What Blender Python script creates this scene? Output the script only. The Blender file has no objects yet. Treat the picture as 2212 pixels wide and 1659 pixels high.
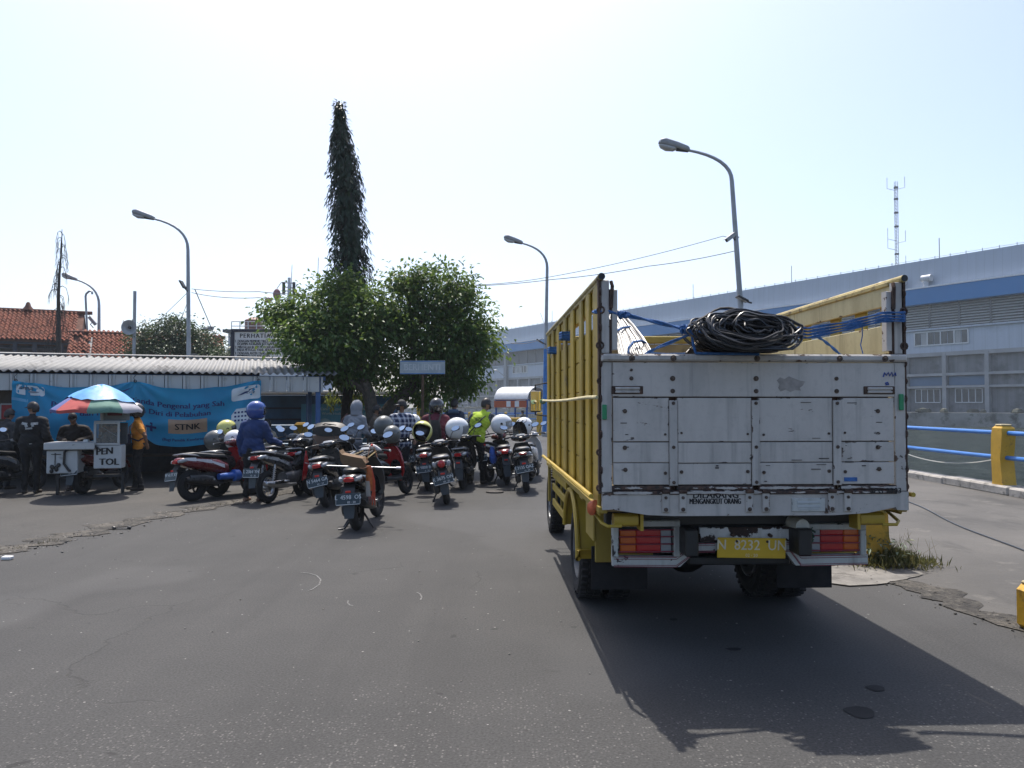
import bpy, bmesh, math, random
import numpy as np
from mathutils import Vector, Matrix, Euler
from mathutils.bvhtree import BVHTree
R = math.radians
PI = math.pi
rnd = random.Random(7)
SC = bpy.context.scene
COL = SC.collection

# ------------------------------------------------------------------ camera
H = 1.65                      # eye height
FPX, CX, CY, HY = 1661.0, 1106.0, 829.5, 875.0
PITCH = math.atan((HY - CY) / FPX)
cam_d = bpy.data.cameras.new('camera')
cam = bpy.data.objects.new('camera', cam_d)
COL.objects.link(cam)
cam.location = (0, 0, H)
cam.rotation_euler = (PI / 2 + PITCH, 0, 0)
cam_d.sensor_width = 36.0
cam_d.sensor_fit = 'HORIZONTAL'
cam_d.lens = 36.0 * FPX / 2212.0
cam_d.clip_start = 0.05
cam_d.clip_end = 4000
SC.camera = cam

# ------------------------------------------------------------------ light
SUN_DIR = Vector((-0.237, 1.22, 2.49)).normalized()       # towards the sun
SUN_EL = math.asin(SUN_DIR.z)
SUN_AZ = math.atan2(SUN_DIR.x, SUN_DIR.y)
world = bpy.data.worlds.new('World')
SC.world = world
world.use_nodes = True
wn = world.node_tree
wn.nodes.clear()
w_out = wn.nodes.new('ShaderNodeOutputWorld')
w_bg = wn.nodes.new('ShaderNodeBackground')
w_sky = wn.nodes.new('ShaderNodeTexSky')
w_sky.sky_type = 'NISHITA'
w_sky.sun_disc = False
w_sky.sun_elevation = SUN_EL
w_sky.sun_rotation = SUN_AZ
w_sky.altitude = 0
w_sky.air_density = 0.8
w_sky.dust_density = 2.6
w_sky.ozone_density = 1.0
w_bg.inputs['Strength'].default_value = 0.135
wn.links.new(w_sky.outputs['Color'], w_bg.inputs['Color'])
wn.links.new(w_bg.outputs['Background'], w_out.inputs['Surface'])
sun_d = bpy.data.lights.new('sun', 'SUN')
sun_d.energy = 3.4
HAZE = 0.0005
sun_d.angle = R(0.53)
sun_d.color = (1.0, 0.94, 0.86)
sun = bpy.data.objects.new('sun', sun_d)
COL.objects.link(sun)
sun.rotation_euler = (-SUN_DIR).to_track_quat('-Z', 'Y').to_euler()
sun.location = (-3, 12, 30)
SC.view_settings.view_transform = 'Standard'
SC.view_settings.look = 'None'
SC.view_settings.gamma = 1.0
SC.view_settings.use_curve_mapping = False
SC.view_settings.exposure = 0.85
SC.render.engine = 'CYCLES'
SC.cycles.use_denoising = True
SC.cycles.max_bounces = 8
SC.cycles.transparent_max_bounces = 12
SC.cycles.volume_bounces = 0
SC.cycles.volume_step_rate = 4.0
SC.cycles.caustics_reflective = False
SC.cycles.caustics_refractive = False

def W(x, y, Y):
 """world point seen at (x, y) of the 2212 px wide photograph, at depth Y"""
 u, v = (x - CX) / FPX, -(y - CY) / FPX
 c, s = math.cos(PITCH), math.sin(PITCH)
 dy, dz = c - s * v, s + c * v
 k = Y / dy
 return Vector((u * k, Y, H + dz * k))

def G(x, y, z=0.0):
 u, v = (x - CX) / FPX, -(y - CY) / FPX
 c, s = math.cos(PITCH), math.sin(PITCH)
 dy, dz = c - s * v, s + c * v
 k = (z - H) / dz
 return Vector((u * k, dy * k, z))

# ------------------------------------------------------------------ mesh builder
def vec(*a):
 return Vector(a)

class MB:
 def __init__(self):
  self.v, self.f, self.m = [], [], []
  self.edge = {}
  self.cur = 0

 def add(self, vs, fs, mi=None):
  o = len(self.v)
  self.v += [tuple(p) for p in vs]
  mi = self.cur if mi is None else mi
  for f in fs:
   self.f.append(tuple(i + o for i in f))
   self.m.append(mi)
  return o

 def box(self, c, s, R_=None, b=0.0, mi=None):
  """box, centre c, size s; b > 0 chamfers the edges"""
  hx, hy, hz = s[0] / 2, s[1] / 2, s[2] / 2
  c = Vector(c)
  T = (lambda p: c + (R_ @ Vector(p))) if R_ is not None else (lambda p: c + Vector(p))
  if b <= 0:
   vs = [T((x * hx, y * hy, z * hz)) for x in (-1, 1) for y in (-1, 1) for z in (-1, 1)]
   fs = [(0, 1, 3, 2), (4, 6, 7, 5), (0, 4, 5, 1), (2, 3, 7, 6), (0, 2, 6, 4), (1, 5, 7, 3)]
   self.add(vs, fs, mi)
   return
  b = min(b, hx * .9, hy * .9, hz * .9)
  idx, vs = {}, []
  for x in (-1, 1):
   for y in (-1, 1):
    for z in (-1, 1):
     for a in range(3):
      p = [x * (hx - b), y * (hy - b), z * (hz - b)]
      p[a] = (x * hx, y * hy, z * hz)[a]
      idx[(x, y, z, a)] = len(vs)
      vs.append(T(p))
  fs = []
  for a in range(3):
   o = [i for i in range(3) if i != a]
   for s_ in (-1, 1):
    q = []
    for (p1, p2) in ((-1, -1), (1, -1), (1, 1), (-1, 1)):
     k = [0, 0, 0]
     k[a], k[o[0]], k[o[1]] = s_, p1, p2
     q.append(idx[(k[0], k[1], k[2], a)])
    if (s_ < 0) != (a == 1):
     q.reverse()
    fs.append(tuple(q))
  for a in range(3):
   o = [i for i in range(3) if i != a]
   for p1 in (-1, 1):
    for p2 in (-1, 1):
     k0, k1 = [0, 0, 0], [0, 0, 0]
     k0[a], k0[o[0]], k0[o[1]] = -1, p1, p2
     k1[a], k1[o[0]], k1[o[1]] = 1, p1, p2
     q = [idx[(*k0, o[0])], idx[(*k1, o[0])], idx[(*k1, o[1])], idx[(*k0, o[1])]]
     if (p1 * p2 > 0) != (a == 1):
      q.reverse()
     fs.append(tuple(q))
  for x in (-1, 1):
   for y in (-1, 1):
    for z in (-1, 1):
     q = [idx[(x, y, z, 0)], idx[(x, y, z, 1)], idx[(x, y, z, 2)]]
     if x * y * z < 0:
      q.reverse()
     fs.append(tuple(q))
  self.add(vs, fs, mi)

 def ring(self, p, t, r, n, up=None, rx=None):
  t = Vector(t).normalized()
  a = Vector(up) if up is not None else (Vector((0, 0, 1)) if abs(t.z) < .95 else Vector((0, 1, 0)))
  x = t.cross(a).normalized()
  y = x.cross(t).normalized()
  rx = r if rx is None else rx
  return [Vector(p) + x * (rx * math.cos(2 * PI * i / n)) + y * (r * math.sin(2 * PI * i / n)) for i in range(n)]

 def skin(self, rings, closed=False, caps=True, mi=None):
  n = len(rings[0])
  vs = [p for r in rings for p in r]
  fs = []
  m = len(rings)
  for j in range(m if closed else m - 1):
   a, b = j * n, ((j + 1) % m) * n
   for i in range(n):
    k = (i + 1) % n
    fs.append((a + i, a + k, b + k, b + i))
  if caps and not closed:
   fs.append(tuple(reversed(range(n))))
   fs.append(tuple(range((m - 1) * n, m * n)))
  self.add(vs, fs, mi)

 def cyl(self, p0, p1, r0, r1=None, n=12, caps=True, mi=None):
  r1 = r0 if r1 is None else r1
  t = Vector(p1) - Vector(p0)
  self.skin([self.ring(p0, t, r0, n), self.ring(p1, t, r1, n)], False, caps, mi)

 def tube(self, pts, r, n=8, closed=False, caps=True, mi=None):
  pts = [Vector(p) for p in pts]
  m = len(pts)
  rs = r if isinstance(r, (list, tuple)) else [r] * m
  rings, up = [], None
  for i in range(m):
   if closed:
    t = pts[(i + 1) % m] - pts[i - 1]
   else:
    t = pts[min(i + 1, m - 1)] - pts[max(i - 1, 0)]
   if t.length < 1e-9:
    t = Vector((0, 0, 1))
   t.normalize()
   if up is None:
    up = Vector((0, 0, 1)) if abs(t.z) < .9 else Vector((0, 1, 0))
   x = t.cross(up)
   if x.length < 1e-6:
    x = t.orthogonal()
   x.normalize()
   y = x.cross(t).normalized()
   up = y
   rings.append([pts[i] + x * (rs[i] * math.cos(2 * PI * k / n)) + y * (rs[i] * math.sin(2 * PI * k / n)) for k in range(n)])
  self.skin(rings, closed, caps, mi)

 def loft(self, secs, n=16, caps=True, mi=None, axis='Y'):
  """secs: (pos along axis, side centre, height centre, half width, half height, exponent)"""
  rings = []
  for (t, a, h, hw, hh, p) in secs:
   ring = []
   for i in range(n):
    th = 2 * PI * i / n
    c, s = math.cos(th), math.sin(th)
    u = a + hw * math.copysign(abs(c) ** (2 / p), c)
    w = h + hh * math.copysign(abs(s) ** (2 / p), s)
    ring.append(Vector((u, t, w)) if axis == 'Y' else (Vector((t, u, w)) if axis == 'X' else Vector((u, w, t))))
   rings.append(ring)
  self.skin(rings, False, caps, mi)

 def ell(self, c, r, n=12, m=8, R_=None, z0=-1.0, z1=1.0, mi=None):
  """ellipsoid (or a slice of one between z0 and z1)"""
  c = Vector(c)
  r = (r, r, r) if not isinstance(r, (tuple, list)) else r
  rings = []
  a0, a1 = math.asin(max(-1, z0)), math.asin(min(1, z1))
  for j in range(m + 1):
   a = a0 + (a1 - a0) * j / m
   if abs(math.cos(a)) < 1e-3:
    a += 1e-2 if a < 0 else -1e-2
   ring = []
   for i in range(n):
    th = 2 * PI * i / n
    p = Vector((r[0] * math.cos(a) * math.cos(th), r[1] * math.cos(a) * math.sin(th), r[2] * math.sin(a)))
    ring.append(c + (R_ @ p if R_ is not None else p))
   rings.append(ring)
  self.skin(rings, False, True, mi)

 def torus(self, c, axis, Rr, r, n=24, m=8, rx=None, mi=None):
  """rx: half width along the axis"""
  c, t = Vector(c), Vector(axis).normalized()
  a = Vector((0, 0, 1)) if abs(t.z) < .95 else Vector((0, 1, 0))
  x = t.cross(a).normalized()
  y = x.cross(t).normalized()
  rx = r if rx is None else rx
  rings = []
  for i in range(n):
   th = 2 * PI * i / n
   d = x * math.cos(th) + y * math.sin(th)
   rings.append([c + d * (Rr + r * math.cos(2 * PI * k / m)) + t * (rx * math.sin(2 * PI * k / m)) for k in range(m)])
  self.skin(rings, True, False, mi)

 def prism(self, poly, d, mi=None):
  """planar polygon (list of points) extruded by vector d"""
  n = len(poly)
  d = Vector(d)
  vs = [Vector(p) for p in poly] + [Vector(p) + d for p in poly]
  fs = [tuple(reversed(range(n))), tuple(range(n, 2 * n))]
  for i in range(n):
   k = (i + 1) % n
   fs.append((i, k, n + k, n + i))
  self.add(vs, fs, mi)

 def quad(self, a, b, c, d, mi=None):
  self.add([a, b, c, d], [(0, 1, 2, 3)], mi)

 def board(self, c, s, e=0.025, b=0.004, mi=None):
  """a board facing -Y with an edge ring carrying the 'edge' attribute (1 at the rim)"""
  hx, hy, hz = s[0] / 2, s[1] / 2, s[2] / 2
  c = Vector(c)
  e = min(e, hx * .9, hz * .9)
  ix, iz = hx - e, hz - e
  y0, y1 = -hy, hy
  vs = []
  for (x, z) in ((-ix, -iz), (ix, -iz), (ix, iz), (-ix, iz)):
   vs.append(c + Vector((x, y0, z)))
  for (x, z) in ((-hx + b, -hz + b), (hx - b, -hz + b), (hx - b, hz - b), (-hx + b, hz - b)):
   vs.append(c + Vector((x, y0, z)))
  for (x, z) in ((-hx, -hz), (hx, -hz), (hx, hz), (-hx, hz)):
   vs.append(c + Vector((x, y0 + b, z)))
  for (x, z) in ((-hx, -hz), (hx, -hz), (hx, hz), (-hx, hz)):
   vs.append(c + Vector((x, y1, z)))
  fs = [(0, 1, 2, 3)]
  for k in (0, 4, 8):
   for i in range(4):
    j = (i + 1) % 4
    fs.append((k + 4 + i, k + 4 + j, k + j, k + i))
  fs.append((15, 14, 13, 12))
  o = self.add(vs, fs, mi)
  for i in range(4, 16):
   self.edge[o + i] = 1.0

 def build(self, name, mats, parent=None, smooth=35, off=None, props=None):
  me = bpy.data.meshes.new(name)
  v = self.v
  if off is not None:
   ox, oy, oz = off
   v = [(x - ox, y - oy, z - oz) for x, y, z in v]
  me.from_pydata(v, [], self.f)
  if not isinstance(mats, (list, tuple)):
   mats = [mats]
  for m in mats:
   me.materials.append(m)
  if any(self.m):
   me.polygons.foreach_set('material_index', self.m)
  if smooth:
   me.polygons.foreach_set('use_smooth', [True] * len(self.f))
   me.set_sharp_from_angle(angle=R(smooth))
  if self.edge:
   at = me.attributes.new('edge', 'FLOAT', 'POINT')
   arr = np.zeros(len(v), dtype=np.float32)
   for k, x in self.edge.items():
    arr[k] = x
   at.data.foreach_set('value', arr)
  me.update()
  o = bpy.data.objects.new(name, me)
  COL.objects.link(o)
  if parent is not None:
   o.parent = parent
  if props:
   for k, x in props.items():
    o[k] = x
  return o

def fixnormals(o):
 bm = bmesh.new()
 bm.from_mesh(o.data)
 bmesh.ops.recalc_face_normals(bm, faces=bm.faces)
 bm.to_mesh(o.data)
 bm.free()
 return o

def thing(name, label, cat, loc=(0, 0, 0), rz=0.0, group=None, rx=0.0, ry=0.0):
 o = bpy.data.objects.new(name, None)
 COL.objects.link(o)
 o.location = loc
 o.rotation_euler = (rx, ry, rz)
 o.empty_display_size = .2
 o['label'] = label
 o['category'] = cat
 if group:
  o['group'] = group
 return o

def tag(o, label, cat, group=None):
 o['label'] = label
 o['category'] = cat
 if group:
  o['group'] = group
 return o

def structure(o, kind='structure'):
 o['kind'] = kind
 return o

def again(src, parent, loc=None, rot=None, scale=None):
 c = src.copy()
 COL.objects.link(c)
 c.parent = parent
 if loc is not None:
  c.location = loc
 if rot is not None:
  c.rotation_euler = rot
 if scale is not None:
  c.scale = scale
 return c

def copy_tree(o, parent=None, kids=None):
 c = o.copy()
 COL.objects.link(c)
 c.parent = parent
 for ch in [x for x in o.children]:
  copy_tree(ch, c)
 return c

def text_geo(s, size, align='CENTER', sx=1.0, spacing=1.0):
 cu = bpy.data.curves.new('lettering', 'FONT')
 cu.body = s
 cu.size = size
 cu.align_x = align
 cu.align_y = 'CENTER'
 cu.resolution_u = 2
 cu.space_character = spacing
 ob = bpy.data.objects.new('lettering', cu)
 me = bpy.data.meshes.new_from_object(ob)
 vs = [(v.co.x * sx, v.co.y) for v in me.vertices]
 fs = [tuple(p.vertices) for p in me.polygons]
 bpy.data.objects.remove(ob)
 bpy.data.curves.remove(cu)
 bpy.data.meshes.remove(me)
 return vs, fs

def text_on(mb, s, size, org, xdir, zdir, align='CENTER', sx=1.0, fn=None, spacing=1.0, bold=0.0, mi=None):
 """flat lettering laid out from org along xdir / zdir (fn maps a world point afterwards)"""
 vs, fs = text_geo(s, size, align, sx, spacing)
 org, xd, zd = Vector(org), Vector(xdir).normalized(), Vector(zdir).normalized()
 for db in ((0.0,) if not bold else (-bold, 0.0, bold)):
  pts = [org + xd * (x + db) + zd * z for x, z in vs]
  if db:
   nn = xd.cross(zd) * (.0006 * (1 if db > 0 else 2))
   pts = [p + nn for p in pts]
  if fn:
   pts = [fn(p) for p in pts]
  mb.add(pts, fs, mi)

# ------------------------------------------------------------------ materials
class NT:
 def __init__(self, m):
  self.t = m.node_tree

 def n(self, ty, **kw):
  x = self.t.nodes.new('ShaderNode' + ty)
  for k, v in kw.items():
   setattr(x, k, v)
  return x

 def l(self, a, b):
  self.t.links.new(a, b)

 def coords(self, rand=True):
  tc = self.n('TexCoord')
  if not rand:
   return tc.outputs['Object']
  oi = self.n('ObjectInfo')
  mu = self.n('MATH' if False else 'Math', operation='MULTIPLY')
  mu.inputs[1].default_value = 37.0
  self.l(oi.outputs['Random'], mu.inputs[0])
  ad = self.n('VectorMath', operation='ADD')
  self.l(tc.outputs['Object'], ad.inputs[0])
  self.l(mu.outputs[0], ad.inputs[1])
  return ad.outputs[0]

 def noise(self, co, scale, detail=4, rough=.55, dist=0.0):
  x = self.n('TexNoise')
  x.inputs['Scale'].default_value = scale
  x.inputs['Detail'].default_value = detail
  x.inputs['Roughness'].default_value = rough
  x.inputs['Distortion'].default_value = dist
  if co is not None:
   self.l(co, x.inputs['Vector'])
  return x.outputs['Fac']

 def scaled(self, co, s):
  x = self.n('Mapping')
  x.inputs['Scale'].default_value = s
  self.l(co, x.inputs['Vector'])
  return x.outputs[0]

 def ramp(self, f, a, b, lo=0.0, hi=1.0):
  x = self.n('MapRange')
  x.inputs['From Min'].default_value = a
  x.inputs['From Max'].default_value = b
  x.inputs['To Min'].default_value = lo
  x.inputs['To Max'].default_value = hi
  self.l(f, x.inputs['Value'])
  return x.outputs[0]

 def math(self, op, a, b=None):
  x = self.n('Math', operation=op)
  for i, q in enumerate((a, b)):
   if q is None:
    continue
   if isinstance(q, (int, float)):
    x.inputs[i].default_value = q
   else:
    self.l(q, x.inputs[i])
  return x.outputs[0]

 def mix(self, f, a, b):
  x = self.n('Mix', data_type='RGBA')
  for i, q in ((0, f), (6, a), (7, b)):
   if isinstance(q, (int, float)):
    x.inputs[i].default_value = q
   elif isinstance(q, (tuple, list)):
    x.inputs[i].default_value = (q[0], q[1], q[2], 1)
   else:
    self.l(q, x.inputs[i])
  return x.outputs[2]

 def bump(self, hgt, strength, dist=.01, nrm=None):
  x = self.n('Bump')
  x.inputs['Strength'].default_value = strength
  x.inputs['Distance'].default_value = dist
  self.l(hgt, x.inputs['Height'])
  if nrm is not None:
   self.l(nrm, x.inputs['Normal'])
  return x.outputs[0]

def new_mat(name):
 m = bpy.data.materials.new(name)
 m.use_nodes = True
 nt = NT(m)
 b = m.node_tree.nodes['Principled BSDF']
 return m, nt, b

def sc3(c, k):
 return tuple(min(1.0, max(0.0, x * k)) for x in c)

_mc = {}

def mat(name, col, rough=.6, metal=0.0, var=.15, vs=5.0, bump=0.0, bs=60.0, dirt=None, dthr=.58, ds=3.0,
  coat=0.0, spec=.5, dsharp=.12, streak=0.0, ss=.5):
 if name in _mc:
  return _mc[name]
 m, nt, b = new_mat(name)
 co = nt.coords()
 n1 = nt.noise(co, vs, 5)
 f = nt.ramp(n1, .3, .7)
 c = nt.mix(f, sc3(col, 1 - var), sc3(col, 1 + var))
 if dirt is not None:
  n2 = nt.noise(co, ds, 8, .68)
  f2 = nt.ramp(n2, dthr, dthr + dsharp)
  c = nt.mix(f2, c, dirt)
  nt.l(nt.ramp(f2, 0, 1, rough, min(1, rough + .25)), b.inputs['Roughness'])
 else:
  n3 = nt.noise(co, vs * 2.3, 3)
  nt.l(nt.ramp(n3, .3, .7, max(.02, rough - .07), min(1, rough + .07)), b.inputs['Roughness'])
 if streak:
  sk = nt.ramp(nt.noise(nt.scaled(co, (ss, ss, ss * .06)), 3.0, 6, .65), .42, .75)
  c = nt.mix(nt.math('MULTIPLY', sk, streak), c, sc3(col, .45))
  sv = nt.n('SeparateXYZ')
  nt.l(co, sv.inputs[0])
  ln = nt.math('LESS_THAN', nt.math('FRACT', nt.math('MULTIPLY', sv.outputs[0], ss * 2)), .05)
  c = nt.mix(nt.math('MULTIPLY', ln, .35), c, sc3(col, .5))
 nt.l(c, b.inputs['Base Color'])
 b.inputs['Metallic'].default_value = metal
 b.inputs['Coat Weight'].default_value = coat
 b.inputs['Specular IOR Level'].default_value = spec
 if bump:
  nt.l(nt.bump(nt.noise(co, bs, 4), bump, .01), b.inputs['Normal'])
 _mc[name] = m
 return m

def chipped(name, paint, under, under2=(.03, .028, .025), thr=.60, scale=9.0, edge_k=.16, rough=.55, grime=(.30, .29, .27),
   stretch=(1, 1, 2.2), fine=.02):
 """weathered paint: chips and scratches, more of them along the rims ('edge' attribute)"""
 if name in _mc:
  return _mc[name]
 m, nt, b = new_mat(name)
 co = nt.coords()
 cs = nt.scaled(co, stretch)
 at = nt.n('Attribute')
 at.attribute_name = 'edge'
 e = nt.math('MULTIPLY', nt.math('POWER', at.outputs['Fac'], 1.6), edge_k)
 nz = nt.noise(cs, scale, 9, .68)
 big = nt.ramp(nt.noise(co, 1.3, 3), .35, .7, -.06, .05)
 k = nt.math('ADD', nt.math('ADD', nz, e), big)
 chip = nt.ramp(k, thr, thr + fine)
 g1 = nt.ramp(nt.noise(nt.scaled(co, (1, 1, .35)), 4.0, 6, .6), .45, .75)
 g2 = nt.ramp(nt.noise(co, 22.0, 5, .7), .52, .72, 0, .55)
 c = nt.mix(nt.math('MULTIPLY', g1, .75), paint, grime)
 c = nt.mix(nt.math('MULTIPLY', g2, .5), c, sc3(grime, .8))
 st = nt.ramp(nt.noise(nt.scaled(co, (16, 16, .9)), 1.0, 4, .6), .54, .76, 0, .6)
 c = nt.mix(st, c, sc3(grime, .62))
 un = nt.mix(nt.ramp(nt.noise(co, 30.0, 4), .4, .6), under, under2)
 c = nt.mix(chip, c, un)
 nt.l(c, b.inputs['Base Color'])
 nt.l(nt.ramp(chip, 0, 1, rough, .88), b.inputs['Roughness'])
 hgt = nt.math('SUBTRACT', nt.math('MULTIPLY', nt.noise(nt.scaled(co, (3, 3, 40)), 2.0, 4), .35), chip)
 nt.l(nt.bump(hgt, .35, .004), b.inputs['Normal'])
 _mc[name] = m
 return m

def glass_mat(name, col=(.6, .65, .65), rough=.05, alpha=.35):
 if name in _mc:
  return _mc[name]
 m, nt, b = new_mat(name)
 b.inputs['Base Color'].default_value = (*col, 1)
 b.inputs['Roughness'].default_value = rough
 tr = nt.n('BsdfTransparent')
 mx = nt.n('MixShader')
 mx.inputs[0].default_value = 1 - alpha
 out = m.node_tree.nodes['Material Output']
 nt.l(b.outputs[0], mx.inputs[1])
 nt.l(tr.outputs[0], mx.inputs[2])
 nt.l(mx.outputs[0], out.inputs['Surface'])
 _mc[name] = m
 return m

def leaf_mat(name, c1, c2, c3, trans=.35):
 m, nt, b = new_mat(name)
 ge = nt.n('NewGeometry')
 co = nt.coords(False)
 f1 = nt.ramp(nt.noise(co, .9, 3), .35, .65)
 c = nt.mix(f1, c1, c2)
 c = nt.mix(nt.ramp(ge.outputs['Random Per Island'], .80, 1.0, 0, .9), c, c3)
 nt.l(c, b.inputs['Base Color'])
 b.inputs['Roughness'].default_value = .45
 b.inputs['Specular IOR Level'].default_value = .3
 t = nt.n('BsdfTranslucent')
 nt.l(nt.mix(.5, c, c3), t.inputs['Color'])
 mx = nt.n('MixShader')
 mx.inputs[0].default_value = trans
 nt.l(b.outputs[0], mx.inputs[1])
 nt.l(t.outputs[0], mx.inputs[2])
 nt.l(mx.outputs[0], m.node_tree.nodes['Material Output'].inputs['Surface'])
 return m

BLACK = mat('black_plastic', (.011, .012, .013), .5, var=.3, vs=9)
RUBBER = mat('rubber', (.013, .013, .014), .85, var=.35, vs=20, dirt=(.05, .048, .045), dthr=.64, ds=14)
DARK = mat('dark_metal', (.035, .036, .04), .45, .6, var=.3)
STEEL = mat('steel', (.45, .46, .47), .35, .9, var=.15)
CHROME = mat('chrome', (.72, .73, .74), .12, 1.0, var=.06)
GALV = mat('galvanised_pole', (.33, .345, .36), .55, .35, var=.2, vs=3, dirt=(.15, .13, .11), dthr=.63, ds=6)
MIRROR = mat('mirror_glass', (.86, .88, .9), .03, 1.0, var=.01)
CONC = mat('concrete', (.30, .295, .28), .9, var=.22, vs=2.5, bump=.5, bs=30, dirt=(.12, .115, .105), dthr=.56, ds=3.5)
BROWNPIPE = mat('rust', (.10, .055, .04), .85, var=.4, vs=14)
WHITEP = mat('white_paint', (.70, .71, .71), .5, var=.07, dirt=(.35, .33, .30), dthr=.64, ds=5)
BLUEP = mat('blue_paint', (.04, .17, .42), .45, var=.15, dirt=(.10, .14, .20), dthr=.64, ds=6)
BLUEROPE = mat('blue_rope', (.03, .12, .32), .7, var=.35, vs=60, bump=.6, bs=150)
INK = mat('black_ink', (.012, .012, .013), .7, var=.2)
WHITEINK = mat('white_ink', (.78, .79, .79), .6, var=.05)
REDL = mat('red_lens', (.42, .009, .013), .12, var=.12, coat=.6)
AMBL = mat('amber_lens', (.52, .10, .006), .14, var=.1, coat=.6)
CLEARL = mat('clear_lens', (.28, .30, .32), .12, var=.08, coat=.6)

# ================================================================== SETTING
QX, QY = 9.35, 62.0          # quay edges
WATER_Z = -1.4

def asphalt_mat(name, base, dust, chips=.35):
 m, nt, b = new_mat(name)
 co = nt.coords(False)
 big = nt.ramp(nt.noise(co, .22, 4, .6), .32, .68)
 mid = nt.ramp(nt.noise(co, 1.1, 6, .62), .35, .68)
 fine = nt.noise(co, 70, 3, .6)
 c = nt.mix(big, sc3(base, .86), sc3(base, 1.12))
 c = nt.mix(nt.math('MULTIPLY', mid, .7), c, dust)
 c = nt.mix(nt.ramp(fine, .3, .75), nt.mix(.6, c, (.016, .016, .016)), nt.mix(.12, c, (.2, .2, .19)))
 tk = nt.ramp(nt.noise(nt.scaled(co, (1.7, .10, 1)), 1.0, 5, .6), .50, .68, 0, .38)
 c = nt.mix(tk, c, sc3(base, .62))
 pt = nt.ramp(nt.noise(co, .16, 2, .5), .53, .545, 0, .22)
 c = nt.mix(pt, c, sc3(base, 1.75))
 st = nt.ramp(nt.noise(nt.scaled(co, (1, 1.8, 1)), .9, 7, .7), .64, .72, 0, .6)
 c = nt.mix(st, c, sc3(base, .55))
 sp = nt.ramp(nt.noise(co, 5.5, 3, .5), .70, .73, 0, .7)
 c = nt.mix(sp, c, sc3(base, .45))
 vo = nt.n('TexVoronoi')
 vo.inputs['Scale'].default_value = 58.0
 nt.l(co, vo.inputs['Vector'])
 sep = nt.n('SeparateColor')
 nt.l(vo.outputs['Color'], sep.inputs[0])
 xyz = nt.n('SeparateXYZ')
 nt.l(co, xyz.inputs[0])
 near = nt.ramp(nt.math('ADD', xyz.outputs[1], nt.math('MULTIPLY', nt.noise(co, 1.3, 4), 1.2)), 5.4, 4.1, .10, 1.0)
 dens = nt.math('MULTIPLY', near, nt.ramp(nt.noise(co, 2.2, 4), .36, .62, .15, 1.0))
 pick = nt.math('GREATER_THAN', nt.math('MULTIPLY', sep.outputs[0], nt.math('ADD', nt.math('MULTIPLY', dens, .6), .4)), .47)
 rad = nt.math('LESS_THAN', vo.outputs['Distance'], .36)
 chip = nt.math('MULTIPLY', nt.math('MULTIPLY', pick, rad), chips)
 c = nt.mix(chip, c, nt.mix(sep.outputs[1], (.065, .064, .062), (.16, .155, .145)))
 v2 = nt.n('TexVoronoi')
 v2.inputs['Scale'].default_value = 16.0
 nt.l(co, v2.inputs['Vector'])
 s2 = nt.n('SeparateColor')
 nt.l(v2.outputs['Color'], s2.inputs[0])
 spk = nt.math('MULTIPLY', nt.math('GREATER_THAN', s2.outputs[0], .95), nt.math('LESS_THAN', v2.outputs['Distance'], .12))
 c = nt.mix(nt.math('MULTIPLY', spk, .6), c, (.34, .33, .31))
 v3 = nt.n('TexVoronoi', feature='DISTANCE_TO_EDGE')
 v3.inputs['Scale'].default_value = .35
 wob = nt.n('VectorMath', operation='ADD')
 nz = nt.n('TexNoise')
 nz.inputs['Scale'].default_value = 1.6
 nz.inputs['Detail'].default_value = 6
 nt.l(co, nz.inputs['Vector'])
 nt.l(co, wob.inputs[0])
 nt.l(nz.outputs['Color'], wob.inputs[1])
 nt.l(wob.outputs[0], v3.inputs['Vector'])
 ck = nt.math('MULTIPLY', nt.ramp(v3.outputs['Distance'], .0, .007, 1, 0), nt.ramp(nt.noise(co, .5, 2), .52, .6))
 c = nt.mix(nt.math('MULTIPLY', ck, .3), c, (.022, .02, .018))
 nt.l(c, b.inputs['Base Color'])
 b.inputs['Roughness'].default_value = .85
 b.inputs['Specular IOR Level'].default_value = .28
 hgt = nt.math('ADD', nt.math('MULTIPLY', fine, .6), nt.math('ADD', nt.math('MULTIPLY', chip, .8), nt.math('MULTIPLY', nt.noise(co, 2.0, 5), 1.2)))
 nt.l(nt.bump(nt.math('SUBTRACT', hgt, ck), .45, .012), b.inputs['Normal'])
 return m

ASPH = asphalt_mat('asphalt', (.050, .0495, .049), (.069, .067, .065), .75)
YARD = asphalt_mat('old_asphalt', (.058, .055, .051), (.084, .078, .070), .35)

def apron_mat():
 m, nt, b = new_mat('apron_concrete')
 co = nt.coords(False)
 c = nt.mix(nt.ramp(nt.noise(co, .5, 5), .35, .65), (.066, .062, .057), (.105, .098, .089))
 st = nt.ramp(nt.noise(nt.scaled(co, (1, .35, 1)), 1.4, 7, .7), .53, .66, 0, .75)
 c = nt.mix(st, c, (.036, .034, .031))
 pl = nt.ramp(nt.noise(co, 1.9, 6, .65), .60, .66, 0, .6)
 c = nt.mix(pl, c, (.14, .13, .115))
 c = nt.mix(nt.ramp(nt.noise(co, 60, 3), .35, .7, .35, 0), c, (.05, .05, .048))
 nt.l(c, b.inputs['Base Color'])
 b.inputs['Roughness'].default_value = .9
 nt.l(nt.bump(nt.math('ADD', nt.noise(co, 40, 4), nt.math('MULTIPLY', nt.noise(co, 3, 6), 2)), .5, .012), b.inputs['Normal'])
 return m

APRON = apron_mat()

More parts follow.
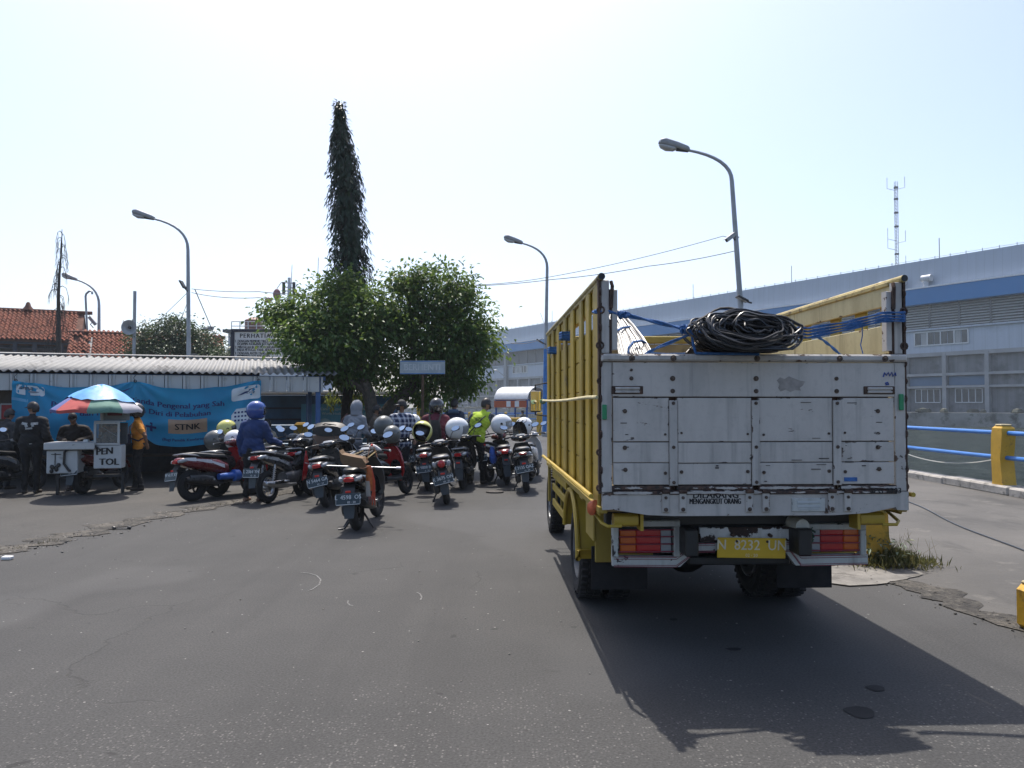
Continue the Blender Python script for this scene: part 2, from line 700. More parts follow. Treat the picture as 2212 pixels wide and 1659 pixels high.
mb = MB()
nx, ny = 60, 40
xs = [-320 + (320 + QX) * (1 - (1 - i / nx) ** 2.2) for i in range(nx + 1)]
xs[-1] = QX
ys = [-90 + (QY + 90) * j / ny for j in range(ny + 1)]
mb.add([(x, y, 0) for y in ys for x in xs],
 [(j * (nx + 1) + i, j * (nx + 1) + i + 1, (j + 1) * (nx + 1) + i + 1, (j + 1) * (nx + 1) + i) for j in range(ny) for i in range(nx)])
structure(mb.build('ground', ASPH, smooth=0))

def sheet(name, m, left, right, z):
 """strip between two jittered edges given as point lists of equal length"""
 mb = MB()
 n = len(left)
 mb.add([(p[0], p[1], z) for p in left] + [(p[0], p[1], z) for p in right],
  [(i, i + n, i + n + 1, i + 1) for i in range(n - 1)])
 return structure(mb.build(name, m, smooth=0))

def jitter_line(a, b, n, amp):
 a, b = Vector(a), Vector(b)
 d = (b - a)
 nrm = Vector((-d.y, d.x, 0)).normalized()
 out, w = [], 0
 for i in range(n + 1):
  w = w * .6 + rnd.uniform(-amp, amp)
  out.append(a + d * (i / n) + nrm * w)
 return out

e1 = jitter_line((4.55, -30, 0), (4.45, 2.0, 0), 20, .05) + jitter_line((4.4, 2.3, 0), (3.42, 7.7, 0), 40, .05) + jitter_line((3.35, 8.0, 0), (3.3, 58, 0), 60, .05)
e2 = [Vector((9.0, p.y, 0)) for p in e1]
sheet('apron', APRON, e1, e2, .004)
f1 = [G(x, y) for x, y in ((-900, 1330), (-300, 1250), (0, 1193), (60, 1181), (140, 1163), (215, 1148), (300, 1126), (380, 1111), (440, 1099), (520, 1086), (640, 1062), (760, 1040))]
ff = []
for a, b_ in zip(f1[:-1], f1[1:]):
 ff += jitter_line(a, b_, 8, .035)[:-1]
ff.append(f1[-1])
bk = [Vector((p.x - 30.0, p.y + 4.0 + i * .01, 0)) for i, p in enumerate(ff)]
sheet('yard', YARD, ff, bk, .004)

def stones(name, line, n, spread, smin, smax, m, side=0.0):
 mb = MB()
 for i in range(n):
  k = rnd.random() * (len(line) - 1)
  a = int(k)
  p = line[a].lerp(line[min(a + 1, len(line) - 1)], k - a)
  p = p + Vector((rnd.gauss(0, spread), rnd.gauss(side, spread * 1.0), 0))
  s = smin + (smax - smin) * rnd.random() ** 3
  rot = Euler((rnd.random() * .5, rnd.random() * .5, rnd.random() * 6)).to_matrix()
  mb.ell((p.x, p.y, .004 + s * .15), (s, s * rnd.uniform(.5, .9), s * rnd.uniform(.25, .5)), 5, 3, rot)
 o = mb.build(name, m, smooth=0)
 o['kind'] = 'stuff'
 return o

STONE = mat('stone_crumbs', (.17, .16, .145), .9, var=.45, vs=3)
DIRTM = mat('black_crumbs', (.05, .047, .042), .95, var=.5, vs=3)
vis = [p for p in ff if p.y > 8.2]
dl = [p + Vector((-.30 - .12 * math.sin(i * .9) + rnd.uniform(-.10, .10), .03, 0)) for i, p in enumerate(ff)]
dr = [p + Vector((.16 + .10 * math.sin(i * .7 + 1) + rnd.uniform(-.07, .07), -.03, 0)) for i, p in enumerate(ff)]
dm, dnt, db = new_mat('crumbled_edge')
dco = dnt.coords(False)
dc = dnt.mix(dnt.ramp(dnt.noise(dco, 2.2, 8, .75), .42, .60), (.040, .037, .033), (.135, .122, .102))
dc = dnt.mix(dnt.ramp(dnt.noise(dco, 26, 4, .7), .5, .66), dc, (.022, .02, .018))
dc = dnt.mix(dnt.ramp(dnt.noise(dco, 9, 4, .7), .62, .68), dc, (.20, .185, .16))
dnt.l(dc, db.inputs['Base Color'])
db.inputs['Roughness'].default_value = .95
dnt.l(dnt.bump(dnt.noise(dco, 14, 8, .75), 1.0, .05), db.inputs['Normal'])
sheet('dirt_strip', dm, dr, dl, .008)
stones('gravel', vis, 420, .20, .005, .026, STONE)
stones('rubble', vis, 150, .16, .006, .026, DIRTM, .05)
ev = [p for p in e1 if 2 < p.y < 16]
sheet('dirt_strip', dm, [p + Vector((-.08 + rnd.uniform(-.06, .06), 0, 0)) for p in ev], [p + Vector((.26 + .1 * math.sin(i * .8) + rnd.uniform(-.09, .09), 0, 0)) for i, p in enumerate(ev)], .008)
stones('gravel', [p for p in e1 if 4 < p.y < 9], 200, .14, .005, .022, DIRTM, 0)
mb = MB()
for i in range(60):
 Y = rnd.uniform(4.4, 16)
 X = rnd.uniform(-.7 * Y, .55 * Y)
 s = rnd.uniform(.004, .010)
 mb.ell((X, Y, .002 + s * .3), (s, s * .7, s * .5), 5, 3, Euler((0, 0, rnd.random() * 6)).to_matrix())
structure(mb.build('pebbles', mat('pale_pebbles', (.20, .19, .17), .9, var=.3, vs=2), smooth=0), 'stuff')

mb = MB()
c0 = G(1850, 1240, .013)
n = 28
pp = [c0 + Vector((math.cos(t) * (.55 + .12 * math.sin(3 * t + 1) + rnd.uniform(-.05, .05)), math.sin(t) * (.42 + .1 * math.sin(2 * t) + rnd.uniform(-.04, .04)), 0)) for t in [2 * PI * i / n for i in range(n)]]
mb.add(pp, [tuple(range(n))])
structure(mb.build('pavement', mat('pale_concrete', (.17, .16, .145), .9, var=.3, vs=4, bump=.4, bs=25, dirt=(.10, .093, .083), dthr=.50, ds=5), smooth=0))

mb = MB()
y = -20.0
while y < QY:
 L = rnd.uniform(1.7, 2.4)
 w = rnd.uniform(-.015, .015)
 mb.box((9.175 + w, y + L / 2, .07 + rnd.uniform(-.012, .012)), (.36, L - .025, .18), b=.03)
 y += L
KERB = mat('kerb_concrete', (.33, .31, .28), .92, var=.25, vs=3, bump=.8, bs=14, dirt=(.13, .125, .115), dthr=.52, ds=4.5)
structure(mb.build('kerb', KERB))
mb = MB()
mb.box((QX - .2, -14, -1.61), (.39, 152, 3.2))
mb.box((-155, QY - .2, -1.61), (329, .39, 3.2))
structure(mb.build('quay_wall', CONC))

def water_mat():
 m, nt, b = new_mat('harbour_water')
 co = nt.coords(False)
 b.inputs['Base Color'].default_value = (.028, .042, .036, 1)
 b.inputs['Roughness'].default_value = .12
 b.inputs['IOR'].default_value = 1.33
 b.inputs['Specular IOR Level'].default_value = .2
 h1 = nt.noise(nt.scaled(co, (1, .6, 1)), 1.1, 5, .6, .6)
 h2 = nt.noise(co, 4.5, 4, .6, .3)
 hh = nt.math('ADD', h1, nt.math('MULTIPLY', h2, .35))
 nt.l(nt.bump(hh, 1.0, 1.6), b.inputs['Normal'])
 nt.l(nt.mix(nt.ramp(nt.math('ADD', h1, nt.math('MULTIPLY', h2, .5)), .62, .95), (.022, .034, .028), (.075, .095, .082)), b.inputs['Base Color'])
 return m

mb = MB()
mb.quad((-700, -200, WATER_Z), (700, -200, WATER_Z), (700, 900, WATER_Z), (-700, 900, WATER_Z))
structure(mb.build('water', water_mat(), smooth=0))

YEL = mat('yellow_paint_post', (.52, .30, .02), .55, var=.12, vs=4, dirt=(.22, .13, .04), dthr=.60, ds=7, bump=.3, bs=25)
YTOP = mat('worn_post_top', (.42, .36, .22), .85, var=.3, vs=12)
RAILB = mat('blue_rail', (.035, .17, .50), .35, var=.12, dirt=(.12, .16, .22), dthr=.66, ds=7)

def wavy_post(mb, h, w, d, z0, lean=.10):
 """cast post: leaning foot, belly and rounded crest, seen side-on along X"""
 k = [(0.0, -.02, 1.15), (.04, -.02, 1.0), (.3, .02, .92), (.45, .05, .9), (.62, .02, 1.0), (.85, -.02, 1.05), (.95, -.02, .95), (1.0, -.02, .6)]
 rings = []
 for t, dy, s in k:
  hw, hd = w / 2 * s, d / 2 * (1 if t < .9 else s)
  cy = dy * lean * 10 * .6
  rings.append([Vector((-hd, cy - hw, z0 + t * h)), Vector((hd, cy - hw, z0 + t * h)), Vector((hd, cy + hw, z0 + t * h)), Vector((-hd, cy + hw, z0 + t * h))])
 mb.skin(rings)

rail = thing('quay_railing', 'blue two-pipe railing on yellow posts along the water edge', 'railing', (9.18, 14.4, .155))
post = MB()
wavy_post(post, 1.12, .30, .26, 0)
o0 = fixnormals(post.build('post', YEL, rail, smooth=30))
ccap = MB()
ccap.box((0, -.02, 1.125), (.2, .2, .03), b=.012)
cp0 = ccap.build('post_cap', YTOP, o0)
for i, Y in enumerate([2.4, 6.4, 10.4] + [14.4 + 4 * k for k in range(1, 12)]):
 c = again(o0, rail, (0, Y - 14.4, 0))
 again(cp0, c)
for zz, nm in ((.98, 'pipe'), (.52, 'pipe')):
 mb = MB()
 pts = [(-.0 + rnd.uniform(-.012, .012), -13 + k * 2.0, zz + rnd.uniform(-.012, .012)) for k in range(31)]
 mb.tube(pts, .042, 10)
 mb.build(nm, RAILB, rail)
rail2 = thing('pier_railing', 'distant blue railing across the end of the pier behind the shelter', 'railing', (0, QY - .5, 0))
for zz in (.55, 1.0):
 mb = MB()
 mb.tube([(-16, 0, zz), (9, 0, zz)], .045, 6)
 mb.build('pipe', RAILB, rail2)
for k in range(9):
 mb = MB()
 mb.box((-15 + k * 2.9, 0, .55), (.22, .26, 1.1), b=.03)
 mb.build('post', YEL, rail2)

for (px, py, hh, lab) in ((1884, 1217, .98, 'yellow concrete post with mossy foot behind the truck tail light'),
      (2238, 1362, .33, 'low yellow concrete stub at the right edge of the road')):
 p = G(px, py)
 t = thing('bollard', lab, 'bollard', p, R(4))
 mb = MB()
 if hh > .5:
  rings = []
  for tt, s, dx in ((0, 1.5, .02), (.1, 1.15, .01), (.3, .95, 0), (.55, .9, 0), (.8, .95, -.01), (.95, .92, -.01), (1, .7, -.01)):
   rings.append([Vector((dx + sx * .13 * s, sy * .12 * s, tt * hh)) for sx, sy in ((-1, -1), (1, -1), (1, 1), (-1, 1))])
  mb.skin(rings)
  fixnormals(mb.build('post', mat('mossy_yellow', (.46, .26, .02), .7, var=.2, vs=4, dirt=(.07, .085, .02), dthr=.50, ds=3, bump=.3, bs=25), t, 30))
 else:
  mb.box((0, 0, hh / 2), (.2, .2, hh), b=.04)
  mb.build('post', YEL, t)
  mb = MB()
  mb.box((0, 0, hh + .012), (.13, .13, .025), b=.01)
  mb.build('post_cap', YTOP, t)

# ------------------------------------------------------------------ warehouse across the water
WB = Vector((65.4, 122.0, 0))
WD = Vector((-.514, .857, 0)).normalized()
WN = Vector((-WD.y, WD.x, 0))          # towards the camera side (left / near)
if WN.dot(-WB) < 0:
 WN = -WN
wh = thing('warehouse', 'long grey-blue warehouse with a blue fascia and louvres across the water', 'warehouse', WB, math.atan2(WD.y, WD.x))
ly = Vector((-math.sin(math.atan2(WD.y, WD.x)), math.cos(math.atan2(WD.y, WD.x)), 0))
S_ = 1.0 if ly.dot(WN) > 0 else -1.0      # S_*y is towards the viewer
T0, T1 = -62.0, 172.0
L = T1 - T0
TC = (T0 + T1) / 2
GREYC = mat('warehouse_concrete', (.20, .205, .21), .9, var=.25, vs=.25, dirt=(.12, .125, .13), dthr=.50, ds=.35, streak=.6, ss=.35)
PALEW = mat('warehouse_wall', (.42, .47, .54), .7, var=.06, vs=.1, dirt=(.33, .36, .40), dthr=.6, ds=.2, streak=.28, ss=.3)
CLAD = mat('warehouse_roof', (.34, .40, .48), .6, var=.06, vs=.08, streak=.16, ss=.4)
BLUEF = mat('fascia_blue', (.008, .16, .40), .5, var=.06, vs=.1)
LOUV = mat('louvre', (.46, .47, .46), .6, var=.1)
FRAME = mat('window_frame_white', (.55, .57, .58), .5, var=.05)
WGLASS = mat('dark_glass', (.06, .07, .08), .1, var=.3, vs=.5)
WGLASS2 = mat('curtained_glass', (.30, .31, .31), .4, var=.2, vs=.5)
BLUESTRIP = mat('blue_strip', (.10, .16, .24), .7, var=.12, vs=.4)

def wbox(mb, t0, t1, z0, z1, front, back, b=0):
 mb.box(((t0 + t1) / 2, S_ * (front + back) / 2, (z0 + z1) / 2), (t1 - t0, abs(front - back), z1 - z0), b=b)

def wpart(name, m, *boxes, parent=wh):
 mb = MB()
 for q in boxes:
  wbox(mb, *q)
 return mb.build(name, m, parent, smooth=0)

wpart('wall', PALEW, (T0, T1, 9.9, 19.0, 0, -20))
wpart('lower_wall', GREYC, (T0, T1, -.2, 9.9, -.6, -20))
wpart('fascia', BLUEF, (T0, T1, 17.5, 20.0, 1.6, 0.05))
wpart('fascia_trim', mat('trim_white', (.62, .64, .66), .5), (T0, T1, 20.0, 20.25, 1.7, .05))
mb = MB()
mb.prism([(T0, -S_ * .1, 19.0), (T0, S_ * .55, 20.27), (T0, S_ * .35, 24.6), (T0, -S_ * 20, 24.9), (T0, -S_ * 20, 19.0)], (L, 0, 0))
rf = fixnormals(mb.build('roof', CLAD, wh, smooth=0))
mb = MB()
t = T0
while t < T1:
 mb.box((t, -S_ * .1, 24.85), (.09, .09, .5))
 t += 2.4
mb.box((TC, -S_ * .1, 24.9), (L, .05, .05))
mb.build('roof_guard', STEEL, wh, smooth=0)
for tt in (3.1, 6.0, -1.2):
 mb = MB()
 c = Vector((tt, S_ * 1.1, 20.25))
 mb.cyl(c, c + Vector((0, 0, .9)), .42, n=10)
 mb.cyl(c + Vector((-.9, 0, 1.3)), c + Vector((.6, 0, 1.3)), .55, n=12)
 mb.build('ventilator', mat('vent_grey', (.5, .52, .55), .5), wh)
for tt, lean in ((-2.2, 0), (107, 0), (111, 2), (85, 0), (89, 2), (52, 0), (26, 0)):
 mb = MB()
 mb.cyl((tt, -S_ * 1, 24.7), (tt + lean, -S_ * 1, 28.0), .06, n=5)
 mb.build('roof_aerial', DARK, wh)
blade = MB()
BL = 4.3
blade.box((0, S_ * .18, 0), (BL, .30, .06), Euler((S_ * R(-32), 0, 0)).to_matrix())
bl0 = None
t = T0 + 1
nb = 0
while t < T1 - BL:
 bay = wpart('louvre_frame', GREYC, (t - .12, t + .12, 13.7, 17.5, .32, .02))
 if nb < 36 and t > -22:
  for k in range(9):
   z = 13.95 + k * .41
   if bl0 is None:
    bl0 = blade.build('louvre_blade', LOUV, bay, smooth=0)
    bl0.location = (t + .15 + BL / 2, 0, z)
   else:
    again(bl0, bay, (t + .15 + BL / 2, 0, z))
 nb += 1
 t += BL + .3
wpart('louvre_shade_sheet', mat('louvre_shadow', (.14, .145, .15), .9), (T0, T1, 13.75, 17.5, .015, .002))  # flat dark sheet on the wall face, paints the shade behind the blades
wpart('louvre_sill', PALEW, (T0, T1, 13.45, 13.72, .38, .02))
for tc in (-2.8, 23.5, 49, 73, 97, 122.4, 149):
 w = 8.6
 fr = wpart('window', FRAME, (tc - w / 2, tc + w / 2, 11.0, 11.18, .14, .01), (tc - w / 2, tc + w / 2, 13.1, 13.28, .14, .01),
   *[(tc - w / 2 + k * (w - .18) / 4, tc - w / 2 + k * (w - .18) / 4 + .18, 11.18, 13.1, .14, .01) for k in range(5)])
 for k in range(4):
  x0 = tc - w / 2 + .18 + k * (w - .18) / 4
  for h_ in range(2):
   xa = x0 + h_ * 1.0
   g = WGLASS2 if (tc > 90 and (k + h_) % 3 != 1) or (tc < 10 and (k * 2 + h_) % 5 == 1) else WGLASS
   wpart('pane', g, (xa + .03, xa + .9, 11.2, 13.08, .06, .02), parent=fr)
t = -60.4
k = 0
col0 = None
while t < T1:
 if col0 is None:
  mb = MB()
  wbox(mb, -.3, .3, -.2, 9.7, .12, -.62)
  col0 = mb.build('column', mat('warehouse_column', (.29, .295, .30), .9, var=.15, vs=.5, dirt=(.18, .18, .18), dthr=.6, ds=.8), wh, smooth=0)
  col0.location = (t, 0, 0)
 else:
  again(col0, wh, (t, 0, 0))
 if k % 4 == 2 or -14 < t < 4:
  wpart('blue_strip', BLUESTRIP, (t + .4, t + 5.9, 4.7, 6.1, -.45, -.58))
  fr = wpart('window', FRAME, (t + .9, t + 5.0, 2.0, 2.12, -.42, -.58), (t + .9, t + 5.0, 4.1, 4.2, -.42, -.58), *[(t + .9 + q * 1.0, t + 1.0 + q * 1.0, 2.12, 4.1, -.42, -.58) for q in range(5)])
  for q in range(4):
   wpart('pane', WGLASS, (t + 1.02 + q, t + 1.88 + q, 2.14, 4.08, -.5, -.57), parent=fr)
 t += 6.35
 k += 1
for (z0, z1) in ((9.3, 9.9), (6.2, 6.6), (4.3, 4.65)):
 wpart('beam', mat('warehouse_beam', (.31, .315, .32), .9, var=.15, vs=.4), (T0, T1, z0, z1, .06, -.61))
wpart('downpipe', mat('downpipe_grey', (.25, .26, .27), .8), (129.2, 130.6, -.2, 17.5, .9, .02))
lampw = MB()
lampw.tube([(129.8, S_ * .9, 10.2), (128.5, S_ * 3.2, 11.3), (127.6, S_ * 5.0, 11.9)], .09, 6)
lampw.ell((127.4, S_ * 5.5, 12.0), (.35, .7, .22), 8, 5)
lampw.build('wall_lamp', FRAME, wh)
mb = MB()
f0, f1_ = WB + WN * 7 + WD * (T0 - 40), WB + WN * 7 + WD * (T1 + 40)
bk0, bk1 = WB - WN * 25 + WD * (T0 - 40), WB - WN * 25 + WD * (T1 + 40)
mb.prism([f0 + Vector((0, 0, -3)), f1_ + Vector((0, 0, -3)), bk1 + Vector((0, 0, -3)), bk0 + Vector((0, 0, -3))], (0, 0, 3.55))
structure(fixnormals(mb.build('far_quay', mat('far_quay_concrete', (.20, .205, .20), .95, var=.3, vs=.4, dirt=(.07, .075, .07), dthr=.50, ds=.5), smooth=0)))
mb = MB()
for i in range(90):
 tt = rnd.uniform(T0, T1)
 p = WB + WN * rnd.uniform(3, 6.5) + WD * tt
 mb.ell((p.x, p.y, .7), (rnd.uniform(.3, 1.2), rnd.uniform(.3, .8), rnd.uniform(.25, .7)), 6, 4)
structure(mb.build('scrub', mat('far_scrub', (.09, .095, .075), .95, var=.4, vs=.7), smooth=0), 'stuff')
for tt in (2.6,):
 p = WB + WN * 7.25 + WD * tt
 mb = MB()
 mb.torus((0, 0, 0), WN, .55, .2, 16, 6)
 o = mb.build('fender_tyre', RUBBER)
 o.location = (p.x, p.y, -.55)
 tag(o, 'black tyre fender hung on the far quay wall below the warehouse', 'tyre')

mp = W(1938, 600, 190)
mp.z = 0
mast = thing('radio_mast', 'tall thin lattice radio mast rising behind the warehouse roof', 'mast', mp)
mtop = W(1938, 392, 190).z
MG = mat('mast_grey', (.50, .51, .53), .6, .3, var=.1)
mb = MB()
r = .42
for k in range(3):
 a = 2 * PI * k / 3
 mb.tube([(r * math.cos(a), r * math.sin(a), 0), (r * math.cos(a), r * math.sin(a), mtop)], .075, 5)
z = 22.0
while z < mtop - 1:
 for k in range(3):
  a, b_ = 2 * PI * k / 3, 2 * PI * (k + 1) / 3
  mb.tube([(r * math.cos(a), r * math.sin(a), z), (r * math.cos(b_), r * math.sin(b_), z + .8)], .04, 4)
 z += .8
mb.build('lattice', MG, mast)
for f in (.55, .68, .80, .86, .92, .97):
 mb = MB()
 mb.cyl((0, 0, mtop * f), (0, 0, mtop * f + .35), .55, n=8)
 mb.build('clamp', DARK, mast)
for f, sgn in ((.965, 1), (.96, -1), (.70, -1), (.73, 1), (.62, 1), (.74, -1)):
 mb = MB()
 z = mtop * f
 mb.tube([(0, 0, z), (sgn * 2.2, 0, z + .5), (sgn * 2.2, 0, z + 3.2)], .07, 5)
 mb.build('antenna_arm', MG, mast)

# ------------------------------------------------------------------ haze
mb = MB()
mb.box((0, 330, 31), (1500, 1300, 70))
hz = mb.build('haze', [], smooth=0)
hm = bpy.data.materials.new('haze')
hm.use_nodes = True
hm.node_tree.nodes.clear()
ho = hm.node_tree.nodes.new('ShaderNodeOutputMaterial')
hv = hm.node_tree.nodes.new('ShaderNodeVolumePrincipled')
hv.inputs['Color'].default_value = (.80, .90, 1.0, 1)
hv.inputs['Density'].default_value = HAZE
hv.inputs['Anisotropy'].default_value = .3
hm.node_tree.links.new(hv.outputs[0], ho.inputs['Volume'])
hz.data.materials.append(hm)
structure(hz, 'stuff')

# ================================================================== TRUCK
TY0 = 5.0
tc = W(1627.5, 875, TY0)
truck = thing('flatbed_truck', 'yellow truck with a scuffed white wooden tailgate seen from behind', 'truck', (tc.x, TY0, 0), R(2.2))
PW = chipped('tailgate_white', (.49, .465, .43), (.15, .12, .10), (.06, .05, .046), thr=.665, scale=7.0, edge_k=.075, stretch=(1, 1, 2.6), fine=.012)
PWF = chipped('frame_white', (.46, .44, .41), (.12, .08, .06), (.05, .04, .036), thr=.65, scale=10.0, edge_k=.09, stretch=(1, 1, 1), fine=.012)
PRUST = chipped('rusty_white', (.44, .42, .39), (.085, .05, .038), (.03, .024, .022), thr=.53, scale=9.0, edge_k=.14, stretch=(.7, 1, 2), fine=.012)
PB = chipped('bumper_white', (.43, .45, .43), (.05, .04, .035), (.02, .02, .02), thr=.645, scale=8.0, edge_k=.1, stretch=(1, 1, 1))
YT = mat('truck_yellow', (.40, .275, .028), .5, var=.12, vs=3, dirt=(.26, .19, .05), dthr=.58, ds=2.5, bump=.12, bs=18)
YT2 = mat('truck_yellow_worn', (.31, .22, .032), .55, var=.18, vs=3, dirt=(.16, .12, .05), dthr=.57, ds=5, bump=.2, bs=18)
CREAM = chipped('cargo_cream', (.52, .46, .25), (.20, .10, .05), (.06, .04, .03), thr=.66, scale=6, edge_k=.08, stretch=(1, 1, 1), grime=(.33, .26, .13))
TAN = mat('headboard_tan', (.30, .22, .10), .7, var=.25, vs=3, dirt=(.12, .08, .05), dthr=.55, ds=4)
RUSTD = mat('rusty_iron', (.07, .045, .035), .85, .3, var=.4, vs=18, dirt=(.16, .09, .06), dthr=.55, ds=14)
GRB = mat('green_tape', (.02, .22, .09), .5)
SCRIB = mat('blue_marker', (.03, .07, .30), .6)
K = TY0 / FPX                                   # metres per photo pixel on the tailgate

def tx(px):
 return (px - 1627.5) * K

def tz(py):
 return H - (py - HY) * K

def tboard(name, m, x0, x1, y0, y1, front, depth=.03, e=.025, parent=truck, b=.004):
 """board given by photo pixels on the tailgate plane; front = how far it stands out (towards -y)"""
 mb = MB()
 mb.board(((tx(x0) + tx(x1)) / 2, -front + depth / 2, (tz(y0) + tz(y1)) / 2), (tx(x1) - tx(x0), depth, tz(y0) - tz(y1)), e, b)
 return mb.build(name, m, parent, smooth=0)

tg = MB()
tg.board((0, .035, (tz(784) + tz(1062)) / 2), (tx(1930) - tx(1326), .02, tz(784) - tz(1062)))
gate = tg.build('tailgate', BROWNPIPE, truck, smooth=0)
xs_ = [(1322, 1933)]
tboard('plank', PW, 1320.5, 1935, 783, 857.2, .022, .045, .022, gate)
cols = [(1321, 1442.5), (1459.5, 1621), (1637, 1798.5), (1814, 1934)]
for ci, (a, b_) in enumerate(cols):
 j = rnd.uniform(-.6, .6)
 tboard('plank', PW, a + .7, b_ - .7, 859.6, 953.0 + j, .020 + rnd.uniform(-.002, .002), .04, .018, gate)
 tboard('plank', PW, a + .7, b_ - .7, 955.0 + j, 998 + j * 2, .019 + rnd.uniform(-.003, .003), .04, .020, gate)
 tboard('plank', PW, a + .7, b_ - .7, 999.4 + j * 2, 1045.5, .018 + rnd.uniform(-.003, .003), .04, .020, gate)
 tboard('rim_board', PRUST, a - 2, b_ + 2, 1047.5, 1056.5, .028, .05, .03, gate)
for a in (1442, 1620.5, 1798):
 tboard('strap', PWF, a, a + 17.2, 865, 1047, .034, .015, .012, gate)
tboard('top_rail', PWF, 1296, 1961, 765.5, 781.5, .045, .09, .02, truck, .012)
tboard('frame_post', PWF, 1297, 1319.5, 782.5, 1061, .018, .06, .016)
tboard('frame_post', PWF, 1936, 1959.5, 782.5, 1061, .018, .06, .016)
mb = MB()
for (y_, s) in ((-.030, 1), (.03, -1)):
 pass
pl = [(1298, 1062), (1298, 1098), (1318, 1097), (1395, 1109), (1450, 1111.5), (1800, 1111.5), (1872, 1107), (1934, 1095), (1936, 1101), (1962, 1102), (1962, 1062)]
mb.prism([(tx(x), -.026, tz(y)) for x, y in pl], (0, .05, 0))
for i, p in enumerate(mb.v):
 mb.edge[i] = .55
sill = fixnormals(mb.build('sill', PWF, truck, smooth=0))
tboard('rust_lip', PRUST, 1319, 1936, 1057.5, 1066, .036, .04, .03, sill)
bolt = MB()
bolt.cyl((0, .004, 0), (0, -.004, 0), .019, n=12)
bolt.cyl((0, -.004, 0), (0, -.013, 0), .0115, .009, n=6)
bolt.edge = {}
b0 = None
BOLT = mat('bolt_rust', (.10, .075, .06), .7, .4, var=.5, vs=40)

def put_bolt(px, py, out, parent, s=1.0):
 global b0
 if b0 is None:
  b0 = bolt.build('bolt', BOLT, parent)
  b0.location = (tx(px), -out, tz(py))
  b0.scale = (s, 1, s)
  return
 again(b0, parent, (tx(px), -out, tz(py)), scale=(s, 1, s))

for (a, b_) in ((1425, 1440), (1462, 1476.5), (1605, 1620.5), (1641, 1656), (1784, 1799.5), (1819, 1835)):
 h_ = tboard('hinge_plate', PWF, a, b_, 1060, 1103.5, .043, .02, .012, truck, .005)
 put_bolt((a + b_) / 2, 1072, .043, h_, .55)
 put_bolt((a + b_) / 2, 1097, .043, h_, .7)
 mb = MB()
 mb.cyl((tx(a - .5), -.045, tz(1059)), (tx(b_ + .5), -.045, tz(1059)), .013, n=10)
 mb.build('hinge_knuckle', RUSTD, h_)
for px in (1361, 1450, 1631, 1811, 1911):
 put_bolt(px, 775, .045, truck, 1.05)
for px in (1347, 1898):
 for py in (888, 966, 1013):
  put_bolt(px + rnd.uniform(-1, 1), py, .020, gate, .75)
for px in (1361, 1450, 1631, 1807):
 put_bolt(px, 818, .022, gate, .7 if px < 1400 or px > 1700 else .9)
 put_bolt(px, 845 if px in (1450, 1631, 1807) else 800, .022, gate, .8 if px > 1400 else .5)
for a in (1450.5, 1629, 1806.5):
 for py in (871, 965, 1040):
  put_bolt(a, py, .034, gate, .6)
 for dx in (-17, 18):
  put_bolt(a + dx, 936 + rnd.uniform(-3, 3), .020, gate, .42)
  put_bolt(a + dx, 1019 + rnd.uniform(-2, 2), .018, gate, .6)
for (a, b_) in ((1318, 1386), (1866, 1935)):
 mb = MB()
 mb.box(((tx(a) + tx(b_)) / 2, -.0245, tz(843)), (tx(b_) - tx(a), .008, .052), b=.004)
 lt = mb.build('latch_plate', RUSTD, gate)
 mb = MB()
 mb.cyl((tx(a + 8), -.036, tz(839.5)), (tx(b_ - 8), -.036, tz(839.5)), .009, n=8)
 mb.cyl((tx(a + 8), -.034, tz(847)), (tx(b_ - 8), -.034, tz(847)), .007, n=8)
 mb.box(((tx(a) + tx(b_)) / 2, -.030, tz(843.5)), (.15, .006, .018))
 mb.build('latch_bar', PWF, lt)
mb = MB()
for px in (1347, 1898):
 for py in (913, 937, 966, 1013, 888):
  w = rnd.uniform(6, 14)
  mb.box((tx(px + rnd.uniform(-4, 4)), -.0205, tz(py + rnd.uniform(-2, 2))), (w * K, .003, .005))
for k in range(14):
 px, py = rnd.uniform(1330, 1925), rnd.choice([945, 992, 996, 1003, 1010, 1040, 868])
 w = rnd.uniform(5, 26)
 mb.box((tx(px), -.0205, tz(py + rnd.uniform(-3, 3))), (w * K, .0035, rnd.uniform(.003, .008)))
mb.build('scratch_marks', mat('scratch_dark', (.05, .045, .045), .9, var=.3), gate, smooth=0, props={'kind': 'stuff'})
mb = MB()
pc = [(1676, 822), (1683, 815), (1693, 819), (1703, 813), (1716, 818), (1726, 822), (1739, 824), (1733, 833), (1726, 838), (1729, 844), (1716, 843), (1706, 847), (1695, 842), (1684, 846), (1679, 838), (1682, 830)]
mb.add([(tx(x), -.0235, tz(y)) for x, y in pc], [tuple(range(len(pc)))])
fixnormals(mb.build('torn_sticker', mat('sticker_residue', (.30, .28, .26), .9, var=.2, vs=20), gate, smooth=0))
mb = MB()
text_on(mb, 'DILARANG', .062, (tx(1541), -.0275, tz(1067.5)), (1, 0, 0), (0, 0, 1), sx=.98, bold=.002)
text_on(mb, 'MENGANGKUT ORANG', .050, (tx(1540), -.0275, tz(1081)), (1, 0, 0), (0, 0, 1), sx=.62, bold=.0022)
mb.build('lettering', INK, sill, smooth=0)
mb = MB()
text_on(mb, 'SPG 2303', .050, (tx(1910), -.0385, tz(1059.5)), (1, 0, 0), (0, 0, 1), sx=1.0, spacing=1.05, bold=.0018)
mb.build('lettering', INK, sill, smooth=0)
mb = MB()
text_on(mb, 'RYZ 7', .06, (tx(1573), -.0215, tz(935)), (1, 0, .08), (-.08, 0, 1), sx=.8)
mb.build('faded_lettering', mat('faded_ink', (.50, .52, .54), .8), gate, smooth=0)
mb = MB()
